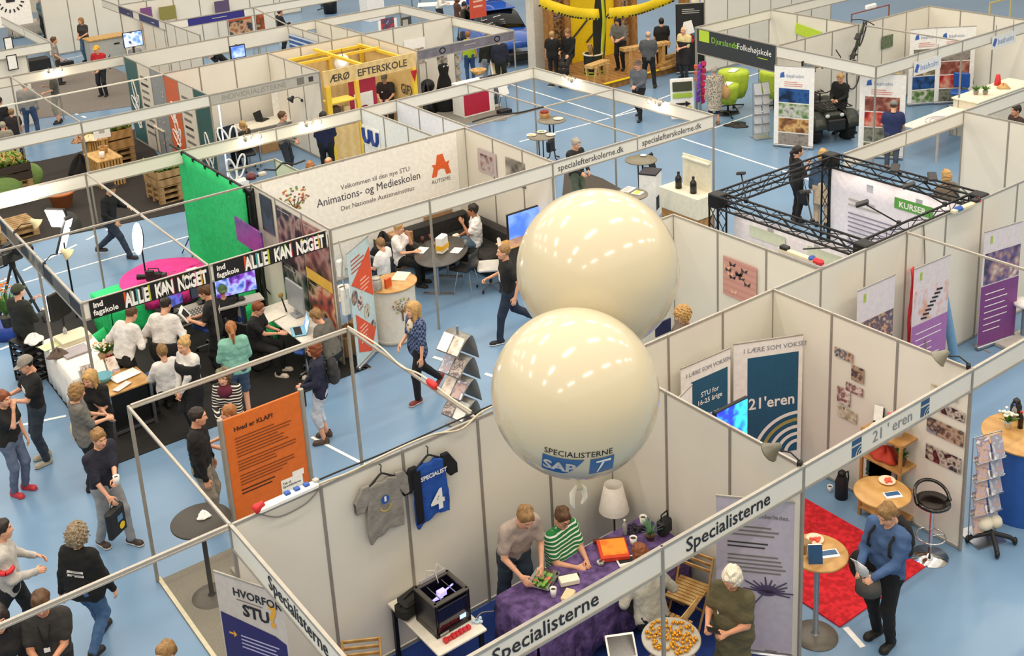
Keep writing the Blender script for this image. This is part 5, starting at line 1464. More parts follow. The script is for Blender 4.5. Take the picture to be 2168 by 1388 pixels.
for k in range(24):
    x,y=-.19+.076*(k % 6),-.15+.1*(k//6)
    if k % 6<2 and k//6>1:continue
    f=MB();f.lathe([(0,-.034),(.02,-.032),(.037,0),(.026,.03),(.006,.026),(0,.022)],10);f.build
    c=(('#c23a28','red apple'),('#e0832a','orange'),('#b9c23a','green apple'),('#b02a2a','red apple'))[k % 4]
    p=fm4 @ Vector((x,y,.07));solo('apple' if 'apple' in c[1] else 'orange',c[1]+' in the tilted fruit tray','fruit',f,mat(c[0],.4),p[:],0,c[1]+'s in the fruit tray')

for k in range(3):
    f=MB();f.tube([(-.16+.03*k,.0,.06),(-.15+.035*k,.06,.1),(-.14+.04*k,.13,.1),(-.13+.04*k,.18,.06)],[.008,.018,.018,.007],7)
    o=solo('banana','yellow banana in the bunch of the tilted fruit tray','fruit',f,mat('#e8c42c',.5),fc.location[:],0,'bananas in the fruit tray');o.rotation_euler=fc.rotation_euler
# ---------- purple roll-ups ----------

PV=mat('#8a4f96',.55)
for tl,tr,seed,lb_,pv in (((1816,614),(1891,581),1,'roll-up with a crowd photo, leftmost of the purple ones',mat('#8f5a9c',.55)),((1936,568),(2009,538),2,'purple roll-up showing a guitar neck beside the red cloth',mat('#a56fb0',.55)),((2085,490),(2163,467),3,'strong purple roll-up next to the dangling cable',mat('#7c3f82',.55))):
    rb,bd=rollup(lb_,tl,tr,2.1,mat('#ded6dc',.5),w=.85);bd.rect('print_field',.0,.08,.85,1.05 if seed>1 else .7,pv,1);bd.rect('picture',.04,1.15 if seed>1 else .8,.8,.55 if seed>1 else .75,(photo(['#c9c4cc','#8a6a5a','#4a4460','#d9a07c','#5d7a4a'],6,2.5),photo(['#cfc8d4','#e2d8e0','#d9a28c'],5,4.4),photo(['#d8d4da','#b08a80','#6a5a8a','#3a3238'],5,6.1))[seed-1],1);bd.rect('green_tick',.14,1.86,.05,.13,mat('#a9c24a'),2)
    if seed>1:bd.lines(.1,.98,.62,7,.11,PAPER,3,.14,seed)
    if seed==2:
        for k in range(8):bd.poly('fret',[(.2+.05*k,1.2+.055*k),(.34+.05*k,1.18+.055*k),(.34+.05*k,1.21+.055*k),(.2+.05*k,1.23+.055*k)],INK,3)

rc=MB();rc.sheet([[(.02*math.sin(7*t+j)+.11*j*(.6+.4*t)*.5,.02*math.sin(3*j+9*t),-1.5*t) for j in (-1,-.5,0,.5,1)] for t in np.linspace(0,1,12)],.01);a=PY(1928,567,-.06);solo('red_cloth','red cloth hanging beside the guitar roll-up','cloth',rc,mat('#d8343c',.8),(a.x+.03,-.07,a.z))
tb_=MB();tb_.cyl((0,0,.02),(-.1,.22,1.15),.075,n=16);solo('foam_roll','light blue foam roll leaning between two purple roll-ups','mat',tb_,mat('#6d9ac4',.7),R_(U(2022,765,0)))
cable('grey cable dangling from the partition top across the purple roll-up',[(11.4,-.03,2.5),(11.45,-.05,1.9),(11.2,-.25,1.2),(10.9,-.6,.4),(11.2,-.8,.02),(11.8,-.9,.02)],GREY,.01)
so=U(2166,716,0);ws=thing('round_stool','white round stool on a blue grey column at the right edge','stool',R_(so));MB().lathe([(0,.62),(.2,.62),(.2,.67),(0,.68)],24).build('seat',PAPER,ws);p_=MB();p_.cyl((0,0,.05),(0,0,.62),.05,n=10);p_.build('column',mat('#6f8698',.4),ws);MB().lathe([(0,0),(.24,0),(.2,.05),(0,.06)],24).build('base',mat('#6f8698',.4),ws)
lowb=U(2125,733,0);bx_=MB();bx_.bbox((.35,.0,.035),(.9,.3,.07),.01);solo('display_plinth','low pale base plate on the floor by the strong purple roll-up','base',bx_,LGREY,R_(lowb),-.1)
for i,(px,py,lb_) in enumerate(((1690,545,'pale power strip with a red plug beside the pale banner'),(2045,442,'pale power strip with a blue plug below the truss corner'))):
    ps=thing('power_strip',lb_,'power strip',R_(U(px,py,2.5)),-.03 if i else 1.57);bx('strip',mat('#d9cfb0',.5),ps,(0,0,.04),(.7,.09,.06),.012);bx('plug',RED if not i else BLUE,ps,(-.36 if not i else -.2,0,.05),(.18,.1,.09),.03);bx('socket',BLK2,ps,(.25,0,.08),(.14,.1,.06),.01);bx('second_plug',BLUE if not i else RED,ps,(-.25 if not i else .3,.0,.07),(.1,.11,.08),.03)

cable('dark cable from the left power strip to the truss corner',[U(1700,527,2.55)[:],U(1760,524,2.55)[:],U(1815,526,2.5)[:]],BLK2,.012)
r_,bd=poster('pink poster with butterflies and birds on the side partition',(1531,540),(1601,650),'x',8.96,mat('#c8958a',.6,kind='stripe',scale=3,hex2='#bf8a80'));rn=random.Random(3)
for k in range(11):
    x,z,a=rn.uniform(.08,bd.w-.1),rn.uniform(.08,bd.h-.1),rn.uniform(-.5,.5);c=(INK,DGREY,mat('#e3b9a2'))[k % 3]
    bd.poly('butterfly',[(x,z),(x+.07,z+.05+a*.05),(x+.05,z-.02),(x,z-.01),(x-.05,z-.03),(x-.06,z+.05)],c)
# ---------- black truss stand ----------

TB=mat('#16171a',.45,.3)
tf=thing('lattice_truss','black lattice truss frame carrying the white course banners','truss',(10.16,.12,0));LX,LY=2.95,2.95
def lattice(name,a,b,s=.2):
    a,b=Vector(a),Vector(b);d=(b-a);L=d.length;d=d.normalized();u=Vector((0,0,1)) if abs(d.z)<.5 else Vector((1,0,0));v=d.cross(u).normalized();m=MB();of=[u*s/2+v*s/2,u*s/2-v*s/2,-u*s/2-v*s/2,-u*s/2+v*s/2]
    for o_ in of:m.cyl(a+o_,b+o_,.02,n=6)
    n=int(L/.27)
    for f_ in range(4):
        o1,o2=of[f_],of[(f_+1) % 4]
        for k in range(n):m.cyl(a+d*(L*k/n)+(o1 if k % 2 else o2),a+d*(L*(k+1)/n)+(o2 if k % 2 else o1),.008,n=4,caps=False)

    return m.build(name,TB,tf)

for x,y in ((0,0),(LX,0),(0,LY),(LX,LY)):lattice('column',(x,y,0),(x,y,2.3));bx('corner_block',TB,tf,(x,y,2.4),(.25,.25,.25),.02)
for a,b in (((.12,0),(LX-.12,0)),((.12,LY),(LX-.12,LY)),((0,.12),(0,LY-.12)),((LX,.12),(LX,LY-.12))):lattice('beam',(*a,2.4),(*b,2.4))
def sheetx(label,x,y0,y1,z0,z1):
    r=thing('banner',label,'banner',(x,y1,z0),-PI/2);w=y1-y0;m=MB();m.sheet([[(w*i/8,.012*math.sin(i*2.2+j),(z1-z0)*j/6) for i in range(9)] for j in range(7)],.006);m.build('cloth',mat('#e9e5ee',.6),r);return r,Board(r,w,z1-z0,.035)

r_,bd=sheetx('white banner headed Kurser inside the truss frame',13.0,.3,2.95,.15,2.28);LG_=mat('#5aa048')
bd.rect('green_box',1.35,1.75,.75,.2,LG_);bd.text('KURSER',1.44,1.79,.15,PAPER,bold=.003);bd.lines(.4,1.66,.8,2,.1,LGREY,seed=3);bd.lines(.4,1.4,1.35,10,.085,mat('#8d88a0'),seed=5,th=.28);bd.lines(1.9,1.2,.6,5,.12,LGREY,seed=8,th=.2);bd.rect('picture',.35,.05,.7,.38,photo(['#3c4a30','#6a6a78','#8a90c0','#caa890','#2c3424'],6,3.3))
r_,bd=sheetx('white banner seen from behind with pale green boxes',10.28,.3,2.8,.3,2.25);PG=mat('#d3dcc8',.6)
bd.rect('green_box',.35,1.6,.75,.2,PG);bd.rect('green_box',1.55,1.6,.8,.2,PG);bd.lines(.4,1.5,.5,1,.05,PG);bd.lines(1.5,1.4,.7,2,.06,mat('#dfe0da'))
for i,(px,py,rz,lb_) in enumerate(((1580,425,.9,'small black truss light over the pale banner, its arm reaching into the hall'),(1720,468,.9,'small black truss light near the boots of the denim jacket person'),(1903,472,2.2,'small black truss light hanging before the banner text'),(2000,432,2.2,'small black truss light near the banner middle'),(1905,368,3.6,'small black truss light on the far truss beam'),(1960,385,3.9,'small black truss light next to the far truss corner'))):
    q=U(px,py,2.5);r=thing('truss_light',lb_,'lamp',R_(q),rz);m=MB();m.cyl((0,0,0),(.5,0,.28),.012,n=6);m.build('arm',TB,r);bx('clamp',TB,r,(0,0,0),(.07,.07,.07),.01);bx('head',mat('#2a2a2c',.5),r,(.55,0,.29),(.2,.14,.05),.01,(0,.4,0))
# ---------- middle right: white counter and bistro tables ----------

q=U(1477,423,.95);p2_=U(1395,394,.95);L=(p2_-q).length;rz=math.atan2(p2_.y-q.y,p2_.x-q.x)-PI/2
wc=thing('white_counter','white cabinet counter with a white back panel and two dark bottles','counter',(q.x,q.y,0),rz)
bx('cabinet',mat('#e4dfca',.45),wc,(.25,L/2,.72),(.5,L,.46),.006);bx('plinth',OAK,wc,(.25,L/2,.24),(.46,L-.1,.48));bx('back_panel',mat('#e0dac4',.45),wc,(.47,L*.42,1.3),(.03,L*.72,.7),.004);bx('shelf_lip',mat('#e9e4d2',.45),wc,(.43,L*.42,1.58),(.07,L*.66,.03))
for k,t_ in enumerate((.3,.68)):a=Matrix.Rotation(rz,4,'Z') @ Vector((.22,L*t_,.95));bottle(('dark bottle nearer the front corner of the white counter','dark bottle further along the white counter')[k],(q.x+a.x,q.y+a.y,.95),mat('#1c1a14',.25),.36,.07)
def tri(px,py,lb_,h=1.1,r=.36):a=U(px,py,h);return tripole(lb_,(a.x,a.y,0),h,r,mat('#77705f',.4))
tri(1357,337,'grey bistro table with folding legs left of the white counter');t1_=tri(1168,253,'bistro table carrying a wooden bowl and a plate');t2_=tri(1146,287,'bistro table covered with plates of food',1.1,.34);tri(1335,410,'bistro table with leaflets, half hidden by the rear balloon')
plate('white dish on the bare grey bistro table',R_(U(1362,330,1.1)),r=.07)
for px,py,lb_,sc_ in ((1330,402,'leaflets spread on the half hidden bistro table',.3),(1350,409,'green rimmed leaflet on the half hidden bistro table',.2)):sheetpile(lb_,R_(U(px,py,1.1)),sc_,.2,.02,PAPER,.3,printm=(LGREY if sc_>.25 else LIME))
bw=thing('bowl','round wooden basket with red fruit on the rear bistro table','bowl',R_(U(1153,247,1.1)));MB().lathe([(.12,0),(.15,.12),(.14,.12),(.11,.01),(0,.01)],20).build('basket',OAK,bw);f=MB()
for k in range(7):f.ball((.07*math.cos(k),.07*math.sin(k),.13),.045)
f.build('fruit',mat('#8a2a22',.5),bw)
plate('pale plate beside the wooden basket',R_(U(1182,252,1.1)),mat('#e9dfc4'),.13)
for k,(px,py,c) in enumerate(((1125,287,'#d9b55a'),(1147,280,'#9aa86a'),(1166,286,'#e6dcc0'))):plate(('plate with yellow food at the left of the front bistro table','plate with green food behind, on the front bistro table','plate with pale food at the right of the front bistro table')[k],R_(U(px,py,1.1)),PAPER,.12,food=mat(c))
hb=thing('shoulder_bag','black shoulder bag hanging below the plates of the bistro table','bag',R_(U(1166,318,.35)),.4);bx('body',BLACK,hb,(0,0,.12),(.3,.12,.3),.03);m=MB();m.tube([(-.1,0,.26),(0,0,.7),(.1,0,.26)],.012,6);m.build('strap',BLACK,hb)
es=thing('easel_stand','black folded stand leaning beside the grey bistro table','stand',R_(U(1384,398,0)));bx('panel',BLACK,es,(0,0,.45),(.3,.03,.8),.01,(-.25,0,.4));m=MB();m.cyl((0,.25,0),(0,.02,.85),.02);m.build('leg',BLACK,es)
wf=thing('box_stand','white box stand with black top and black open side','display stand',R_(U(1378,455,0)),.5);bx('box',PAPER,wf,(0,0,.5),(.42,.38,1.0),.006);bx('lid',mat('#2a2730'),wf,(0,0,1.02),(.44,.4,.04),.006);bx('opening',BLK2,wf,(-.08,-.192,.35),(.2,.01,.3));bx('opening',BLK2,wf,(.212,0,.35),(.01,.2,.34))
for i,(px,py,r0_,lb_) in enumerate(((1213,180,-PI/2,'lit spot cluster on the fascia above the blue floor, farther one'),(1397,228,-PI/2,'lit spot cluster on the fascia above the blue floor, nearer one'))):strip_spots(lb_,(13.5,PX(px,py,13.55).y,2.5),r0_)
a=U(1172,182,0)
for k in (-1,1):tag(put('trainer',npmesh(SHOE[0],SHOE[1],[BLK2,PAPER],SHOE[2]),None,(a.x+k*.08,a.y+k*.05,0),(0,0,.6+.3*k)),'dark trainer of the pair lying on the blue floor','shoe','pair of trainers on the blue floor')
cable('dark cable along the diagonal tie beam',[U(1000,258,2.52)[:],U(1045,245,2.56)[:],U(1100,238,2.52)[:],U(1150,226,2.53)[:]],BLK2,.02)
# ---------- animation school lounge ----------
a,q=PY(672,440,9.46),PY(890,375,9.46)
wb_=thing('wall_banner','wide white wall banner headed Animations- og Medieskolen','banner',(4.75,9.475,.25));bx('sheet',mat('#f4f1ea',.5),wb_,(2.2,0,1.1),(4.4,.006,2.2));bd=Board(wb_,4.4,2.2,.006);TG=mat('#6d6468')
ww=q.x-a.x;o=bd.text('Animations- og Medieskolen',a.x-4.75,a.z-.25,.235,mat('#4f4a55'));o.scale.x=ww/max(o.dimensions.x,.01)
a2=PY(722,402,9.46);o=bd.text('Velkommen til den nye STU',a2.x-4.75,a2.z-.25,.14,TG);a3=PY(722,447,9.46);bd.text('Det Nationale Autismeinstitut',a3.x-4.75,a3.z-.25,.14,TG)
a4=PY(932,372,9.46);ox,oz=a4.x-4.75-.2,a4.z-.25;OR_=mat('#e0612b')
bd.poly('letter_logo',[(ox,oz),(ox+.06,oz+.2),(ox+.02,oz+.27),(ox+.12,oz+.26),(ox+.16,oz+.46),(ox+.3,oz+.46),(ox+.36,oz+.26),(ox+.46,oz+.28),(ox+.42,oz+.2),(ox+.48,oz),(ox+.36,oz),(ox+.33,oz+.12),(ox+.24,oz+.15),(ox+.16,oz+.12),(ox+.12,oz)],OR_);bd.disc('logo_hole',ox+.235,oz+.31,.05,PAPER,3,1,.0);bd.text('AUTISME',ox-.02,oz-.14,.12,TG)
def treelogo(bd,x,z,s,lay=2):
    rn=random.Random(6);mb=MB();mb.tube([(bd.x0+x,bd.y-.006,bd.z0+z-.2*s),(bd.x0+x,bd.y-.006,bd.z0+z+.05*s)],.018*s,5)
    for k in range(5):mb.tube([(bd.x0+x,bd.y-.006,bd.z0+z),(bd.x0+x+(k-2)*.09*s,bd.y-.006,bd.z0+z+.2*s)],.008*s,4)
    cs=[mat(c) for c in ('#6a4a30','#c9a24a','#7a9a5a','#c4563a','#7a6a5a')]
    for k in range(60):
        a_=rn.uniform(0,6.28);r_=math.sqrt(rn.random());mb.m=1+k % 4;mb.ball((bd.x0+x+.27*s*r_*math.cos(a_),bd.y-.006,bd.z0+z+.2*s+.2*s*r_*math.sin(a_)),.022*s,(1,.2,.8),6,4)

    return mb.build('logo_print',cs,bd.r)

a5=PY(625,440,9.46);treelogo(bd,a5.x-4.75,a5.z-.3,1.2)
r_,bd=poster('dark poster with a brown figure on the lounge side wall',(1010,312),(1052,376),'x',9.33,mat('#b9aeb0',.4));bd.rect('figure_print',.1,.05,bd.w*.7,bd.h*.7,photo(['#6a4438','#8a5a4a','#b9aeb0','#54362e'],3,1.2))
poster('dark grey poster partly behind the lounge fascia',(1069,331),(1113,400),'x',9.31,photo(['#2e2a2a','#54504c','#8d8880','#b9b2a8'],3,5.0))
tv('big television with light blue page in the lounge',(1072,455),(1172,482),'y',7.0,photo(['#3f6fe0','#5f8af2','#7fa4ff','#4a78ea'],2,1.0,.75),stand='pole')
q=U(1075,517,.95);sh_=thing('beech_shelf','small beech shelf board under the lounge television','shelf',(q.x,q.y,0));bx('board',BEECH,sh_,(.2,0,.94),(.7,.4,.03),.01);bx('cabinet',mat('#3b332c'),sh_,(.2,.02,.46),(.6,.34,.92),.006)
ov=thing('oval_table','dark oval table with a fast food bag on it','table',(7.6,7.9,0),.75);MB().lathe([(0,.705),(.5,.705),(.51,.72),(.5,.735),(0,.735)],40,sx=1.5,sy=1.0).build('table_top',mat('#4a4744',.35),ov)
for sx in (-1,1):p_=MB();p_.cyl((sx*.4,0,0),(sx*.4,0,.7),.03);p_.box((sx*.4,0,.015),(.08,.6,.03));p_.build('leg',STEEL,ov)
def onO(px,py):return R_(U(px,py,.737))
b_=thing('paper_bag','white and yellow fast food paper bag on the oval table','bag',onO(937,533),.5);bx('bag',PAPER,b_,(0,0,.17),(.26,.15,.34),.02);bx('yellow_band',mat('#efb92a'),b_,(0,0,.12),(.265,.155,.1));
sheetpile('white sheets in front of the eating person in black trousers',onO(893,530),.28,.2,.012,rz=.6);sheetpile('white sheets to the right of the paper bag',onO(967,530),.26,.18,.01,rz=.6)
cup('dark soda cup on the oval table',onO(895,513),mat('#5a2320'),.12);cup('reddish cup behind the soda cup on the oval table',onO(912,506),mat('#8a4a44'),.1);cup('clear beaker near the sofa side of the oval table',onO(986,521),mat('#d5dadc',.1,trans=.7),.13,.035,drink=mat('#c9cfd0',.1));cup('small brown cup beside the paper bag',onO(921,520),mat('#a98a70'),.07)
SO=mat('#2b2927',.7,kind='fabric');sf=thing('corner_sofa','black corner sofa in the lounge','sofa',(9.2,9.38,0))
bx('seat',SO,sf,(-.85,-.42,.24),(1.55,.75,.4),.06);bx('seat',SO,sf,(-.42,-1.3,.24),(.75,1.0,.4),.06);bx('backrest',SO,sf,(-.85,-.1,.55),(1.6,.2,.5),.06);bx('backrest',SO,sf,(-.1,-1.05,.55),(.2,1.6,.5),.06);bx('armrest',SO,sf,(-1.6,-.42,.42),(.18,.75,.36),.05)
carton('brown cardboard sheets leaning behind the sofa',(8.55,9.44,.45),(.7,.03,.75),tape=False,name='cardboard_sheet',cat='cardboard');carton('brown cardboard box beside the sofa arm',(7.5,9.28,0),(.45,.3,.75));carton('brown cardboard box at the foot of the film poster wall',R_(U(738,740,0)),(.5,.4,.38),rz=.3,open_=True)
shellchair('black shell chair in front of the oval table',R_(U(990,615,0)),.5,mat('#23262b',.4));shellchair('black shell chair under the boy in white T-shirt',(6.55,8.35,0),-.6,mat('#23262b',.4));shellchair('black shell chair behind the table, carrying a dark jacket',(7.05,9.0,0),-1.0,mat('#23262b',.4))
cl=U(782,528,.7);cloth_heap('dark jacket thrown over a chair in the lounge',(7.0,9.1,.5),.25,.35,mat('#1a191b',.9),6,'jacket','jacket')
swivel('white and black swivel chair hidden behind the black shirt walker',R_(U(1040,610,0)),1.0,mat('#d9d5cf',.6))
ct=U(831,597,1.05);oc=thing('reception_counter','white rounded counter with beech top and a tree logo','counter',(ct.x,ct.y,0),.2)
MB().lathe([(0,1.02),(.41,1.02),(.42,1.03),(.42,1.045),(.41,1.05),(0,1.05)],40,sx=1.1,sy=.95).build('counter_top',BEECH,oc);MB().lathe([(.37,.05),(.37,1.02)],40,sx=1.1,sy=.95).build('body',mat('#d9d5ca',.5),oc);MB().lathe([(.35,0),(.385,0),(.385,.07),(.37,.08)],40,sx=1.1,sy=.95).build('base',LGREY,oc)
bt=thing_tmp=bpy.data.objects.new('logo_print',None);COL.objects.link(bt);bt.parent=oc;bt.location=(-.13,-.345,.6);bt.rotation_euler=(0,0,-.3);treelogo(Board(bt,1,1,.004),0,0,.72)
tl_=bt.children[0];tl_.parent=oc;tl_.matrix_local=Matrix.Translation(bt.location) @ Matrix.Rotation(-.3,4,'Z');bpy.data.objects.remove(bt)
def onC(px,py):return R_(U(px,py,1.052))
jr=thing('glass_jar','glass jar with grey sweets on the beech counter','jar',onC(797,612));MB().lathe([(0,0),(.1,0),(.11,.05),(.11,.16),(.08,.2)],20).build('glass',mat('#c9c8c2',.1,trans=.5),jr);MB().lathe([(0,.19),(.085,.19),(.085,.225),(0,.225)],20).build('lid',ALU,jr);f=MB()
for k in range(14):f.ball((.06*math.cos(k*2.1),.06*math.sin(k*2.1),.03+.009*k),.028,n=7,m=5)
f.build('sweets',mat('#8a857c'),jr)
sheetpile('open booklet lying on the beech counter',onC(849,585),.36,.26,.012,mat('#e9dfc6'),.7);sheetpile('upright orange leaflets beside the glass jar',onC(822,607),.14,.05,.17,mat('#d9622f'),.3,'leaflet_box','leaflets')
for k in range(2):cup(('white helmet-like bowl behind the counter','pale bowl next to the helmet-like bowl')[k],(ct.x-.6-.2*k,ct.y+.75+.25*k,.75),PAPER,.16,.1)
tbx=table('small table with bowls behind the beech counter',(ct.x-.7,ct.y+.85,0),.8,.6,.74,WHITE,STEEL)
rb,bd=rollup('pale blue roll-up with orange triangles and round photos',(733,536),(772,503),2.15,mat('#bfd4d8',.5),w=.8);OT=mat('#d9502c',.5)
bd.poly('orange_top',[(.05,1.55),(.78,1.95),(.78,1.05)],OT);bd.poly('orange_low',[(.1,1.0),(.75,.45),(.55,.1),(.1,.3)],OT);bd.lines(.1,1.95,.5,4,.07,mat('#b5503a'));bd.lines(.35,1.5,.35,4,.07,mat('#f0b9a0'),3);bd.lines(.2,.7,.3,5,.07,mat('#f0b9a0'),3)
for k,(x,z) in enumerate(((.12,1.3),(.3,1.12),(.5,.88),(.66,.5))):bd.disc('round_photo',x,z,.13,ph_(k+1),3,.8)
pw=thing('router_box','white router box and cables strapped to the post beside the film wall','device',(4.62,6.3,1.7));bx('box',PAPER,pw,(0,0,.1),(.12,.1,.3),.02);bx('box',PAPER,pw,(.02,-.02,-.5),(.14,.1,.5),.02);m=MB();m.tube([(0,-.03,.6),(.03,-.05,.3),(-.02,-.06,0),(.02,-.06,-.4),(0,-.05,-.9)],.012,6);m.build('cable',LGREY,pw)
for i,(y0,z0,lb_,c_) in enumerate(((8.45,1.3,'dark film poster with a pale face, farther from us',['#101016','#1c1a22','#3a343e','#b0908c','#15151c']),(8.45,.2,'dark blue film poster with a pale dress, below the pale face',['#10141c','#1a222c','#5a5a5c','#a9a49c','#101420']),(7.45,1.3,'film poster with a yellow band, nearest top',['#2a1e1c','#3a2a28','#7a4a42','#b08a80','#1a1414']),(7.45,.2,'film poster with a magenta band at its foot',['#181210','#241a16','#4a2a20','#d9b08a','#b0403a','#141010']))):
    r_=thing('film_poster',lb_,'poster',(4.525,y0,z0),-PI/2);bx('sheet',photo(c_,2.2,2.2+i),r_,(.5,0,.54),(.94,.012,1.08));bd=Board(r_,.97,1.08,.012);bd.lines(.1,1.02,.7,1,.05,LGREY)
    if i==2:bd.rect('band',.03,.0,.94,.2,mat('#e0b54a'))
    if i==3:bd.rect('band',.03,.0,.94,.2,mat('#c02a78'));bd.lines(.08,.15,.6,2,.07,PAPER,3)
    if i==1:bd.lines(.08,.2,.6,2,.07,PAPER,3)

poster('dark poster farthest along the film wall, by the green cloth',(548,408),(582,500),'x',4.52,photo(['#1a1c24','#2a3040','#5a6a80'],2,9.9),'film_poster')
# ---------- film stand ----------
BK=mat('#151515',.5)
for k,(x0,w) in enumerate(((.1,1.84),(2.02,1.96))):
    b5.rect('sign_panel',x0,.0,w,.29,BK,3,t=.012);b5.text('ind',x0+.05,.17,.12,PAPER,lay=9,bold=.004);b5.text('fagskole',x0+.04,.05,.12,PAPER,lay=9,bold=.003,sx=.95)
    cs=['#d8542c','#9a9890','#3a9a9a','#8a8a8a','#b9c03a','#111111','#8a8a8a','#77b04a','#c93a5a','#8a2a3a','#c9c04a','#7a7a7a','#c03a7a','#c9a03a'];n=14;W0=x0+.52;st_=(w-.56)/n
    for i,ch in enumerate('ALLE KAN NOGET'):
        b5.rect('letter_tile',W0+st_*i-.012,.02,st_*.34,.25,mat(cs[i]),11,t=.003)
        if ch != ' ':
            b5.text(ch,W0+st_*(i+.5),.035,.3,PAPER,lay=10,align='CENTER',bold=.013,sx=.5)

for k in range(3):b6.rect('side_picture',.5+1.4*k,.04,.9,.22,(mat('#6a5a44'),mat('#8a7a5a',.5,kind='blotch',scale=6,hex2='#4a4a44'),mat('#5a5a56'))[k],2)
# green cloth on a pole
gp=[(4.42,12.9),(4.42,9.3)];GC=mat('#1cbd6c',.8,kind='fabric',scale=3,amt=.08);P=[]
for i in range(15):
    t=i/14;row=[]
    for j in range(19):
        s_=j/18;y=12.75-3.35*s_;f_=.02*math.sin(s_*15+t*2)*t
        if t<.8:z=2.42*(1-t/.8)+.02;x=4.38-.05*t+f_
        else:z=.03+.015*math.sin(j*2.);x=4.34-(t-.8)/.2*(.3+.6*s_)+f_
        row.append((x,y,z))

    P.append(row)

gcl=MB();gcl.sheet(P,.006);solo('green_screen','tall green studio cloth hanging to the floor','backdrop cloth',gcl,GC)
gs=thing('backdrop_stand','black pole and stands holding the green studio cloth','stand',(4.4,9.3,0));m=MB();m.cyl((0,-.15,2.46),(0,3.9,2.46),.025);m.build('cross_pole',BLACK,gs)
for y in (-.1,3.6):
    m=MB();m.cyl((.06,y,0.3),(.06,y,2.5),.018)
    for a_ in (0,2.1,4.2):m.cyl((.06,y,.5),(.06+.28*math.cos(a_),y+.35*math.sin(a_),.01),.012)
    m.build('stand',BLACK,gs)

for k in range(6):bx('clamp',BLACK,gs,(-.02,.1+.62*k,2.44),(.07,.05,.09),.01)
m=MB();m.sheet([[(4.48+.03*math.sin(j*2+i),9.35+.1*j,2.4*(1-i/6)+.02) for j in range(5)] for i in range(7)],.008);solo('dark_curtain','dark curtain bunched at the end of the green cloth','curtain',m,mat('#15211c',.9))
r_,bd=poster('purple abstract painting leaning on the green cloth',(497,457),(560,545),'x',4.15,photo(['#3a2f5a','#6a2f8a','#8a3a94','#4a3a7a'],2.5,2.9),'canvas_painting','painting',t=.03)
m=MB();m.cyl((0,0,-1.0),(.05,0,1.0),.02);o=m.build('easel',BLACK,r_,(bd.w/2,.06,.0))
cloth_heap('crumpled bright green cloth on the dark carpet',R_(U(252,698,.03)),.42,.22,GC,8,sx=1.3,rz=.4)
cloth_heap('green cloth gathered on the floor behind the wheelchair desk',(4.0,8.6,.02),.5,.35,GC,9,sx=.8)
clothtable('box table under bright green cloth beside the pink cloth',(2.12,10.35,0),.8,.9,.75,GC,.1,flare=.03)
pk=thing('round_table','large round table covered with creased pink cloth','table',(3.02,10.5,0));P=[]
for j in range(9):
    q=j/8;P.append([((.86*min(q*1.25,1)+.03*max(0,q-.8)*5*math.sin(i*2.1))*math.cos(2*PI*i/48),(.86*min(q*1.25,1)+.03*max(0,q-.8)*5*math.sin(i*2.1))*math.sin(2*PI*i/48),(.8+.008*math.sin(i*.7+j*2)*(q<.8)) if q <= .8 else .8-(q-.8)*1.5) for i in range(49)])

MB().sheet(P,.006).build('pink_cloth',mat('#d92f8a',.8,kind='fabric',scale=5,amt=.12),pk);m=MB();m.cyl((0,0,0),(0,0,.78),.05);m.box((0,0,.02),(.6,.6,.04));m.build('stand',BLACK,pk)
def camera_rig(label,loc,rz,s=1.0):
    r=thing('video_camera',label,'camera',loc,rz)
    bx('body',BLK2,r,(0,0,.12*s),(.14*s,.34*s,.18*s),.02);m=MB();m.cyl((0,.17*s,.12*s),(0,.36*s,.12*s),.05*s,.065*s,14);m.build('lens',mat('#0c0c10',.2),r);bx('viewfinder',BLK2,r,(-.1*s,.05*s,.26*s),(.08*s,.18*s,.08*s),.01)
    m=MB();m.tube([(0,-.12*s,.2*s),(0,-.1*s,.3*s),(0,.1*s,.3*s),(0,.14*s,.2*s)],.014*s,6);m.build('handle',BLACK,r);bx('battery',DGREY,r,(0,-.21*s,.12*s),(.12*s,.09*s,.14*s),.01);return r

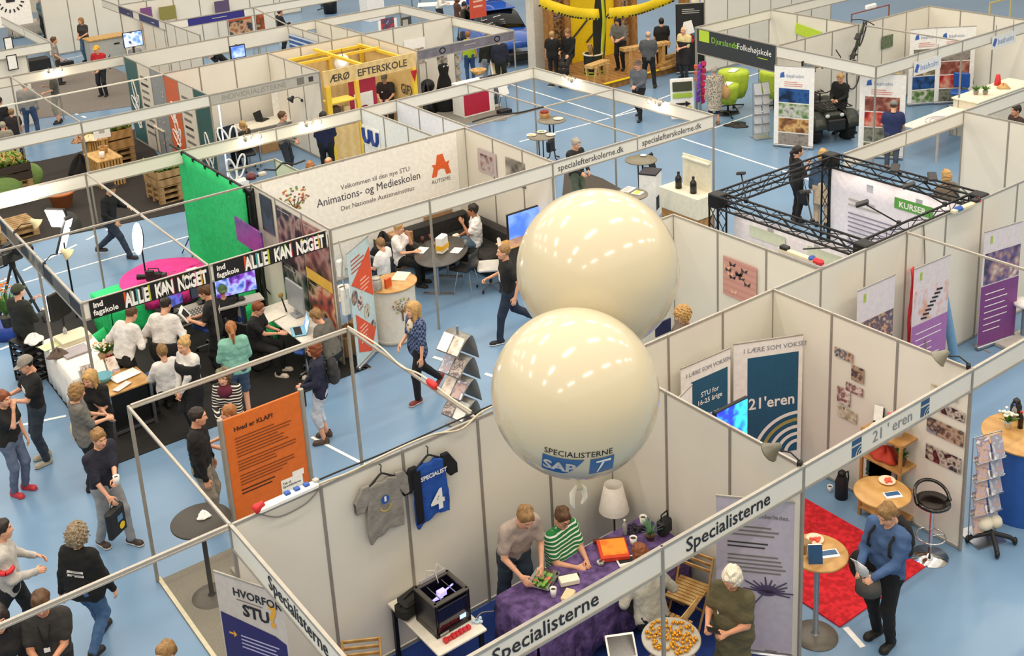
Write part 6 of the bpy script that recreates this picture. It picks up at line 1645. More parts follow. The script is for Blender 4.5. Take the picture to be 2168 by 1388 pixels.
camera_rig('black camera lying on the pink cloth',(2.75,10.25,.82),.9,.9);sheetpile('white paper on the pink cloth',(3.5,10.3,.815),.2,.15,.01)
cx_=U(55,705,0);cr=camera_rig('black broadcast camera with its rig at the left edge',(cx_.x+.1,cx_.y+.6,1.2),-1.2,1.25)
for k in range(3):a_=k*2.1+.3;m=MB();m.cyl((0,0,0),(.5*math.cos(a_),.5*math.sin(a_),-1.18),.025);m.build('leg',BLK2,cr)
m=MB();m.cyl((0,0,-.1),(0,0,.05),.06);m.build('tripod_head',BLACK,cr);m=MB();m.tube([(0,-.1,0),(.1,-.5,.05),(.12,-.6,.0)],.014);m.build('pan_arm',BLACK,cr);bx('monitor',BLK2,cr,(.22,.0,.3),(.25,.04,.18),.01)
def light_panel(label,px,py,zc,w,h,ax,tilt,e=3,foot=None,backm=BLK2,col='#eef4ff'):
    c=U(px,py,zc);r=thing('studio_light',label,'studio light',(c.x,c.y,0),ax);m=MB();m.T=Matrix.Translation((0,0,zc)) @ Matrix.Rotation(tilt,4,'X')
    m.bbox((0,.03,0),(w,.08,h),.02) if w>.3 or w<.18 else m.ball((0,.03,0),1,(w*.45,.05,h*.45),18,10);m.build('housing',backm,r);m2=MB();m2.T=m.T;m2.box((0,-.014,0),(w*.94,.01,h*.94)) if w>.3 or w<.18 else m2.ball((0,-.01,0),1,(w/2,.03,h/2),20,12);m2.build('lit_face',glow(col,e),r)
    p_=MB();p_.cyl((0,.06,0.02),(0,.06,zc),.016)
    p_.build('stand',BLACK,r)
    for k in range(3):a_=k*2.1;q_=MB();q_.cyl((0,.06,.35),(.4*math.cos(a_),.06+.4*math.sin(a_),.01),.011);q_.build('leg',BLACK,r)
    return r

light_panel('square studio light whose lit face looks back, standing by the white table',122,643,1.25,.45,.5,PI+.5,.0,4);light_panel('oval lit studio light behind the pink cloth',292,505,1.6,.24,.62,-1.0,-.15,5)
lq=light_panel('very bright studio lamp at the left of the studio',122,462,2.0,.42,.42,-.9,.3,14,col='#fff4e0');light_panel('white angled strip light below the bright lamp',137,500,1.7,.16,.9,.4,.5,5)
l=bpy.data.lights.new('studio_glow','POINT');l.energy=70;l.color=(1,.93,.8);l.shadow_soft_size=.2;o=bpy.data.objects.new('studio_glow',l);COL.objects.link(o);o.parent=lq;o.location=(0,-.35,2.1)
um=U(155,470,1.9);m=MB();m.lathe([(.02,.1),(.12,.08),(.24,.0)],16);o=solo('umbrella','black studio umbrella beside the bright lamp','umbrella',m,mat('#2a2828',.7),R_(um));o.rotation_euler=(.6,.9,0)
for i,(px,py) in enumerate(((40,490),(112,553))):armlamp(('pale clamp lamp on the side fascia, farther one','pale lit clamp lamp on the side fascia, nearer one')[i],(.47,U(px,py,2.5).y,2.5),-.2,mat('#d9cba0',.4),.35,LIT)
# white reception table and beech table
wt=clothtable('long white covered table with leaflets and flowers beside the camera',(.8,8.5,0),.74,1.8,.74,mat('#e6e2dc',.7),0,flare=.02);WZ=.752
def onW(px,py):return R_(U(px,py,WZ))
sheetpile('cream tote bags stacked on the white table',onW(155,718),.5,.42,.08,mat('#dcd3b8',.8),.1,'tote_bag_stack','tote bags');sheetpile('grey folded carrier bag on the white table',onW(160,745),.42,.34,.03,mat('#a39ca0',.7),.1,'carrier_bag','bag')
sheetpile('pale green sheet at the white table corner',onW(106,732),.3,.26,.006,mat('#d3dba8'),.2)
cloth_heap('dark curled bag handle on the white table',onW(122,752),.16,.1,mat('#5a4a40',.8),3,'strap','strap')
rk=thing('leaflet_display','tiered display of photo leaflets on the front of the white table','leaflet display',(.83,7.58,.3))
for k in range(4):bx('tier',mat('#c9c4bc',.4),rk,(0,-.06-.12*k,.5-.17*k),(.62,.03,.2),rot=(-.5,0,0));[bx('leaflet',(pc+CH)[(k+j) % 5],rk,(-.2+.2*j,-.1-.12*k,.56-.17*k),(.17,.01,.24),rot=(-.5,0,0)) for j in range(3)]
potplant('basket of autumn flowers in orange, yellow and white',onW(226,762),FOLI,OAK,.2,.2,46,False,mat('#e8a43a',.6,kind='blotch',scale=14,hex2='#f0ead8'),.12,.12,'flower_basket','flowers',11);potplant('dark red flowers next to the autumn basket',onW(237,778),FOLI3,DGREY,.1,.1,24,False,mat('#8a1620',.6),.06,.08,'flower_pot','flowers',12)
bottle('clear water bottle standing behind the white table',R_(U(140,715,.75)),mat('#d0d4d6',.1,trans=.5),.24)
wt2=table('beech table with grey steel frame and black front cloth',(1.02,7.08,0),.72,.74,.75,BEECH,STEEL,.05,inset=.03);bx('front_cloth',BLACK,wt2,(0,-.3,.38),(.62,.02,.68));bx('front_cloth',BLACK,wt2,(.3,0,.38),(.02,.62,.68));bx('frame_bar',STEEL,wt2,(0,-.33,.06),(.66,.03,.04))
def onD(px,py):return R_(U(px,py,.765))
sheetpile('white sheets on the beech table',onD(265,795),.42,.26,.012,rz=.2);sheetpile('pen list and paper strip at the table edge',onD(258,818),.3,.12,.01,mat('#dcd2d4'),.5)
tn=thing('blue_tin','turquoise bowl at the corner of the beech table','bowl',onD(220,806));MB().lathe([(0,.0),(.09,0),(.15,.1),(.14,.1),(.08,.015),(0,.012)],22).build('bowl',mat('#5a97a4',.4),tn)
# desks of the film stand
table('grey topped editing desk facing the green cloth',(2.95,8.65,0),1.5,.75,.74,mat('#8d8880',.5),STEEL,.02);table('white desk along the film poster wall',(4.08,7.1,0),.62,1.75,.74,mat('#e0dbcf',.5),STEEL)
def desk_tv(label,x,y,w,h,rz,m,z=.76,hm=BLACK,name='monitor'):
    r=thing(name,label,'monitor',(x,y,z),rz);bx('housing',hm,r,(0,0,.1+h/2),(w,.04,h),.008);bx('screen',m,r,(0,-.0215,.1+h/2),(w-.04,.003,h-.04));bx('neck',hm,r,(0,.03,.06),(.06,.03,.12));bx('foot',hm,r,(0,.01,.006),(.24,.16,.012));return r

desk_tv('monitor with purple picture on the editing desk, left one',2.55,8.85,.48,.3,.3,photo(['#3a3a8a','#7a3a9a','#5a6ad0','#2a2a5a'],4,3.1,.7));desk_tv('dark monitor on the editing desk, right one',3.15,8.9,.46,.28,-.1,photo(['#1a1a2a','#4a2a5a','#2a4a4a'],4,5.1,.4))
r_=desk_tv('large screen with blue city picture behind the green cap',3.45,8.05,.75,.45,-.15,photo(['#2a3a8a','#5a7ad0','#a9b9f0','#7a3ac0','#1a2050'],5,8.1,.8),1.0);bx('screen_stand',LGREY,r_,(0,.04,-.5),(.06,.05,1.0));bx('screen_foot',LGREY,r_,(0,.04,-.98),(.5,.4,.03))
bx('shelf',LGREY,r_,(0,-.02,-.04),(.85,.3,.03))
desk_tv('grey monitor seen from behind on the white desk',4.18,7.25,.62,.5,PI/2,mat('#8f949a',.3),hm=mat('#9aa0a4',.3));laptop('open laptop with pale blue screen on the white desk',R_(U(632,702,.75)),-1.9,mat('#7fb7cf',.4),photo(['#8ab4f0','#b9d4ff','#4a7ac0'],3,1.1,1.0),w=.36)
mcw=thing('brush','black brush with a wooden tip standing on the white desk','brush',R_(U(607,660,.76)));m=MB();m.cyl((0,0,0),(-.06,.02,.3),.014,n=8);m.build('handle',BLACK,mcw);m=MB();m.ball((-.065,.02,.33),.045,(1,1,1.1));m.build('tip',mat('#9a7a3a'),mcw)
sheetpile('pale sheets spread over the white desk',R_(U(575,670,.755)),.4,.3,.008,mat('#ebe3d3'),.2);bottle('small bottles at the wall end of the white desk',R_(U(695,690,.755)),mat('#6a7a6a',.3),.12,.03)
mx_=thing('mixing_desk','grey mixing console with cables on the editing desk','mixer',(2.75,8.45,.745));bx('console',mat('#4a4844',.5),mx_,(0,0,.04),(.6,.36,.07),.01);f=MB()
for k in range(10):
    for j in range(4):f.box((-.25+.055*k,-.13+.08*j,.08),(.018,.03,.02))

f.build('slider_buttons',LGREY,mx_)
BLC=mat('#2d4f9a',.7)
for lb_,px,py,rz in (('blue office chair under the seated girl in white',352,845,1.9),('blue office chair behind the waiter in white shirt',452,738,.3),('blue office chair behind the grey jumper person at the desk',668,790,.6),('blue office chair of the person with green cap',490,735,.0)):swivel(lb_,R_(U(px,py,0)),rz,BLC)
wc_=U(552,790,0);wh=thing('wheelchair','black wheelchair beside the white desk','wheelchair',(wc_.x,wc_.y+.35,0),-1.2)
for sx in (-.28,.28):
    m=MB();m.tube([(sx,.3*math.cos(t),.31+.3*math.sin(t)) for t in np.linspace(0,2*PI,25)],.018,6)
    for k in range(8):m.cyl((sx,0,.31),(sx,.3*math.cos(k*PI/4),.31+.3*math.sin(k*PI/4)),.004,n=4)
    m.build('wheel',BLACK,wh);m=MB();m.ball((sx*.8,.42,.07),.07,(.4,1,1));m.build('caster',BLACK,wh);m=MB();m.tube([(sx*.9,-.22,.95),(sx*.9,-.22,.5),(sx*.9,.3,.5),(sx*.8,.42,.14)],.014,6);m.build('frame',STEEL,wh)

bx('seat',BLK2,wh,(0,0,.5),(.46,.44,.05),.01);bx('backrest',BLK2,wh,(0,-.22,.72),(.46,.04,.42),.01)
df=U(25,730,0);bt_=thing('blue_tub','blue tub with a pot plant at the left edge by the camera','tub',R_(U(20,712,0)));MB().lathe([(0,0),(.25,0),(.3,.3),(.28,.3),(.23,.02),(0,.02)],24).build('tub',mat('#1c3f96',.5),bt_)
potplant('orange flowering plant above the blue tub',R_(U(18,690,.3)),FOLI,DGREY,.3,.6,40,False,mat('#d9782a',.6),.12,.2,seed=15)
sk=thing('black_crate','black plastic crate stack beside the white table','crate',R_(U(72,800,0)),.3);f=MB()
for k in range(6):
    for sx in (-.2,.2):f.box((sx,0,.08+.12*k),(.015,.4,.06));f.box((0,sx,.08+.12*k),(.4,.015,.06))

for sx in (-.2,.2):
    for sy in (-.2,.2):f.box((sx,sy,.38),(.03,.03,.76))

f.box((0,0,.02),(.42,.42,.03));f.box((0,0,.75),(.42,.42,.02));f.build('crate',BLACK,sk)
cloth_heap('white cloth lying on the black crates',R_(U(72,722,.77)),.16,.12,PAPER,12)
# ---------- pallet garden ----------
GRW=(FOLI,FOLI2,DRY);PW=mat('#a98a60',.8,kind='wood',scale=5,hex2='#8f7248')
def garden(label,p,w,d,h,m,npal,rz=0.05):
    x,y=p
    for k in range(npal):pallet('wooden pallet %s %s' % (('lowest','second','third','top')[k],'under the '+label),(x,y,.146*k),rz,PW,None,w,d)
    crate(label,(x,y,.146*npal),w,d,h,m,rz,2,GRW)

garden('black planter of dry green plants at the left edge',(2.2,20.2),1.5,1.0,.45,mat('#3a3028',.7),3);garden('wooden planter in front of the cream panels',(5.6,16.95),1.1,.85,.4,PW,3);garden('wooden planter beside the teal panel',(5.3,20.9),1.1,.9,.55,mat('#b9905a',.7,kind='wood',scale=5,hex2='#a07a48'),3)
for k in range(2):pallet(('lower pallet by the orange pot','upper pallet by the orange pot')[k],(1.45,17.1,.146*k),.05,PW,None,1.6,.9)
for i,(px,py,c,lb_) in enumerate(((14,395,'#6d8a4a','big green cushion at the left edge of the pallets'),(58,372,'#6d8a4a','green cushion behind the wicker baskets'))):
    q_=U(px,py,.37);m=MB();m.ball((0,0,0),.42,(1,.35,.8),20,12);o=solo('cushion',lb_,'cushion',m,mat(c,.9,kind='fabric'),R_(q_));o.rotation_euler=(-.3,0,.2)

for i,(px,py,h_,lb_) in enumerate(((47,400,.42,'tall wicker basket before the green cushion'),(73,396,.34,'shorter wicker basket beside the tall one'))):
    o=thing('wicker_basket',lb_,'basket',R_(U(px,py,0)));MB().lathe([(0,0),(.17,0),(.21,h_),(.19,h_),(.16,.03),(0,.03)],20).build('basket',mat('#b98a56',.8,kind='stripe',scale=12,hex2='#9a6f40'),o)

o=thing('plant_pot','empty orange terracotta pot on the dark carpet','pot',R_(U(133,437,0)));MB().lathe([(0,0),(.22,0),(.3,.34),(.33,.34),(.33,.4),(.28,.4),(.2,.03),(0,.03)],26).build('pot',mat('#c97a48',.7),o)
for i,(px,py,w,d,h_,lb_) in enumerate(((228,398,.62,1.0,.72,'slatted pine crate table with jars on top'),(205,365,.5,.6,.85,'slatted pine crate with brown goods, behind the crate table'))):
    q_=U(px,py,0);r=thing('slatted_crate',lb_,'crate',(q_.x+.15,q_.y+d/2,0),.03);f=MB()
    for k in range(8):
        for sy in (-1,1):f.box((-w/2+.03+k*(w-.06)/7,sy*d/2,h_/2),(.045,.02,h_))
        for sx in (-1,1):f.box((sx*w/2,-d/2+.03+k*(d-.06)/7,h_/2),(.02,.05,h_))

    f.box((0,0,h_),(w+.04,d+.04,.03));f.build('slats',PINE,r)

for i,(px,py,m_,lb_) in enumerate(((220,322,OAK,'brown wooden bowl on the slatted crate table'),(217,334,PAPER,'white mug on the slatted crate table'))):cup(lb_,R_(U(px,py,.75)),m_,.16,.12-.05*i)
cloth_heap('brown dried goods heaped on the rear slatted crate',R_(U(168,300,.9)),.2,.14,mat('#5a3424',.9,kind='blotch',scale=20,hex2='#b08a6a'),14,'goods','dried_goods');cloth_heap('cream fleece on the slatted crates',R_(U(190,296,.9)),.22,.12,mat('#e0cfa8',.9),15)
cloth_heap('black bag on the floor beside the slatted crates',R_(U(175,368,0)),.3,.42,mat('#151414',.9),16,'bag','bag',rz=.5)
r_=thing('paper_sign','white paper sign standing above the planter','sign',R_(U(208,288,1.3)),-.1);bx('sheet',PAPER,r_,(.1,0,.1),(.42,.01,.34));bx('stick',PINE,r_,(.1,.02,-.3),(.02,.02,.6));bx('drawing',LGREY,r_,(.1,-.006,.1),(.14,.003,.09))
m=MB();m.lathe([(0,0),(.1,0),(.1,.06),(.05,.12),(0,.13)],14);solo('small_speaker','maroon helmet-like gadget on the cable tray behind the green cloth','gadget',m,mat('#5a1f2a',.4),R_(U(532,378,2.5)))
ct_=thing('cable_tangle','tangle of cables and adapters on the partition behind the film stand','cables',R_(U(545,375,2.5)));m=MB();m.tube([(0,0,.02),(.2,.1,.08),(.4,.05,.03),(.6,.15,.1),(.85,.1,.03),(1.1,.2,.02)],.02,6);m.build('cable',BLK2,ct_);bx('adapter',LGREY,ct_,(.1,0,.04),(.16,.1,.08),.02)
wall('short partition behind the lamp cluster, running to the lounge wall',(5.55,10.55),(5.55,9.52),1,(1,0));rail('thin rail from the short partition to the green cloth',(4.5,10.55),(5.55,10.55))
for i,(px,py) in enumerate(((115,152),(532,300),(660,272))):strip_spots(('lit spot cluster over the man in shorts and black bag','lit spot cluster on the fascia before the dark monitor','lit spot cluster beside the navy jacket person')[i],(PY(px,py,(22.6,12.45,12.45)[i]).x,(22.6,12.45,12.45)[i],2.48),0)
zz=U(985,905,0);rack('grey zigzag leaflet stand in the aisle behind the front balloon',(zz.x,zz.y+.1,0),-1.35,1.75,.45,pc+CH,4,mat('#8a8884',.35,.3),zig=True)
# ---------- stands further back ----------
r_,bd=poster('poster with two blue letters U on the wave logo wall',(766,262),(806,318),'x',8.6,PAPER);UB=mat('#1f3f8f')
for k in range(2):
    m=MB();cx=bd.w*(.28+.46*k);m.tube([(cx-.14,bd.y-.01,bd.h*.85),(cx-.13,bd.y-.01,bd.h*.4),(cx-.06,bd.y-.01,bd.h*.17),(cx+.05,bd.y-.01,bd.h*.2),(cx+.12,bd.y-.01,bd.h*.4),(cx+.13,bd.y-.01,bd.h*.85)],.05,6);m.build('letter_u',UB,r_)

bx_=U(775,320,0);carton('beech chest of drawers behind the wave logo wall',(8.2,13.2,0),(.6,.9,1.0),BEECH,cat='cabinet',name='drawer_cabinet',tape=False);sheetpile('white sheet stack inside the narrow bluish cabin',(9.0,9.9,1.35),.7,.4,.02,rz=.2);carton('pale cabinet inside the narrow bluish cabin',(9.02,10.0,0),(.75,1.0,1.34),mat('#d9cfae'),tape=False,cat='cabinet',name='cabinet')
# office desk stand
q=U(485,305,.75);table('pale desk under the black monitor',(q.x,q.y,0),1.5,.7,.74,PAPER,STEEL,.1);desk_tv('black monitor seen at the office desk, beside the blond person',q.x-.05,q.y,.55,.38,.2,mat('#1c2530',.2),.76)
swivel('black office chair with round back below the lit spot cluster',R_(U(525,360,0)),2.9,BLK2);carton('brown cardboard box behind the grey jumper man',R_(U(570,318,0)),(.6,.4,.45));
q=U(575,255,.75);table('white desk by the cream corner of the office stand',(q.x,q.y,0),2.0,.8,.75,mat('#ddd8c8'),LGREY,-.05);laptop('small black laptop on the white corner desk',R_(U(556,254,.76)),.5,BLACK,BLK2)
r_=thing('mirror_frame','white framed mirror panel standing behind the grey jumper man','mirror',R_(PY(584,262,19.2)));bx('frame',PAPER,r_,(.45,0,.55),(.95,.06,1.3),.01);bx('glass',mat('#8f9a96',.2),r_,(.47,-.032,.5),(.62,.01,.95))
armlamp('dark clamp lamp on the cream corner wall',(9.6,17.6,1.5),PI,BLK2,.3);m=MB();m.box((0,0,-.55),(.03,.03,2.1));solo('light_tube','upright bluish light tube beside the teal panel','lamp',m,glow('#cfe0ff',1.2),R_(U(468,262,1.6)))
lo=thing('loop_ornament','white looped ornament in front of the teal panel','ornament',(6.75,16.2,0));m=MB()
for a0,dx,dz in ((.35,0,1.4),(-.1,.25,1.35),(.2,.1,.55),(-.3,.35,.6)):m.tube([(dx+.1*math.cos(t)*math.cos(a0)-.3*math.sin(t)*math.sin(a0),0,dz+.1*math.cos(t)*math.sin(a0)+.3*math.sin(t)*math.cos(a0)) for t in np.linspace(0,2*PI,15)],.025,5)
m.box((.2,0,.12),(.5,.3,.24));m.build('loops',PAPER,lo)
# wooden school stand
YB=mat('#e8c23a',.5);WD=mat('#d9b878',.5,kind='wood',scale=5,hex2='#e3c68c');Y0=16.42
es_=thing('wooden_stand','wood panelled stand with yellow beams reading Ærø Efterskole','stand',(9.7,Y0,0));bw_=2.82
bx('name_board',WD,es_,(bw_/2,0,2.25),(bw_,.04,.42));b=Board(es_,bw_,.42,.04,0,2.04);b.text('ÆRØ',.18,.1,.27,mat('#4a4038'),bold=.004,sx=.95);b.text('EFTERSKOLE',1.0,.1,.27,mat('#4a4038'),bold=.004,sx=1.02)
bx('rear_panelling',WD,es_,(bw_/2,2.95,1.1),(bw_,.03,2.2));bx('side_panelling',WD,es_,(2.8,1.5,1.1),(.03,2.85,2.2));bx('post',YB,es_,(.1,0,1.02),(.14,.1,2.04));bx('post',YB,es_,(.96,0,1.02),(.1,.1,2.04));bx('post',YB,es_,(2.74,0,1.02),(.12,.1,2.04));bx('front_panel',WD,es_,(.53,.0,.45),(.78,.03,.9))
for c,d in (((bw_/2,2.85,2.22),(bw_,.08,.08)),((bw_/2,1.9,2.3),(bw_,.07,.07)),((2.72,1.5,2.25),(.08,2.9,.08)),((1.3,1.5,2.36),(.08,2.95,.08)),((2.72,2.8,1.9),(.1,.1,.6)),((1.7,2.85,1.9),(.08,.08,.6))):bx('beam',YB,es_,c,d)
for k,z in enumerate((1.15,1.55)):bx('shelf',YB,es_,(.53,.25,z),(.76,.5,.03))
bx('shelf_goods',mat('#4a3a2c'),es_,(.35,.2,1.3),(.28,.25,.24),.03);bx('shelf_goods',mat('#c9b48c'),es_,(.68,.2,1.28),(.2,.2,.2),.03)
r_=thing('red_door','crimson door panel with a white mushroom poster','panel',(10.8,17.1,0),.05);bx('panel',mat('#b02a44',.5),r_,(.4,0,.95),(.85,.04,1.9));bx('poster',PAPER,r_,(.4,-.024,.95),(.6,.006,1.05));m=MB();m.ball((.4,-.03,1.0),.16,(1,.1,.8));m.box((.4,-.03,.8),(.1,.01,.2));m.build('mushroom_print',mat('#6a1a24'),r_)
m=MB();m.lathe([(0,.04),(.22,.02),(.24,0),(.23,0),(.0,.02)],24);o=thing('pendant_lamp','lit bulb before a white paper disc in the wooden stand','lamp',R_(PY(724,132,18.2)));p_=m.build('paper_disc',PAPER,o);p_.rotation_euler=(PI/2,0,0);m=MB();m.ball((0,-.1,.02),.07);m.build('bulb',LIT,o);m=MB();m.cyl((0,-.1,.08),(0,-.05,.4),.008);m.build('cord',BLACK,o)
m=MB();m.prism([(-.1,.35),(.1,.35),(0,0)],-.01,.01,'y');solo('red_pennant','red pennant hanging right of the man with cap','pennant',m,RED,R_(PY(878,175,16.38)));swivel('dark blue chair behind the crimson door panel',(11.1,16.9,0),.4,NAVY)
tx=thing('wall_letters','dark vertical letters on the wood panelling','letters',(12.46,17.2,1.0),-PI/2);txt('GIFX',.4,DGREY,tx,(0,-.01,.2),(PI/2,-PI/2*.0,0),bold=.004,sx=.8)
# ring-logo stand
r_,bd=poster('white banner with dark picture on the cream wall behind the ring-logo fascia',(855,86),(903,130),'y',19.5,PAPER);bd.rect('picture',.1,.0,bd.w*.8,bd.h*.6,photo(['#1a1714','#4a3a30','#c9b8a8','#2a2420'],4,1.6))
dr=thing('dress_form','tall black dress with a portrait head on a stand','dress form',R_(U(945,232,0)));m=MB();m.lathe([(.34,.05),(.3,.4),(.2,.9),(.13,1.1),(.17,1.32),(.13,1.42),(0,1.44)],20);m.build('dress',mat('#0c0b0d',.9,kind='fabric'),dr);bx('portrait',photo(['#2a2826','#6a625a','#b9b0a4','#1a1816'],4,4.8),dr,(-.02,0,1.68),(.36,.03,.5));bx('collar',PAPER,dr,(0,-.13,1.36),(.16,.02,.06))
pm=thing('pram','small black pram beside the black dress','pram',R_(U(908,218,0)),.4);m=MB();m.ball((0,0,.55),.26,(1,.8,.8));m.build('hood',BLACK,pm);m=MB();m.cyl((-.2,-.2,.12),(.2,.2,.5),.015);m.cyl((.2,-.2,.12),(-.3,.3,.85),.015);m.build('frame',BLK2,pm)
for sx in (-.2,.2):
    for sy in (-.2,.2):m=MB();m.ball((sx,sy,.1),.1,(1,.3,1));m.build('wheel',BLACK,pm)

rack('leaflet rack with brown cards behind the lime vest person',R_(U(968,190,0)),.2,1.6,.4,[photo(['#8a7a6a','#c9b8a0','#5a4a3a'],6,8.8)],4);rc_=U(1000,172,.95);o=carton('white counter with a red side before the lime vest person',(rc_.x,rc_.y,0),(1.1,.6,.95),PAPER,cat='counter',name='counter',tape=False);bx('red_side',mat('#b01c3a'),o,(-.1,-.305,.45),(.9,.006,.8))
bw=thing('wooden_bowl','wide wooden bowl on the white and red counter','bowl',R_(U(1013,158,.96)));MB().lathe([(.1,0),(.26,.16),(.24,.16),(.09,.02),(0,.02)],22).build('bowl',PINE,bw)
r_=thing('easel_sign','white A-board in front of the dark jacket visitors','sign',R_(U(1058,185,0)),-.2);bx('board',PAPER,r_,(0,0,.5),(.5,.03,1.0),.01,(-.2,0,0));bx('print',mat('#d9cf9a'),r_,(0,-.035,.5),(.4,.004,.7),rot=(-.2,0,0));bx('board',PAPER,r_,(0,.2,.5),(.5,.03,1.0),.01,(.2,0,0))
q=U(1000,228,0);carton('magenta cabinet on the grey carpet',(q.x+.2,q.y+.2,0),(.5,.45,.75),mat('#b5126a'),cat='cabinet',name='cabinet',tape=False);r_=thing('exhibit_panel','dark display panel beside the magenta cabinet','panel',R_(U(1020,232,0)),-.1);bx('panel',photo(['#3a3a40','#5a5a62','#2a2a2e'],3,2),r_,(.3,0,.5),(.6,.04,1.0));bx('foot',PAPER,r_,(.3,0,.04),(.66,.1,.08))
b_=thing('waste_bin','white bin on the grey carpet by the magenta cabinet','bin',R_(U(989,232,0)));MB().lathe([(0,0),(.14,0),(.18,.4),(.16,.4),(.13,.02),(0,.02)],20).build('bin',mat('#e0d6cc'),b_)
fs=thing('floor_sign','white folding sign on thin legs at the carpet edge','sign',R_(U(1066,232,0)),.3);bx('sheet',PAPER,fs,(0,0,.72),(.42,.02,.55),rot=(-.3,0,0))
for sx in (-.18,.18):m=MB();m.cyl((sx,0,0),(sx,.08,.75),.012);m.cyl((sx,.3,0),(sx,.08,.75),.012);m.build('leg',STEEL,fs)
carton('small black speaker box on the floor under the folding sign',R_(U(1068,240,0)),(.4,.25,.12),BLACK,tape=False,cat='speaker',name='floor_speaker');cloth_heap('dark jacket hung on a chair behind the grey carpet',R_(U(905,238,0)),.28,.7,BLACK,18,'jacket','jacket')
# ---------- blue racing van ----------
cv=U(1092,150,0);car=thing('car','shiny blue car with a ring emblem above its windscreen','car',(cv.x+1.15,cv.y+2.5,0),-.3);CB=mat('#1f56b5',.15,coat=.6);CG=mat('#0c1014',.08)
def hull(secs):
    m=MB();P=[]
    for y,hw_,z0,z1,rr in secs:P.append([(-hw_,y,z0),(-hw_,y,z1-rr),(-hw_+rr,y,z1),(0,y,z1+rr*.25),(hw_-rr,y,z1),(hw_,y,z1-rr),(hw_,y,z0)])
    m.sheet(P,.02);return m

hull([(-2.1,.75,.35,.6,.08),(-2.0,.86,.25,.82,.12),(-1.1,.9,.25,.98,.12),(-.5,.92,.25,1.05,.1),(1.6,.92,.25,1.1,.1),(2.1,.85,.3,1.0,.1)]).build('body',CB,car);hull([(-.75,.8,1.0,1.05,.05),(-.1,.74,1.0,1.55,.12),(1.3,.74,1.0,1.6,.12),(1.9,.8,1.0,1.1,.06)]).build('cabin',CG,car);bx('roof',CB,car,(0,.6,1.63),(1.3,1.5,.06),.03)
bx('bumper',BLK2,car,(0,-2.1,.32),(1.6,.2,.3),.05)
for sx in (-.6,.6):bx('headlight',glow('#ffffff',1.0),car,(sx,-2.08,.66),(.3,.08,.12),.03)
for sx in (-.84,.84):
    for y in (-1.3,1.35):m=MB();m.lathe([(.1,-.11),(.32,-.11),(.34,-.06),(.34,.06),(.32,.11),(.1,.11)],24);m.build('wheel',BLACK,car,(sx,y,.34),(0,PI/2,0))

sp=bx('roof_sign',CB,car,(0,1.2,2.05),(1.5,.08,.75));m=MB();m.tube([(.3*math.cos(t),1.15,2.05+.3*math.sin(t)) for t in np.linspace(0,2*PI,25)],.02,6);m.box((0,1.15,2.05),(.42,.02,.1));m.build('ring_emblem',PAPER,car)
# ---------- yellow building site stand ----------
ys=thing('timber_stand','timber framed stand with yellow panels and a pallet platform','stand',(18.6,17.0,0),0);TY=mat('#eac80c',.5);TM=mat('#a9793f',.7,kind='wood',scale=5,hex2='#8f6432')
bx('platform',TM,ys,(2.55,.9,.1),(3.9,2.9,.2));bx('yellow_edge',TY,ys,(3.4,-.56,.205),(2.0,.12,.02));bx('yellow_edge',TY,ys,(1.2,-.56,.205),(1.1,.12,.02))
for x,y in ((.75,2.2),(1.5,2.25),(3.75,2.25),(4.4,2.2),(4.4,-.3)):bx('post',TM,ys,(x,y,1.4),(.26,.24,2.8))
bx('yellow_panel',TY,ys,(2.35,2.3,1.3),(1.6,.05,2.6));bx('yellow_panel',TY,ys,(3.4,2.27,1.3),(1.0,.05,2.6));bx('crate_wall',photo(['#3a2a1c','#6a4a2c','#a9855a','#2a2018','#8a7a72'],4,7.2),ys,(1.12,2.3,1.4),(.6,.1,2.4));bx('crate_wall',photo(['#3a2a1c','#7a5a3c','#b9a58a','#2a2018'],4,5.2),ys,(4.0,2.3,1.4),(.8,.1,2.4));bx('cross_beam',TM,ys,(2.6,2.2,2.7),(3.9,.2,.2))
for k in range(2):bx('strap',DGREY,ys,(2.1+.9*k,2.24,1.3),(.06,.02,1.6),rot=(0,.9,0))
pc_=thing('white_column','square pale column in front of the yellow stand','column',R_(U(1136,150,0)+Vector((.1,.1,0))),.0);bx('shaft',mat('#d5cfc2',.6),pc_,(0,0,2.2),(.42,.42,4.4),.02);bx('pipe',LGREY,pc_,(.3,-.1,2.2),(.08,.1,4.4));bx('cross_arm',mat('#d5cfc2',.6),pc_,(-1.4,0,3.05),(2.4,.3,.3))
for k,(pa,pb,lb_) in enumerate((((1143,6),(1268,34),'yellow barrier banner sagging from the pale column to the feather flag'),((1290,32),(1424,-4),'yellow barrier banner sagging from the feather flag to the right'))):
    a,b_=PY(*pa,16.6),PY(*pb,16.6);P=[[(a.x+(b_.x-a.x)*t,16.6+.03*math.sin(9*t+j*2),a.z+(b_.z-a.z)*t-.12*math.sin(PI*t)+.22-.34*j) for t in np.linspace(0,1,13)] for j in (0,.5,1)]
    o=thing('barrier_banner',lb_,'banner',(0,0,0));m=MB();m.sheet(P,.01);m.build('cloth',TY,o);m=MB()
    for j in range(22):p=P[2][min(12,int(j/22*13))];q_=P[2][min(12,int(j/22*13)+1)];f=(j/22*13) % 1;m.box((p[0]+(q_[0]-p[0])*f,p[1]-.01,p[2]+(q_[2]-p[2])*f+.03),(.07,.012,.05))
    m.build('black_dashes',BLACK,o)

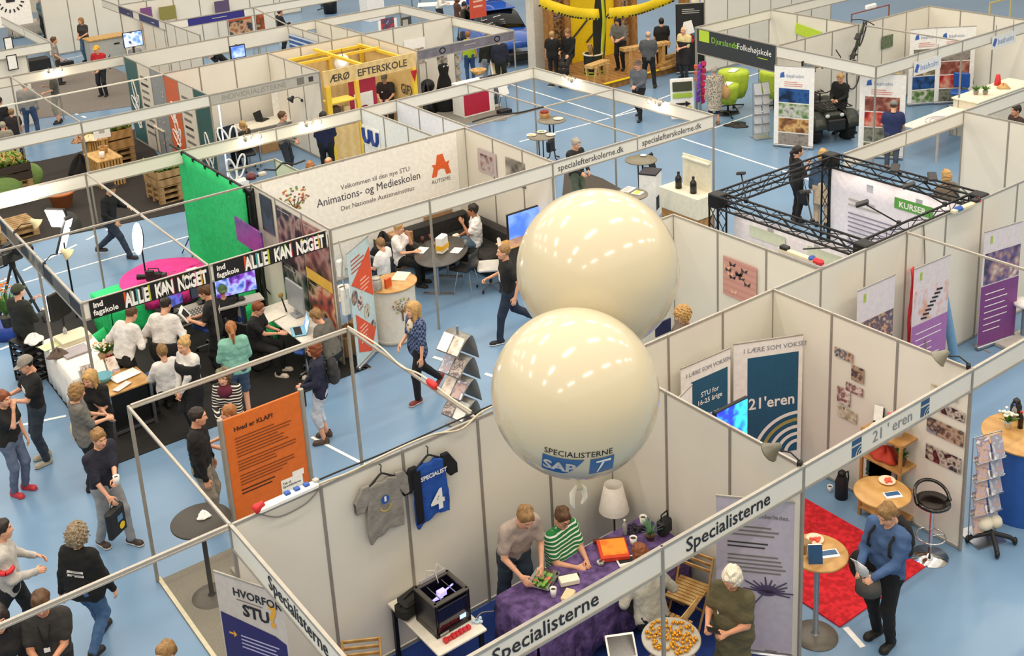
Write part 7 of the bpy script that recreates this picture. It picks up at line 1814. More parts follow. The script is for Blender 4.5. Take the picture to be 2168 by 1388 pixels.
ff=thing('feather_flag','curved lime and black feather flag on a pole','flag',R_(U(1268,172,0)),.2);P=[]
for i in range(17):t=i/16;z=.1+3.7*t;w_=.6*math.sin(PI*min(1,.12+t*.95))**.7;x0=.3*math.sin(PI*t*.95)+.1;P.append([(x0-w_*(1-k/4),.02*math.sin(k+i),z) for k in range(5)])
m=MB();m.m=0;m.sheet([r[:4] for r in P],.006);m.build('black_cloth',mat('#1a1c12',.8),ff);m=MB();m.sheet([[r[3],(r[4][0]+.06,r[4][1],r[4][2])] for r in P],.008);m.build('lime_edge',mat('#b9c42e',.7),ff);m=MB();m.tube([(r[4][0]+.06,0,r[4][2]) for r in P],.015,6);m.box((.1,0,.03),(.5,.5,.04));m.build('pole',BLK2,ff)
m=MB();ba=thing('oil_drum','dark green drum with two lime bands and planks in it','drum',R_(U(1257,170,0)));MB().lathe([(0,0),(.3,0),(.3,.86),(.31,.88),(.27,.88),(.27,.6),(0,.6)],26).build('drum',mat('#26302c',.5),ba)
for z in (.2,.3):MB().lathe([(.303,z),(.303,z+.05)],26).build('lime_band',mat('#8fae2e'),ba)
bx('plank',PINE,ba,(.05,0,1.0),(.05,.16,.6),rot=(0,.5,0));bx('plank',PINE,ba,(-.08,0,1.0),(.05,.16,.5),rot=(0,-.4,.4));MB().lathe([(.27,.86),(.33,.86),(.33,.9),(.27,.9)],26).build('rim',mat('#cfc4ae'),ba)
bn=thing('timber_bench','pine carpentry bench in front of the yellow panels','bench',(20.6,16.9,.2),-.25);bx('plank',PINE,bn,(.7,0,.8),(1.7,.3,.1));[bx('leg',PINE,bn,(x,0,.38),(.1,.28,.76)) for x in (.1,1.3)];st_=thing('timber_trestle','pine trestle under the sitting man in black','trestle',(18.9,16.6,.2),.2);bx('beam',PINE,st_,(.3,0,.62),(.9,.3,.1));[bx('leg',PINE,st_,(x,y,.3),(.08,.06,.6),rot=(.15*(1 if y<0 else -1),0,0)) for x in (0,.6) for y in (-.15,.15)]
for k in range(5):m=MB();m.box((0,0,.04),(1.1,.14,.07));solo('plank','loose pine plank stacked at the right end of the platform','plank',m,PINE,(22.1+.1*k,16.4+.05*k,.21+.075*k),.3*(-1)**k*.5,'loose planks on the platform')
r_,bd=rollup('black roll-up with a red and teal circle print',(1430,8),(1482,5),2.3,BLK2,w=1.0);bd.disc('teal_disc',.68,1.3,.22,mat('#1f7a80'));bd.poly('white_print',[(.15,1.2),(.6,1.35),(.5,1.75),(.25,1.7)],PAPER,3);bd.disc('red_print',.45,1.15,.15,RED,2);bd.lines(.2,2.1,.6,3,.06,LGREY)
r_,bd=poster('wide white wall poster with bicycle drawings',(1484,-30),(1545,55),'y',17.2,PAPER);bd.rect('red_drawing',.25,.55,.35,.3,photo(['#e9e4da','#b55a4a','#e9e4da'],6,2));bd.rect('grey_drawing',.5,1.0,.6,.5,photo(['#e9e4da','#6a7080','#e4dfd6'],6,4));bd.rect('grey_drawing',.2,.1,.8,.35,photo(['#e9e4da','#7a7d84','#e4dfd6'],6,6))
table('white table with leaflets at the top of the folk high school stand',R_(U(1580,25,0))[:2]+(0,),1.8,.7,.75,PAPER,STEEL)
sheetpile('papers on the table at the top of the folk high school stand',R_(U(1580,25,0)+Vector((.2,0,.755))),.6,.3,.03,mat('#e9d8c8'));carton('brown cabinet with white goods behind the dark sign',R_(U(1600,95,0)),(.9,.6,.9),mat('#9a6a4a'),tape=False,cat='cabinet',name='cabinet');sheetpile('white boxes on the brown cabinet behind the dark sign',R_(U(1600,95,0)+Vector((0,0,.9))),.4,.3,.16)
# green cloth tables, sign, sweets stand
for i,(px,py,h_,r0,lb_) in enumerate(((1553,150,1.1,.42,'tall bistro table under lime green cloth, farther one'),(1541,178,.9,.3,'lower bistro table under lime green cloth, nearer one'),(1640,150,1.1,.4,'lime green cloth table cut off by the tall photo roll-up'))):
    a=U(px,py,h_);r_=thing('cloth_table',lb_,'table',(a.x,a.y,0));P=[[(r0*f*(1+.06*math.sin(k*1.7)*g_)*math.cos(2*PI*k/40),r0*f*(1+.06*math.sin(k*1.7)*g_)*math.sin(2*PI*k/40),z) for k in range(41)] for f,g_,z in ((.7,1,.35),(.9,1,.6),(1.02,.4,h_-.08),(1.0,0,h_),(.02,0,h_+.005))];MB().sheet(P,.004).build('cloth',mat('#b5cc3c',.8,kind='fabric'),r_)
    m=MB();m.cyl((0,0,0),(0,0,h_-.02),.03)
    for k in range(3):m.cyl((0,0,.1),(.42*math.cos(k*2.1),.42*math.sin(k*2.1),.02),.02)
    m.build('stand',BLK2,r_);
    if i<2:sheetpile(('leaflets on the farther lime green table','white leaflets on the nearer lime green table')[i],(a.x,a.y,h_+.012),.4,.2,.012,PAPER,.4)

r_=thing('pavement_sign','white framed pavement sign with green panels and an arrow','sign',R_(U(1445,252,0)),-.55);bx('frame',PAPER,r_,(0,0,.6),(.66,.05,1.15),.04,(-.12,0,0));bx('dark_panel',mat('#3a3f2c'),r_,(0,-.01,.95),(.54,.05,.26),rot=(-.12,0,0));bx('green_panel',mat('#9ab83a'),r_,(0,-.035,.7),(.54,.05,.12),rot=(-.12,0,0));m=MB();m.prism([(-.2,-.02),(.08,-.02),(.08,-.07),(.22,.01),(.08,.09),(.08,.04),(-.2,.04)],-.03,.0,'y');o=m.build('arrow',BLACK,r_,(0,-.06,.45));o.rotation_euler=(-.12,0,0);bx('yellow_line',mat('#d9c83a'),r_,(0,-.072,.36),(.5,.03,.04),rot=(-.12,0,0))
sd=U(1483,240,0);sw=thing('sweets_stand','narrow stand full of pink, orange and violet packets','stand',R_(sd));m=MB();m.cyl((0,0,0),(0,0,1.5),.03);m.box((0,0,.02),(.4,.4,.04));m.build('pole',STEEL,sw);rn=random.Random(5)
for k in range(24):bx('packet',(mat('#d92a7a'),mat('#e0622f'),mat('#7a3ac0'),mat('#c0265a'))[k % 4],sw,(.1*math.cos(k*1.6),.1*math.sin(k*1.6),.35+.048*k),(.14,.06,.15),.02,(rn.uniform(-.3,.3),0,k*1.6))
for i,(px,py) in enumerate(((1612,292),(1622,215))):rack(('silver wire rack leaning nearer by the tall photo roll-up','silver wire rack farther behind the tall photo roll-up')[i],R_(U(px,py,0)),-.4,1.5,.45,[mat('#c9ccd2',.3,.3)],5)
for i,(px,py) in enumerate(((1538,240),(1560,265))):cloth_heap(('black shoe-like base on the blue floor by the lime tables','black tripod feet under the nearer lime table')[i],R_(U(px,py,0)),.3,.06,BLACK,20+i,'base','base')
# ---------- adventure stand ----------
LB_=mat('#3a62b0');AD=[['#10305a','#2a5a9a','#0a1c3a'],['#3a5a2c','#6a8a4a','#c9c8c0','#2a4020'],['#2a1c14','#8a5a30','#d9b070','#14100c'],['#6a5a50','#9a9088','#3a342e'],['#5a2a24','#8a4a40','#c9a08c'],['#8a1c1c','#c23a30','#d9a08a'],['#4a5240','#8a8a78','#2a2c24'],['#a9683a','#5a6a4a','#d9b89a']]
def advert(label,tl,tr,h,n,k0,w,z0=0,tile=.36):
    r,bd=rollup(label,tl,tr,h,PAPER,w=w);bd.text('baaholm',w*.3,h-.3,.13,mat('#8f9db8'),sx=1.0);bd.poly('swirl',[(w*.14,h-.32),(w*.26,h-.3),(w*.24,h-.16),(w*.16,h-.2)],LB_);bd.lines(w*.25,h-.42,w*.5,3,.05,mat('#d9897a'))
    for k in range(n):bd.rect('picture',w*.12,h-.95-(tile+.03)*k,w*.76,tile,photo(AD[(k0+k) % 8],4,k0+k+.5),2,t=.004)
    return r

advert('tall white roll-up with blue, green and brown pictures left of the quad bike',(1640,137),(1702,141),2.15,4,0,1.0);advert('tall white roll-up with red pictures right of the quad bike',(1822,153),(1893,156),2.15,4,4,1.05)
advert('white photo banner with orange kayak, at the cream corner',(1928,62),(1978,58),2.2,4,6,1.0);advert('white photo banner with brown pictures, next to the orange kayak one',(1985,58),(2048,55),2.2,4,3,1.05)
for i,(px,py) in enumerate(((1940,145),(2105,90))):
    r_=thing('logo_sign',('hanging logo sign under the fascia in front of the kayak banner','logo sign on the cream wall at far right')[i],'sign',R_(PY(px,py,6.34)),0);bx('sheet',mat('#dfe2e2'),r_,(.45,0,0),(1.1,.01,.34));txt('baaholm',.22,mat('#7d97c9'),r_,(.15,-.008,-.08));bx('swirl',LB_,r_,(.02,-.008,0),(.12,.004,.2),rot=(0,.4,0));[bx('cord',GREY,r_,(x,.0,.3),(.012,.012,.3)) for x in (.05,.85)]
# quad bike

qb=U(1762,300,0);qd=thing('quad_bike','dark green quad bike facing us between two photo roll-ups','quad bike',(qb.x+.35,qb.y+.75,0),-.42);QG=mat('#2b3028',.35);QK=mat('#141414',.7)
for sx in (-.46,.46):
    for y in (-.68,.65):
        m=MB();m.lathe([(.12,-.13),(.24,-.13),(.31,-.09),(.32,0),(.31,.09),(.24,.13),(.12,.13)],20)
        for k in range(20):a_=k*PI/10;m.box((.315*math.cos(a_),.315*math.sin(a_),.04*(-1)**k),(.04,.05,.16),Matrix.Rotation(a_,3,'Z'))
        w_=m.build('wheel',QK,qd,(sx,y,.32),(0,PI/2,0))
        f=MB();f.sheet([[(sx+dx,y+.42*math.cos(t),.36+.4*math.sin(t)+.02*(1-abs(dx)*4)) for dx in (-.17,-.06,.06,.17)] for t in np.linspace(.25,PI-.15,9)],.02);f.build('mudguard',QG,qd)

m=MB();m.bbox((0,-.35,.78),(.42,.75,.26),.08);m.bbox((0,-.8,.66),(.5,.2,.26),.06);m.build('bonnet',QG,qd);bx('seat',QK,qd,(0,.4,.88),(.34,.8,.16),.07);bx('engine',BLK2,qd,(0,0,.45),(.4,1.1,.36),.05);bx('bumper',BLK2,qd,(0,-1.0,.5),(.5,.08,.3),.03)
for y in (-.75,.75):m=MB();[m.tube([(-.38+.095*k,y-.28,.97),(-.38+.095*k,y+.28,.97)],.011,5) for k in range(9)];m.tube([(-.4,y-.28,.97),(.4,y-.28,.97),(.4,y+.28,.97),(-.4,y+.28,.97),(-.4,y-.28,.97)],.014,5);m.build('rack',BLACK,qd)
m=MB();m.tube([(-.38,.02,1.12),(-.2,-.08,1.1),(.2,-.08,1.1),(.38,.02,1.12)],.016,6);m.cyl((0,-.08,.85),(0,-.08,1.1),.02);m.build('handlebar',BLACK,qd)
for sx in (-.2,.2):m=MB();m.ball((sx,-.9,.72),.065,(1,.5,.8));m.build('headlight',mat('#d8dde0',.1),qd)
# bicycles on the wall
def bike(label,loc,rot,col='#39412c',s=1.0,parts=True):
    r=thing('bicycle',label,'bicycle',loc);r.rotation_euler=rot;BM=mat(col,.4)
    for y in (-.52,.52):
        m=MB();m.tube([(0,y+.33*math.cos(t),.34+.33*math.sin(t)) for t in np.linspace(0,2*PI,29)],.022,6);m.build('tyre',BLACK,r);m=MB()
        for k in range(12):m.cyl((0,y,.34),(0,y+.32*math.cos(k*PI/6),.34+.32*math.sin(k*PI/6)),.003,n=4,caps=False)
        m.cyl((-.04,y,.34),(.04,y,.34),.02);m.build('spokes',STEEL,r)

    m=MB();[m.cyl(a_,b_,.02,n=8) for a_,b_ in (((0,-.52,.34),(0,-.05,.3)),((0,-.52,.34),(0,-.18,.78)),((0,-.05,.3),(0,-.2,.85)),((0,-.05,.3),(0,.36,.75)),((0,-.19,.76),(0,.34,.82)),((0,.52,.34),(0,.33,.95)))];m.build('frame',BM,r)
    bx('saddle',BLACK,r,(0,-.22,.9),(.13,.26,.05),.02);m=MB();m.tube([(-.3,.26,.98),(-.1,.33,1.0),(.1,.33,1.0),(.3,.26,.98)],.014,6);m.build('handlebar',BLACK,r);return r

bike('green and white mountain bike mounted high on the cream partition',R_(PY(1812,118,9.15)),(.5,.2,-1.1));bike('bicycle half hidden behind the fascia above the small screen',R_(PY(1700,150,9.1)),(0,1.2,-PI/2),'#8a6a2c')
uc=thing('unicycle','unicycle leaning on the cream wall above the quad bike','unicycle',R_(PY(1805,192,9.42)),PI/2);m=MB();m.tube([(0,.27*math.cos(t),.45+.4*math.sin(t)) for t in np.linspace(0,2*PI,25)],.02,6);m.build('tyre',mat('#4a403c'),uc);m=MB();m.cyl((0,0,.45),(0,0,.98),.02);m.build('fork',STEEL,uc);bx('saddle',BLACK,uc,(0,0,1.0),(.1,.26,.05),.02)
poster('dark green picture on the cream partition right of the bicycle',(1868,78),(1890,98),'y',9.44,photo(['#3a4a34','#6a7a5c','#4a5a44'],6,3.7));tv('small grey screen hung below the fascia over the quad bike',(1698,130),(1726,152),'y',8.6,photo(['#6a7078','#8fa0a8','#4a5058'],4,2.2))
dp=U(1900,212,0);ym=thing('yellow_machine','yellow round-bodied machine behind the red picture roll-up','machine',R_(dp));bx('body',YELL,ym,(0,.3,.5),(.75,.6,.75),.2);m=MB();m.cyl((-.1,-.02,.45),(-.1,.02,.45),.12,n=18);m.build('opening',BLACK,ym);bx('base',BLK2,ym,(0,.3,.06),(.7,.6,.12),.03)
wt_=U(2000,252,.75);table('white table with white leaflets by the boy in navy',(wt_.x,wt_.y,0),2.2,1.0,.75,mat('#efe9d8',.4),LGREY,.05)
for k in range(3):m=MB();m.tube([((.22+.1*k)*math.cos(t)-.3,(.22+.1*k)*math.sin(t),0) for t in np.linspace(.5,2.6,10)],.012,5);solo('paper_arc',('inner pale arc on the white table','middle pale arc on the white table','outer pale arc on the white table')[k],'decoration',m,mat('#c9c0d0'),(wt_.x+.1,wt_.y-.1,.765))
cn=U(2095,193,1.0);cw=thing('long_counter','long white counter with a plant, right of the photo banners','counter',(cn.x,cn.y,0),.0);bx('top',mat('#f0e8d2',.4),cw,(.2,0,.98),(2.6,.75,.04),.008);bx('body',mat('#d8d2c2'),cw,(.2,.02,.48),(2.5,.65,.96))
for k in range(2):potplant(('green herb in a tin on the long white counter, left','green herb in a tin on the long white counter, right')[k],R_(U(2066+20*k,200,1.0)),FOLI,ALU,.14,.14,26,seed=k+30,potr=.07,poth=.1)
m=MB();m.lathe([(0,0),(.09,0),(.08,.1),(.05,.28),(0,.3)],14);solo('red_bottle','red rounded bottle on the long white counter','bottle',m,RED,R_(U(2112,180,1.0)));cloth_heap('brown bread basket on the long white counter',R_(U(2124,186,1.0)),.16,.1,PINE,25,'basket','basket')
bd_=thing('black_barrel','black barrel with a red lid and white label','barrel',R_(U(2066,205,0)));MB().lathe([(0,0),(.3,0),(.34,.5),(.32,.95),(0,.95)],24).build('barrel',BLK2,bd_);MB().lathe([(0,1.0),(.24,1.0),(.3,.97),(.3,.93),(0,.93)],24).build('lid',RED,bd_);bx('label',PAPER,bd_,(0,-.335,.75),(.3,.01,.16));swivel('blue chair behind the long white counter',R_(U(2030,230,0)),2,BLUE)
r_=thing('lime_sign','lime green sign projecting from the cream partition','sign',R_(PX(1688,68,22.42)),-PI/2);bx('panel',LIME,r_,(.4,-.02,.05),(.9,.02,.3),rot=(0,.15,0));r_=thing('red_rack','thin red frame with white goods on the top right partition','frame',R_(PY(1812,35,11.5)));z=r_.location.z;bx('bar',mat('#8a4a3a'),r_,(.7,0,.1),(1.83,.03,.03));[bx('post',mat('#8a4a3a'),r_,(x,0,.05-z/2),(.03,.03,z+.1)) for x in (-.2,1.6)];bx('goods',PAPER,r_,(.7,0,.19),(.5,.1,.16),.04)
r_=thing('yellow_rack','pale yellow empty frame at the top right','frame',R_(PY(2095,30,10.5)));z=r_.location.z;bx('bar',mat('#c9b97a'),r_,(.6,0,.35),(1.26,.04,.05));[bx('post',mat('#c9b97a'),r_,(x,0,.17-z/2),(.06,.04,z+.34)) for x in (0,1.2)]
r_=wall('pinkish beige partition at the far right edge',(26.4,6.2),(27.2,6.0),1,(1,1),z=2.6,mats=[mat('#d9ab90',.6)])
# ---------- upper left stands ----------
tv('television with blue figures on the cream wall at upper left',(258,70),(304,95),'y',23.9,photo(['#2a4ac0','#7aa0ff','#e0ecff','#1a2050'],4,3.3,.9),stand='pole');tv('smaller television with blue picture behind the office stand',(485,98),(521,120),'y',20.1,photo(['#2040a0','#5a80f0','#b0c8ff'],4,6.3,.9),rim=.03,stand='pole')
def panelp(label,tl,br,y,m):
    r,b=poster(label,tl,br,'y',y,m,'photo_poster','poster')
    for x in (.04,b.w-.04):bx('post',ALU,r,(x,.03,(b.h-r.location.z)/2),(.03,.03,b.h+r.location.z))
    return r,b

r_,bd=panelp('banner with a violet head and brown photo at upper left',(296,18),(332,96),31.0,photo(['#6a4a34','#a9764a','#d9b08a','#3a2c24'],2.5,1.4));bd.rect('violet_head',0,bd.h-.5,bd.w,.5,mat('#7a4a80'));r_,bd=panelp('banner with an olive head and grey photo at upper left',(335,16),(382,92),31.05,photo(['#6a625c','#a9a29a','#d8cfc8','#b07a7a','#4a4440'],2.5,4.4));bd.rect('olive_head',0,bd.h-.5,bd.w,.5,mat('#8a8446'))
panelp('dark violet hanging panel behind the violet fascia',(453,4),(487,24),31.0,mat('#5a4a6a'));r_,bd=panelp('orange headed photo panel right of the violet fascia',(482,36),(535,66),27.8,photo(['#6a4a3a','#a9765a','#d9b08a','#3a3438','#5a6a8a'],3,7.4));bd.rect('orange_head',0,bd.h*.72,bd.w,bd.h*.28,mat('#c2562f'));panelp('orange and yellow photo panel beside the orange headed one',(540,30),(562,66),27.5,photo(['#d9a02a','#c2562f','#5a3a24','#e8d0a0'],3,2.4))
m=thing('striped_poster','blue striped poster on the diagonal cream partition','poster',(11.7,22.5,.9),-PI/2);bx('sheet',mat('#2f5c9a',.4,kind='stripe',scale=2.2,hex2='#cfd9ea'),m,(1.4,0,.7),(2.7,.01,1.35))
r_=thing('emblem_banner','pale roll-up with a round black emblem at the top left','banner',R_(PY(-5,48,33.2)));bx('sheet',PAPER,r_,(.55,0,.9),(1.3,.02,2.2));m=MB()
for k in range(18):a_=k*PI/9;m.box((.55+.42*math.cos(a_),-.02,.75+.42*math.sin(a_)),(.12,.01,.05),Matrix.Rotation(-a_,3,'Y'))
m.box((.55,-.02,.75),(.3,.01,.2));m.build('emblem',INK,r_);bx('red_head',mat('#c98a94'),r_,(.55,-.012,1.85),(1.3,.01,.3))
for i,(tl,br,y) in enumerate((((6,80),(30,104),26.55),((12,118),(40,146),26.5))):
    r_,bd=poster(('upper framed notice on the cream wall at the left edge','lower framed notice on the cream wall at the left edge')[i],tl,br,'y',y-.05,PAPER,'framed_notice','notice');[bd.rect('frame',*q_,BLK2,2) for q_ in ((0,0,bd.w,.03),(0,bd.h-.03,bd.w,.03),(0,0,.03,bd.h),(bd.w-.03,0,.03,bd.h))]

q=U(222,78,.95);kc=thing('counter','grey counter cabinet with a light wooden top at upper left','counter',(q.x,q.y,0));bx('top',PINE,kc,(0,0,.95),(1.5,.8,.05),.008);bx('body',mat('#b9b9b4'),kc,(0,0,.46),(1.4,.7,.92));bx('handle',BLACK,kc,(.3,-.36,.7),(.2,.02,.05));crate('small wooden planter with bright green salad at upper left',R_(U(226,58,0)),.8,.6,1.0,PINE,0,5,(mat('#5fae2a',.6),FOLI));q=U(190,28,.78);table('white table with leaflets behind the long haired person',(q.x,q.y,0),1.3,.8,.76,PAPER,DGREY);clothtable('pale low table with red and white goods at upper left',R_(U(55,75,0))[:2]+(0,),1.2,.7,.6,mat('#b9b2a6',.8));cloth_heap('red and cream goods on the pale low table',R_(U(55,75,0)+Vector((0,0,.61))),.35,.15,mat('#b03a34',.8,kind='blotch',scale=9,hex2='#e4d5c0'),27,'goods','goods')
for k in range(4):carton('dark crate on the floor behind the dark T-shirt woman',R_(U(150+14*k,72-2*k,0)),(.5,.4,.3),(mat('#3a3434'),mat('#8a809a'),mat('#4a3a34'),mat('#5a4a5a'))[k],tape=False,group='dark crates at upper left')
table('long table crowded with small goods behind the office stand',(8.0,20.4,0),2.9,.8,.8,mat('#d9d0b8'),STEEL);rn=random.Random(31)
for k in range(16):
    c=('#2f8a4a','#c9c0a8','#b03a3a','#e6dfc8','#3a5a8a','#d9b48a')[k % 6];m=MB();m.bbox((0,0,.08),(rn.uniform(.1,.22),.14,rn.uniform(.1,.2)),.02);solo('packet',('green','beige','red','cream','blue','tan')[k % 6]+' packet on the crowded table behind the office stand','packet',m,mat(c),(6.75+.165*k,20.3+.12*(k % 3),.8),rn.uniform(0,1),('green','beige','red','cream','blue','tan')[k % 6]+' packets on the crowded table')

crate('bright green plastic box on the crowded table',(8.3,20.65,.8),.6,.3,.16,mat('#1f8a4a',.5),0,2);m=MB();m.tube([(0,.33*math.cos(t),.34+.33*math.sin(t)) for t in np.linspace(0,2*PI,25)],.025,6);solo('wheel','black bicycle wheel hanging behind the office stand','wheel',m,BLACK,(9.0,20.6,.8),1.2)
table('table of small gadgets under the striped poster',(10.6,20.4,0),1.7,.8,.8,mat('#c9c2b4'),STEEL);cloth_heap('pink paper flowers on the gadget table',(10.0,20.3,.8),.25,.3,mat('#d0606a',.7,kind='blotch',scale=14,hex2='#f0d8d0'),33,'decoration','paper_flowers');cloth_heap('dark blue gear bag on the gadget table',(10.7,20.4,.8),.3,.26,mat('#2c3444',.8),34,'bag','bag')
table('white table with coffee things behind the corner fascia',R_(U(830,30,0))[:2]+(0,),2.6,.8,.8,PAPER,STEEL);carton('white box stand with a red round print at the top',R_(U(790,42,0)),(.8,.7,1.2),PAPER,tape=False,cat='display',name='display_box');b_=thing('bucket','black round bucket on the blue floor at the top','bucket',R_(U(700,28,0)));MB().lathe([(0,0),(.28,0),(.34,.8),(.3,.8),(.26,.05),(0,.05)],22).build('bucket',BLACK,b_)
for k in range(3):m=MB();m.tube([(0,0,.02),(.3,.1,.03),(.5,-.1,.03),(.9,.05,.02)],.02,6);solo('hose',('dark hose on the floor at the top, nearest the bucket','dark hose coiled behind the bucket','blue hose left of the bucket')[k],'hose',m,(BLK2,BLK2,NAVY)[k],R_(U(672+8*k,22-4*k,0)),k*.7)
r_,bd=panelp('white workshop panel with tools behind the ring-logo stand',(800,45),(842,66),22.3,PAPER);bd.rect('picture',.1,.1,.5,.4,photo(['#d9d0c8','#3a4a6a','#c03a4a'],5,3));r_,bd=panelp('dark machine panel right of the white workshop panel',(849,38),(872,58),22.3,mat('#4a4c4a'));bd.rect('screen',.05,.1,.2,.2,LGREY)
r_=thing('red_banner','red banner between the two dark visitors at the top','banner',R_(PY(997,22,22.8)));bx('sheet',mat('#d9573f',.6),r_,(.3,0,.5),(.7,.02,1.6));bd=Board(r_,.7,1.6,.02,0,-.3);bd.lines(.1,1.3,.5,6,.18,mat('#f0c9b8'))
table('white counter table where the white shirt visitor reaches over',R_(U(945,50,0))[:2]+(0,),2.2,.8,.85,PAPER,LGREY,-.6)
# ---------- visitors ----------
P=person
JE,DJ,BK_,GRY='#3d5672','#27303c','#131315','#77736b'
W1=((-.1,.24,0),(.1,-.28,.1));W2=((-.1,-.28,.1),(.1,.24,0));FOLD=dict(hl=(.03,.3,.18),hr=(-.0,.3,.14));PH=dict(hl=(-.08,.32,.28),hr=(.1,.32,.26),handk=('grip','grip'))
# lower left aisle
p=P('a',45,757,1.78,215,'person in grey cap and black T-shirt with white print, looking down at a phone',hl=(-.1,.38,.24),hr=(.1,.38,.22),hair=('cap','#8f8a82'),hairb='dark',top=BK_,bottom='#2c3642',shoes='#a8a08e',look=(.1,.35),handk=('grip','grip'));chest_print(p,0,PAPER,1,.33,.2,2)
m=MB();m.bbox((0,0,0),(.075,.15,.012),.004);o=solo('smartphone','dark phone held by the person in the grey cap','phone',m,BLK2,R_((p['hl']+p['hr'])/2+Vector((0,0,.03))));o.rotation_euler=(.3,0,.5);c=(p['hl']+p['hr'])/2;cable('blue lanyard dangling from the phone of the grey cap person',[c[:],(c.x-.02,c.y,c.z-.2),(c.x+.05,c.y,c.z-.42),(c.x+.08,c.y,c.z-.2),c[:]],NAVY,.008,name='lanyard')
p=P('b',6,828,1.66,340,'person at the left edge in black printed T-shirt and red shoes, hand at the mouth',hr=(.02,.2,.52),hl=(-.22,.1,-.08),hair=('short','red'),top=BK_,bottom='#5c6880',shoes='#b5303c',fem=True,look=(0,.1));chest_print(p,0,PAPER,1,.3,.2,2)
p=P('c',166,812,1.68,30,'person with greying blond bob in grey poncho, seen from behind',hl=(-.05,.36,.15),hr=(.1,.36,.15),hair=('bob','dblond'),top='#6d6a64',sleeve='elbow',hem=-.2,bottom=BK_,shoes=BLACK.name and '#141414',fem=True,bulk=1.15,look=(-.1,.3))
hb=thing('handbag','pale handbag at the hip of the person in the grey poncho','bag',R_(p['B'](-.3,-.05,-.12)));m=MB();m.ball((0,0,0),.14,(.5,1,1.2));m.build('bag',mat('#c9c3b4',.7),hb);m=MB();m.tube([(0,-.08,.12),(.1,-.05,.45),(.12,.0,.6),(0,.08,.12)],.01,5);m.build('strap',mat('#c9c3b4',.7),hb)
P('d',184,788,1.66,255,'long haired blond person in black leaning on the beech table',hl=(.0,.22,.0),hr=(-.36,.2,-.1),hair=('long','blond'),top=BK_,sleeve='short',bottom=BK_,fem=True,lean=.15,look=(0,.2))
p=P('e',208,910,1.76,330,'person in navy shirt with white cuffs holding a coffee cup',hl=(.12,.36,.22),hr=(.22,.3,.0),hair=('short','dblond'),top='#181b2b',sleeve='elbow',bottom='#8d9094',shoes='#3a2c26',sole='#d9d2c6',feet=((-.1,.2,0),(.1,-.16,0)),look=(.2,.15),handk=('grip','relax'));cup('white takeaway cup with brown lid in the hand of the navy shirt person',R_(p['hl']+Vector((.02,0,-.02))),PAPER,.12,.042,drink=mat('#3b2416'))
hb=thing('carrier_bag','black carrier bag with a yellow print, held by the navy shirt person','bag',R_(p['hr']+Vector((0,0,-.48))),.6);bx('bag',BLK2,hb,(0,0,.2),(.34,.1,.42),.04);m=MB();m.tube([(-.08,0,.4),(0,0,.5),(.08,0,.4)],.01,5);m.build('handle',BLACK,hb);b=Board(hb,.3,.4,.1);b.disc('yellow_print',.05,.12,.05,YELL);b.rect('blue_print',-.02,.2,.1,.08,mat('#5a8ab0'),2)
p=P('f',160,1112,1.72,75,'person with curly grey hair in black hooded jacket, walking away',hair=('curly','curlgrey'),top='#0b0b0c',sleeve='long',hem=-.18,bottom='#41618a',feet=((-.1,.3,0),(.1,-.2,.06)),hl=(-.3,-.05,-.1),hr=(.3,.1,-.08),fem=True,bulk=1.3);chest_print(p,0,PAPER,-1,.3,.22,2)
p=P('g',82,1258,1.78,285,'person in dark grey T-shirt with a lanyard at the bottom left',hl=(-.02,.34,.15),hr=(.04,.34,.12),hair=('short','brown'),top='#2e2c2a',bottom=BK_,look=(-.1,.25),skin=SKIN2,handk=('grip','grip'));badge(p,PAPER,-.02,.2,.06,.05)
m=MB();m.tube([tuple(p['Bl'](-.06,.12,.46)),tuple(p['Bl'](-.03,.14,.3)),tuple(p['Bl'](0,.14,.2)),tuple(p['Bl'](.04,.14,.3)),tuple(p['Bl'](.06,.12,.46))],.007,5);m.build('lanyard',BLACK,p['root'])
P('h',0,1100,1.76,20,'person cut by the left edge in pale jacket with a red armband',hl=(-.2,.3,.1),hr=(.16,.3,.12),hair=('short','dark'),top='#b9b4ae',sleeve='long',hem=-.12,bottom=BK_,shoes='#b9aa94',feet=((-.1,.1,0),(.16,-.5,.1)),bulk=1.1);m=MB();q=PEOPLE['h'];m.tube([tuple(np.array(q['Bl'](.245,.02,.3))+.07*np.array([math.cos(t),math.sin(t),0])) for t in np.linspace(0,2*PI,13)],.03,6);m.build('armband',RED,q['root'])
p=P('i',-8,1288,1.74,300,'person in black printed shirt cut off at the lower left corner',hair=('long','dark'),top=BK_,sleeve='elbow',bottom=BK_,fem=True);chest_print(p,0,LGREY,1,.26,.2,3)
P('j',347,1362,1.7,250,'person of whom only brown hair shows at the bottom edge',hair=('short','dblond'),top=BK_,bottom=BK_)
P('k',472,782,1.64,262,'person in grey green beret and black and white striped cardigan',hl=(-.2,.2,-.06),hr=(.06,.3,.1),hair=('beret','#6b6a52'),hairb='brown',topmat=mat('#1d1b1d',.85,kind='stripe',scale=8,hex2='#d9d3c8'),sleeve='long',hem=-.15,bottom=BK_,shoes='#b02a4a',fem=True);q=PEOPLE['k'];m=MB();m.T=None;m.ball(tuple(q['Bl'](0,.06,.44)),.12,(1,.8,.9));m.build('scarf',mat('#5a1830',.9,kind='fabric'),q['root'])
P('l',482,858,1.62,200,'person with reddish hair pointing, mostly behind the orange sign',hl=(-.1,.42,.3),hr=(.12,.34,.2),hair=('short','ginger'),top='#7a6a66',sleeve='short',bottom=DJ,shoes='#c03a8a',fem=True)
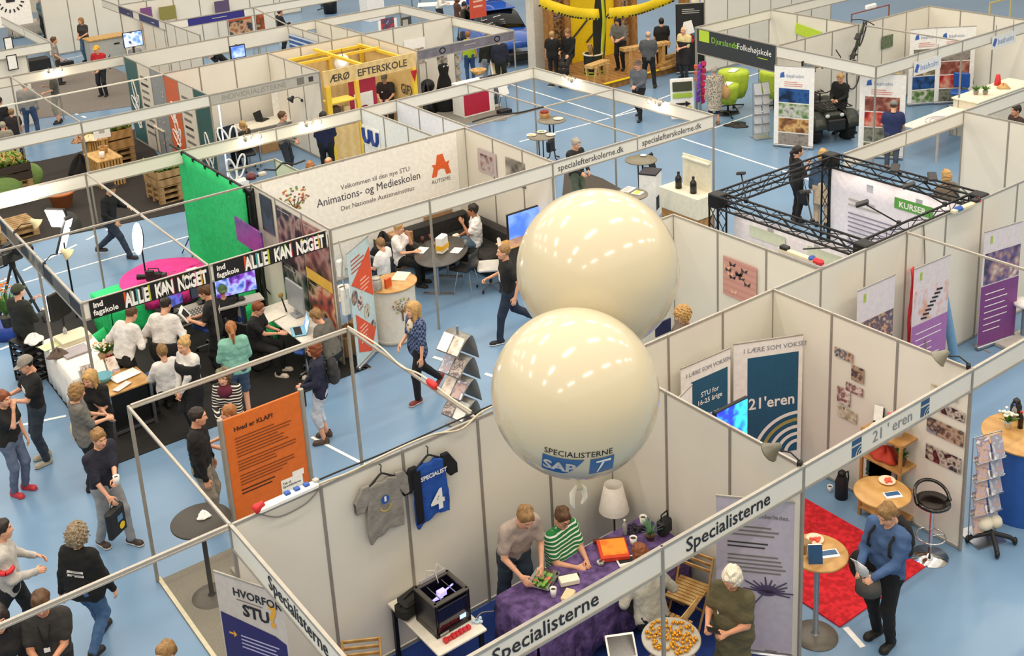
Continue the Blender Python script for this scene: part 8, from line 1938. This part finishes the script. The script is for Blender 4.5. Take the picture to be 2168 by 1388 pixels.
# film stand
p=P('m',385,716,1.72,235,'blond person in white shirt with black apron standing with hands folded',hl=(-.02,.26,-.08),hr=(.04,.26,-.1),hair=('bun','blond'),top='#dcd8d2',sleeve='long',bottom=BK_,apron=(BK_,.38),fem=True,look=(-.1,.15));P('n',340,728,1.66,130,'person in white shirt sitting on a blue chair, back to us',hl=(-.2,.36,.1),hr=(.1,.4,.12),sit=.46,hair=('short','dblond'),top='#dcd8d4',sleeve='long',bottom=BK_,fem=True,look=(.2,.2))
P('o',352,628,1.78,75,'waiter in white shirt seen from behind with a long black apron',hl=(-.25,.2,.05),hr=(.2,.3,.12),hair=('crop','dark'),top='#dedad6',sleeve='long',hem=-.08,bottom=BK_,apron=(BK_,.08),lean=.25,look=(0,.4));P('p',282,648,1.74,60,'waiter in white shirt leaning over beside the one with the apron',hl=(-.2,.25,.1),hr=(.15,.35,.12),hair=('crop','brown'),top='#dedad6',sleeve='long',bottom=BK_,lean=.4,look=(0,.4))
p=P('q',427,604,1.76,185,'person in black T-shirt with white print on the back, holding a white tablet',hl=(-.1,.38,.22),hr=(.08,.36,.18),hair=('short','brown'),top=BK_,bottom=BK_,look=(.1,.25),lean=.1,handk=('grip','grip'));chest_print(p,0,PAPER,-1,.36,.16,2);r_=thing('tablet','white framed tablet held by the person in black','tablet',R_((p['hl']+p['hr'])/2+Vector((-.02,.05,.08))),p['th']);bx('frame',PAPER,r_,(0,0,0),(.3,.02,.24),.006,(-.6,0,0));bx('screen',BLK2,r_,(0,-.012,.0),(.2,.004,.15),rot=(-.6,0,0));bx('screen',BLK2,r_,(0,.012,.0),(.2,.004,.15),rot=(-.6,0,0))
P('r',467,600,1.76,120,'person in green cap and dark jacket sitting at the big screen',hl=(-.2,.36,.2),hr=(.16,.38,.2),sit=.46,hair=('capback','#4e6a46'),hairb='blond',top='#1c1d20',sleeve='long',bottom=BK_);P('s',550,640,1.66,350,'boy with glasses in black T-shirt sitting in the wheelchair',hl=(-.12,.4,.18),hr=(.05,.5,.2),sit=.5,hair=('short','red'),top=BK_,bottom=BK_,glasses=True,look=(0,.35),lean=.15,shoes='#c9bfae');P('t',662,655,1.7,155,'person in grey jumper bending over the laptop, back to us',hl=(-.2,.35,.12),hr=(.1,.38,.16),sit=.46,hair=('short','dblond'),top='#5d5b54',sleeve='elbow',bottom=BK_,lean=.35,look=(0,.4),shoes='#c9bfae',fem=True)
P('u',487,680,1.7,110,'person in mint green jumper with a ponytail, seen from behind',hl=(-.12,.24,.14),hr=(.1,.26,.12),hair=('pony','ginger'),top='#7fb8a6',sleeve='elbow',hem=-.1,bottom='#3c4f66',legs='shorts',fem=True,bulk=1.05);p=P('v',662,722,1.68,185,'person in navy jacket, white cropped trousers and sandals with a backpack',hl=(-.12,.26,.1),hr=(.02,.26,.06),hair=('bob','red'),top='#1b2038',sleeve='long',hem=-.16,bottom='#c3c6d0',legs='capri',shoes='#4a3a30',fem=True,bulk=1.05,glasses=True);backpack(p,'grey black backpack on the person with white cropped trousers','#2c2c2e','#3a3a3a',.95);hb=thing('handbag','black bag hanging in front of the person with white cropped trousers','bag',R_(p['hl']+Vector((-.02,0,-.38))));bx('bag',BLACK,hb,(0,0,.15),(.24,.1,.3),.04);m=MB();m.tube([(-.06,0,.28),(0,0,.38),(.06,0,.28)],.008,5);m.build('handle',BLACK,hb)
p=P('w',872,640,1.72,215,'person with long blond hair in blue plaid shirt walking across the aisle',hl=(-.26,.1,-.1),hr=(.12,.24,.08),feet=((-.08,.12,0),(.1,-.42,.12)),hair=('long','blond'),topmat=mat('#1c2747',.85,kind='check',scale=26,hex2='#5d6f96'),sleeve='elbow',hem=-.16,bottom=BK_,shoes='#7a2f2c',sole='#d9c9c0',fem=True);m=MB();m.ball(tuple(p['Bl'](0,.09,.38)),.1,(.7,.7,1.4));m.build('scarf',mat('#8a6a4a',.9,kind='blotch',scale=18,hex2='#d9cbb4'),p['root'])
p=P('x',1065,518,1.84,190,'bearded person in black T-shirt and jeans striding left',hl=(-.34,-.05,-.02),hr=(.2,.3,.14),feet=((-.08,.2,0),(.1,-.5,.22)),hair=('crop','dblond'),top=BK_,bottom='#1f2c40',shoes='#17171a',sole='#e6e6e6',handk=('relax','grip'));chest_print(p,0,PAPER,1,.3,.14,3)
# lounge
P('y',845,470,1.68,345,'person with a bun in white T-shirt and black trousers eating at the oval table',hl=(-.06,.22,.5),hr=(.16,.38,.22),sit=.46,hair=('bun','blond'),top='#ece8e6',bottom=BK_,fem=True,look=(0,.15));P('z',802,504,1.55,150,'boy in white T-shirt sitting with his back to the beech counter',hl=(-.16,.3,.15),hr=(.1,.3,.15),sit=.46,hair=('short','dblond'),top='#e9e7e6',bottom='#2c3a52',look=(.3,.3));p=P('A',1000,432,1.76,185,'dark haired person in white T-shirt eating on the black sofa',hl=(-.05,.26,.42),hr=(.12,.32,.1),sit=.42,hair=('short','dark'),top='#efecea',bottom='#5a7186',skin=SKIN3,bulk=1.1);r_=thing('food_bag','pale paper food bag in the hand of the person on the sofa','bag',R_(p['hr']+Vector((-.05,-.05,-.1))));bx('bag',mat('#efe6cf',.7),r_,(0,0,.08),(.14,.1,.24),.02)
P('B',1222,294,1.74,310,'grey haired person in dark jumper and green trousers behind the fascia lettering',hl=(-.12,.28,.06),hr=(.12,.28,.05),hair=('short','grey'),top='#1f2022',sleeve='long',bottom='#5c6654',hem=-.1,look=(-.1,.3),bulk=1.05);P('C',1440,652,1.66,200,'blond curly haired person of whom only the head shows above the partition',hair=('curly','blond'),top='#7a6a60',bottom=BK_,fem=True,look=(0,.3),hl=(-.1,.35,.1),hr=(.1,.35,.1));bx('laptop_lid',NAVY,thing('laptop','dark laptop edge showing beside the rear balloon','laptop',R_(U(1404,708,1.1))),(0,0,.12),(.32,.02,.22));table('table under the dark laptop behind the partition',(5.9,1.1,0),.9,.6,.98,PAPER,STEEL)
p=P('D',1872,1072,1.8,215,'person in blue jumper reading a paper, grey hat on the arm and a black backpack',hl=(-.1,.36,.1),hr=(.1,.34,.08),hair=('short','dblond'),top='#3f5b86',sleeve='long',hem=-.1,bottom='#0d0d12',shoes='#16140f',look=(.1,.5),handk=('grip','grip'),bulk=1.05);backpack(p,'black backpack with a blue pocket on the blue jumper person','#17171b','#1f6aa8',1.05)
m=MB();m.sheet([[(-.08,0,.02),(0,.02,0),(.08,0,.02)],[(-.09,.02,.12),(0,.05,.11),(.09,.02,.12)],[(-.1,.08,.2),(0,.09,.22),(.1,.08,.2)]],.004);o=solo('paper','white folded paper held by the blue jumper person','paper',m,PAPER,R_((p['hl']+p['hr'])/2+Vector((0,0,.04))),p['th']);m=MB();m.lathe([(0,.2),(.1,.17),(.13,.1),(.14,0),(.13,0),(.11,.1),(0,.18)],18);o=solo('knit_hat','dark grey hat hanging on the arm of the blue jumper person','hat',m,mat('#4d4a47',.9,kind='fabric'),R_(p['hr']+Vector((.06,-.1,-.16))));bg=thing('sleeve_bag','grey and black jacket bundle under the arm of the blue jumper person','jacket',R_(p['B'](.26,.05,-.12)));m=MB();m.ball((0,0,0),.17,(.8,1,1.1));m.build('bundle',mat('#1c1b1b',.9,kind='fabric'),bg)
# truss and middle right
P('E',1690,308,1.72,10,'person in black with dark ponytail eating while standing by the truss',hr=(.08,.24,.36),hl=(-.1,.24,.2),hair=('pony','dark'),top='#121113',sleeve='elbow',hem=-.3,bottom='#121214',fem=True,shoes=BK_);p=P('F',1743,316,1.72,70,'person in denim jacket, beige skirt and black boots behind the truss',hair=('bob','blond'),top='#3f5672',sleeve='long',hem=-.02,legs='long',bottom='#b9a68e',shoes='#141212',fem=True,skirt=('#bba892',.4));hb=thing('handbag','black bag on the arm of the person in black by the truss','bag',R_(PEOPLE['E']['B'](.26,.05,-.2)));bx('bag',BLACK,hb,(0,0,-.1),(.12,.3,.34),.05);m=MB();m.tube([(0,-.08,.05),(0,0,.3),(0,.08,.05)],.01,5);m.build('strap',BLACK,hb)
P('G',1893,213,1.7,70,'boy in navy shirt and grey cap standing at the white table',hair=('cap','#7a7a76'),hairb='brown',top='#26305a',bottom='#3c4656',shoes='#8a6a54',look=(.2,.3),hl=(-.2,.25,.0),hr=(.24,.2,-.05));P('H',1778,157,1.66,225,'blond person in black jacket behind the quad bike',hair=('short','blond'),top='#1a1c1c',sleeve='long',bottom='#1f2228',look=(-.2,.4),hl=(-.1,.3,.1),hr=(.1,.3,.1));P('I',1512,140,1.66,95,'grey haired person in patterned dress at the lime tables',hair=('short','grey'),topmat=mat('#6a6258',.85,kind='blotch',scale=24,hex2='#b9b0a0'),dress=.5,sleeve='elbow',legs='capri',bottom='#2c3450',shoes='#8a6a4a',fem=True,bulk=1.2,hr=(.2,.3,.15));q=PEOPLE['I'];hb=thing('handbag','tan shoulder bag of the person in the patterned dress','bag',R_(q['B'](.3,-.02,.0)));m=MB();m.ball((0,0,0),.2,(.5,.9,1));m.build('bag',mat('#b98f5a',.7),hb);m=MB();m.tube([(0,-.1,.14),(-.08,0,.5),(0,.1,.14)],.012,5);m.build('strap',mat('#9a743f',.7),hb)
P('J',1350,128,1.74,235,'person in grey cardigan and brown hat walking with folded hands',hair=('hat','#5a4a42'),hairb='grey',top='#5c6068',sleeve='long',hem=-.2,bottom='#16171a',hl=(-.06,.28,.1),hr=(.06,.28,.1),feet=((-.1,.15,0),(.1,-.2,.06)));P('K',1372,66,1.78,80,'bald person in dark grey shirt working at the timber bench',hair=('thin','grey'),top='#4e5054',sleeve='short',hem=-.1,bottom='#121214',hl=(-.2,.3,.05),hr=(.2,.3,.05),feet=((-.16,.05,0),(.18,-.1,0)),lean=.1,at=None);P('L',1447,56,1.7,225,'white haired person in yellow shirt and dark apron by the pale column',hair=('thin','white'),top='#dccb94',sleeve='elbow',bottom='#33383c',apron=('#231f22',.3),hl=(-.05,.28,.12),hr=(.08,.28,.1))
P('M',1168,66,1.62,80,'blond child in black T-shirt seen from behind at the yellow stand',hair=('short','blond'),top='#151515',bottom='#1b1b1d',hem=-.12,bulk=1.05);P('N',1200,62,1.78,230,'person in black jacket sitting on the pine trestle',sit=.75,hair=('short','dblond'),top='#121214',sleeve='long',bottom='#2a2c2e',feet=((-.12,.3,0),(.12,.25,0)),hl=(-.2,.3,.02),hr=(.15,.3,.1),look=(-.2,.3));P('O',1192,132,1.2,100,'child with dark hair crouching at the yellow stand',sit=.25,hair=('bob','dark'),top='#1a1816',bottom='#16171a',feet=((-.1,.3,0),(.1,.3,0)));P('Q',1306,38,1.78,240,'person with long dark hair and headband in grey jacket on the platform',hair=('long','dark'),top='#6f6f6c',sleeve='elbow',bottom='#17181c',lean=.2,hl=(-.12,.38,.1),hr=(.12,.36,.08),look=(0,.3),zhead=1.95);P('R',1400,38,1.74,90,'dark person half hidden behind the bald bench worker',hair=('short','dark'),top='#1c1a1c',bottom='#16171a')
P('S',1524,5,1.78,95,'person behind the dark sign board whose black trousers show below it',hair=('short','brown'),top='#2c3036',bottom='#14161c',hl=(-.15,.3,.1));P('T',1572,18,1.72,95,'second person behind the dark sign board with grey trousers',hair=('short','dark'),top='#3a3c44',bottom='#33363c');P('V',1470,-22,1.7,200,'long haired blond person at the top table beside the bicycle poster',hair=('long','blond'),top='#d9cfae',bottom='#1a1a1c',fem=True,sit=.5)
P('X',812,158,1.74,262,'person in dark polo shirt and cap inside the wooden stand',hair=('cap','#5f5a4a'),hairb='brown',top='#2a1f1e',hl=(-.12,.34,.08),hr=(.12,.34,.08),bottom='#20242c',look=(0,.4),lean=.1);badge(PEOPLE['X'],x=.06,z=.3);P('Y',597,236,1.78,350,'person with glasses in grey jumper standing at the white corner desk',hair=('short','brown'),top='#6e6c68',sleeve='long',hem=-.1,bottom='#2b2f38',glasses=True,hl=(-.1,.3,.05),hr=(.1,.3,.05));P('Z',683,236,1.76,95,'dark haired person in navy jacket seen from behind under the lit spots',hair=('short','dark'),top='#141c40',sleeve='long',hem=-.14,bottom='#131316',hl=(-.1,.3,.2),hr=(.1,.3,.2),bulk=1.15)
P('aa',512,256,1.6,150,'blond person sitting behind the black monitor',sit=.46,hair=('pony','blond'),top='#2a2b22',sleeve='long',bottom=BK_,fem=True,hl=(-.15,.35,.15),hr=(.15,.35,.15));P('ab',695,332,1.72,80,'bald headed person just behind the animation school banner',hair=('thin','ginger'),top='#3a3a44',bottom='#1c1e24');P('ac',656,342,1.66,90,'person whose reddish hair shows above the animation school banner',hair=('bob','ginger'),top='#5a4a48',bottom='#1c1e24',fem=True)
P('ad',232,386,1.82,350,'person in black hooded jacket and dark jeans striding through the studio',hl=(-.2,.34,.16),hr=(.25,.25,.0),hair=('hat','#1a1518'),hairb='dark',top='#121214',sleeve='long',hem=-.12,bottom='#283244',shoes='#2a2024',feet=((-.1,-.4,.06),(.12,.4,0)),lean=.15);P('ae',203,97,1.76,260,'person in red shirt with a dark bag in the aisle',hair=('cap','#d9a83a'),hairb='dark',top='#b8202a',bottom='#1d222e',hem=-.05,hl=(-.08,.26,.02),hr=(.26,.05,-.05));q=PEOPLE['ae'];hb=thing('shoulder_bag','black shoulder bag of the person in the red shirt','bag',R_(q['B'](-.3,-.05,.15)));bx('bag',BLACK,hb,(0,0,0),(.12,.3,.32),.04);m=MB();m.tube([(0,-.1,.12),(.1,0,.3),(0,.1,.12)],.01,5);m.build('strap',BLACK,hb)
P('af',170,38,1.72,250,'person in dark T-shirt and jeans with hands together in the upper aisle',hair=('bob','dblond'),top='#3a3636',bottom='#557089',fem=True,hl=(-.06,.26,.08),hr=(.08,.26,.06));P('ag',84,-8,1.82,250,'person in grey blue T-shirt in the upper left group',hair=('short','brown'),top='#56707a',bottom='#23262c',hl=(-.2,.15,-.05));P('ah',112,-8,1.76,265,'person in white T-shirt and black trousers in the upper left group',hair=('bob','blond'),top='#e6e0da',bottom='#17181f',fem=True);P('ai',142,-6,1.76,80,'person with long brown hair and jeans in the upper left group',hair=('long','brown'),top='#4a3a2c',sleeve='long',bottom='#38455c',fem=True);P('aj',165,8,1.68,330,'person in white shirt sitting at the table in the upper left group',sit=.5,hair=('short','blond'),top='#e6e0da',sleeve='long',bottom='#1d2540',hr=(.15,.36,.2))
P('ak',113,78,1.74,20,'person in grey top carrying a black bag at the corner fascia',hair=('short','brown'),top='#8d8a86',sleeve='short',bottom='#3a3c40',bulk=1.1,hr=(.25,.2,.0));q=PEOPLE['ak'];hb=thing('briefcase','black shiny bag carried by the person in the grey top','bag',R_(q['hr']+Vector((.05,-.05,-.2))));bx('bag',BLACK,hb,(0,0,0),(.5,.12,.36),.03);m=MB();m.tube([(-.1,0,.17),(0,0,.24),(.1,0,.17)],.012,5);m.build('handle',BLACK,hb);bx('silver_mark',LGREY,hb,(-.05,-.062,-.1),(.22,.004,.05));carton('black case with white trim on the table left of the grey top person',R_(U(80,152,0)),(.9,.6,.5),BLK2,tape=False,cat='case',name='equipment_case')
P('al',20,138,1.72,300,'bald person in front of the framed notices',hair=('bald','brown'),top='#4a443a',bottom='#3a3a32');P('am',50,170,1.78,100,'person in grey jumper and jeans seen from behind at the left',hair=('short','grey'),top='#8f8c87',sleeve='long',hem=-.08,bottom='#33476a',feet=((-.16,0,0),(.16,0,0)),bulk=1.1);P('an',105,148,1.72,200,'person in olive shirt and light cropped trousers below the lit spots',hair=('short','dblond'),top='#4c4a40',bottom='#8f887c',legs='capri',hl=(-.1,.3,.1),hr=(.2,.25,.25));P('ao',23,230,1.45,100,'boy in dark T-shirt at the left edge below the grey jumper',hair=('short','dblond'),top='#2a2226',bottom='#1f222a');P('ap',4,258,1.5,100,'person with pale hat cut off by the left edge',hair=('cap','#9a9684'),hairb='grey',top='#8a877a',bottom='#2a2a2a',bulk=1.2);P('aq',-4,205,1.7,80,'dark dressed person at the left edge behind the boy',hair=('short','dark'),top='#1a1a1c',bottom='#1a1a1c')
P('ar',36,602,1.74,60,'camera operator in dark clothes with a green cap at the left edge',hair=('cap','#39402e'),hairb='dark',top='#1c1f1a',sleeve='long',hem=-.1,bottom='#1b1e1c',hl=(-.1,.36,.35),hr=(.2,.3,.2),feet=((-.16,.05,0),(.16,-.15,0)),bulk=1.15)
P('as',990,66,1.7,95,'person in lime vest and jeans seen from behind at the ring-logo stand',hair=('short','ginger'),top='#a9c42a',sleeve='none',hem=-.1,bottom='#34527c',fem=True);P('at',1030,72,1.76,100,'person in black jacket and grey jeans beside the lime vest',hair=('short','brown'),top='#1e201e',sleeve='long',hem=-.12,bottom='#7c868f');P('au',1056,74,1.76,80,'person in dark blue jacket next to the fascia post',hair=('short','dark'),top='#22263a',sleeve='long',hem=-.14,bottom='#23261f');P('av',985,4,1.74,350,'person in dark green jacket at the top counter',hair=('short','dark'),top='#2c352c',sleeve='long',bottom='#23272e',look=(0,.3));P('aw',1020,2,1.72,250,'person in open black jacket at the top next to the blue car',hair=('short','dark'),top='#1c1a1c',sleeve='long',bottom='#20242c',look=(0,.3));P('ax',940,-20,1.66,340,'person in white shirt reaching over the top counter',hair=('short','ginger'),top='#e9e2d6',sleeve='long',bottom='#2c3036',hl=(-.05,.4,.2),hr=(.15,.4,.2),lean=.35);P('ay',968,-8,1.7,20,'brown haired person behind the dark green jacket',hair=('bob','red'),top='#5a3a34',bottom='#26282e',fem=True)
P('az',283,88,1.6,100,'person whose reddish head shows below the blue television',hair=('thin','ginger'),top='#8a8a8c',bottom='#2a2c30',sit=.5);P('ba',445,100,1.6,200,'person in black crouching at the crowded goods table',hair=('short','dark'),top='#101012',sleeve='long',bottom='#101012',lean=.7,hl=(-.1,.5,.2),hr=(.1,.5,.2),skin=SKIN2);P('bb',2152,222,1.75,190,'person in dark brown T-shirt at the right edge of the photo',hair=('short','dark'),top='#3a2a28',bottom='#23262c',skin=SKIN2);P('bc',2004,360,1.68,100,'blond head of a person behind the far truss corner',hair=('bob','blond'),top='#7a6a5a',bottom='#2a2c30',fem=True);P('bd',592,18,1.74,30,'person in black coat at the top behind the diagonal beam',hair=('short','dark'),top='#17161a',sleeve='long',hem=-.2,bottom='#17161a',hr=(.1,.34,.2));P('be',300,46,1.6,350,'person in dark clothes bending near the small office counter',hair=('short','dark'),top='#2c2a2c',bottom='#23242a',zhead=1.2) if False else None
P('bf',1168,4,1.7,300,'person in black behind the pale column near the blue car',hair=('short','dark'),top='#1a1a1c',bottom='#1c1c20')
# ---------- printed and fitted details belong to the part they sit on ----------
HOST={'screen':('housing','lid'),'bulb':('shade','spot_head','paper_disc'),'caster':('star_base','arms','frame'),'spokes':('tyre',),'lit_face':('housing',),'display':('casing',),'keyboard':('base',),'shirt_print':('shirt','dress'),'name_badge':('shirt','dress'),'headlight':('body','bonnet'),'ring_emblem':('roof_sign',),'cover_print':('sheets',),'slider_buttons':('console',)}
PR=('lettering','text_lines','teal_field','arc','picture','text_bar','letter_tile','icon','violet_strip','seed_ray','leaf_print','round_photo','orange_top','orange_low','violet_field','arrow','note','print_field','green_tick','fret','green_box','butterfly','ring_logo','logo_print','letter_logo','band','lime_square','swirl','square_mark')
for r in [o for o in COL.objects if o.parent is None and 'category' in o]:
    ch={}
    for c in r.children:ch.setdefault(c.name.split('.')[0],[]).append(c)
    if r.name.startswith('bicycle'):continue
    for nm,cs in list(ch.items()):
        hosts=HOST.get(nm) or (('sheet','panel','board','name_board','cloth','torso','sign_panel') if nm in PR and not r.name.startswith('balloon') else ())
        hs=next((ch[h] for h in hosts if h in ch),None)
        if not hs:continue
        for c in cs:
            ml=c.matrix_basis.copy();h=min(hs,key=lambda q:(q.location-c.location).length);hm_=h.matrix_basis.copy()
            c.parent=h;c.matrix_basis=hm_.inverted() @ ml
# things that repeat through the hall share a group

byname={}
for o in COL.objects:
    if o.parent is None and 'category' in o and o.get('kind') != 'structure':byname.setdefault(o.name.split('.')[0],[]).append(o)

for nm,os_ in byname.items():
    if len(os_)>1:
        for o in os_:
            if not o.get('group'):o['group']='people at the fair' if nm=='person' else nm.replace('_',' ')+('es' if nm[-1] in 'sx' or nm[-2:]=='ch' else 's')+' around the fair'
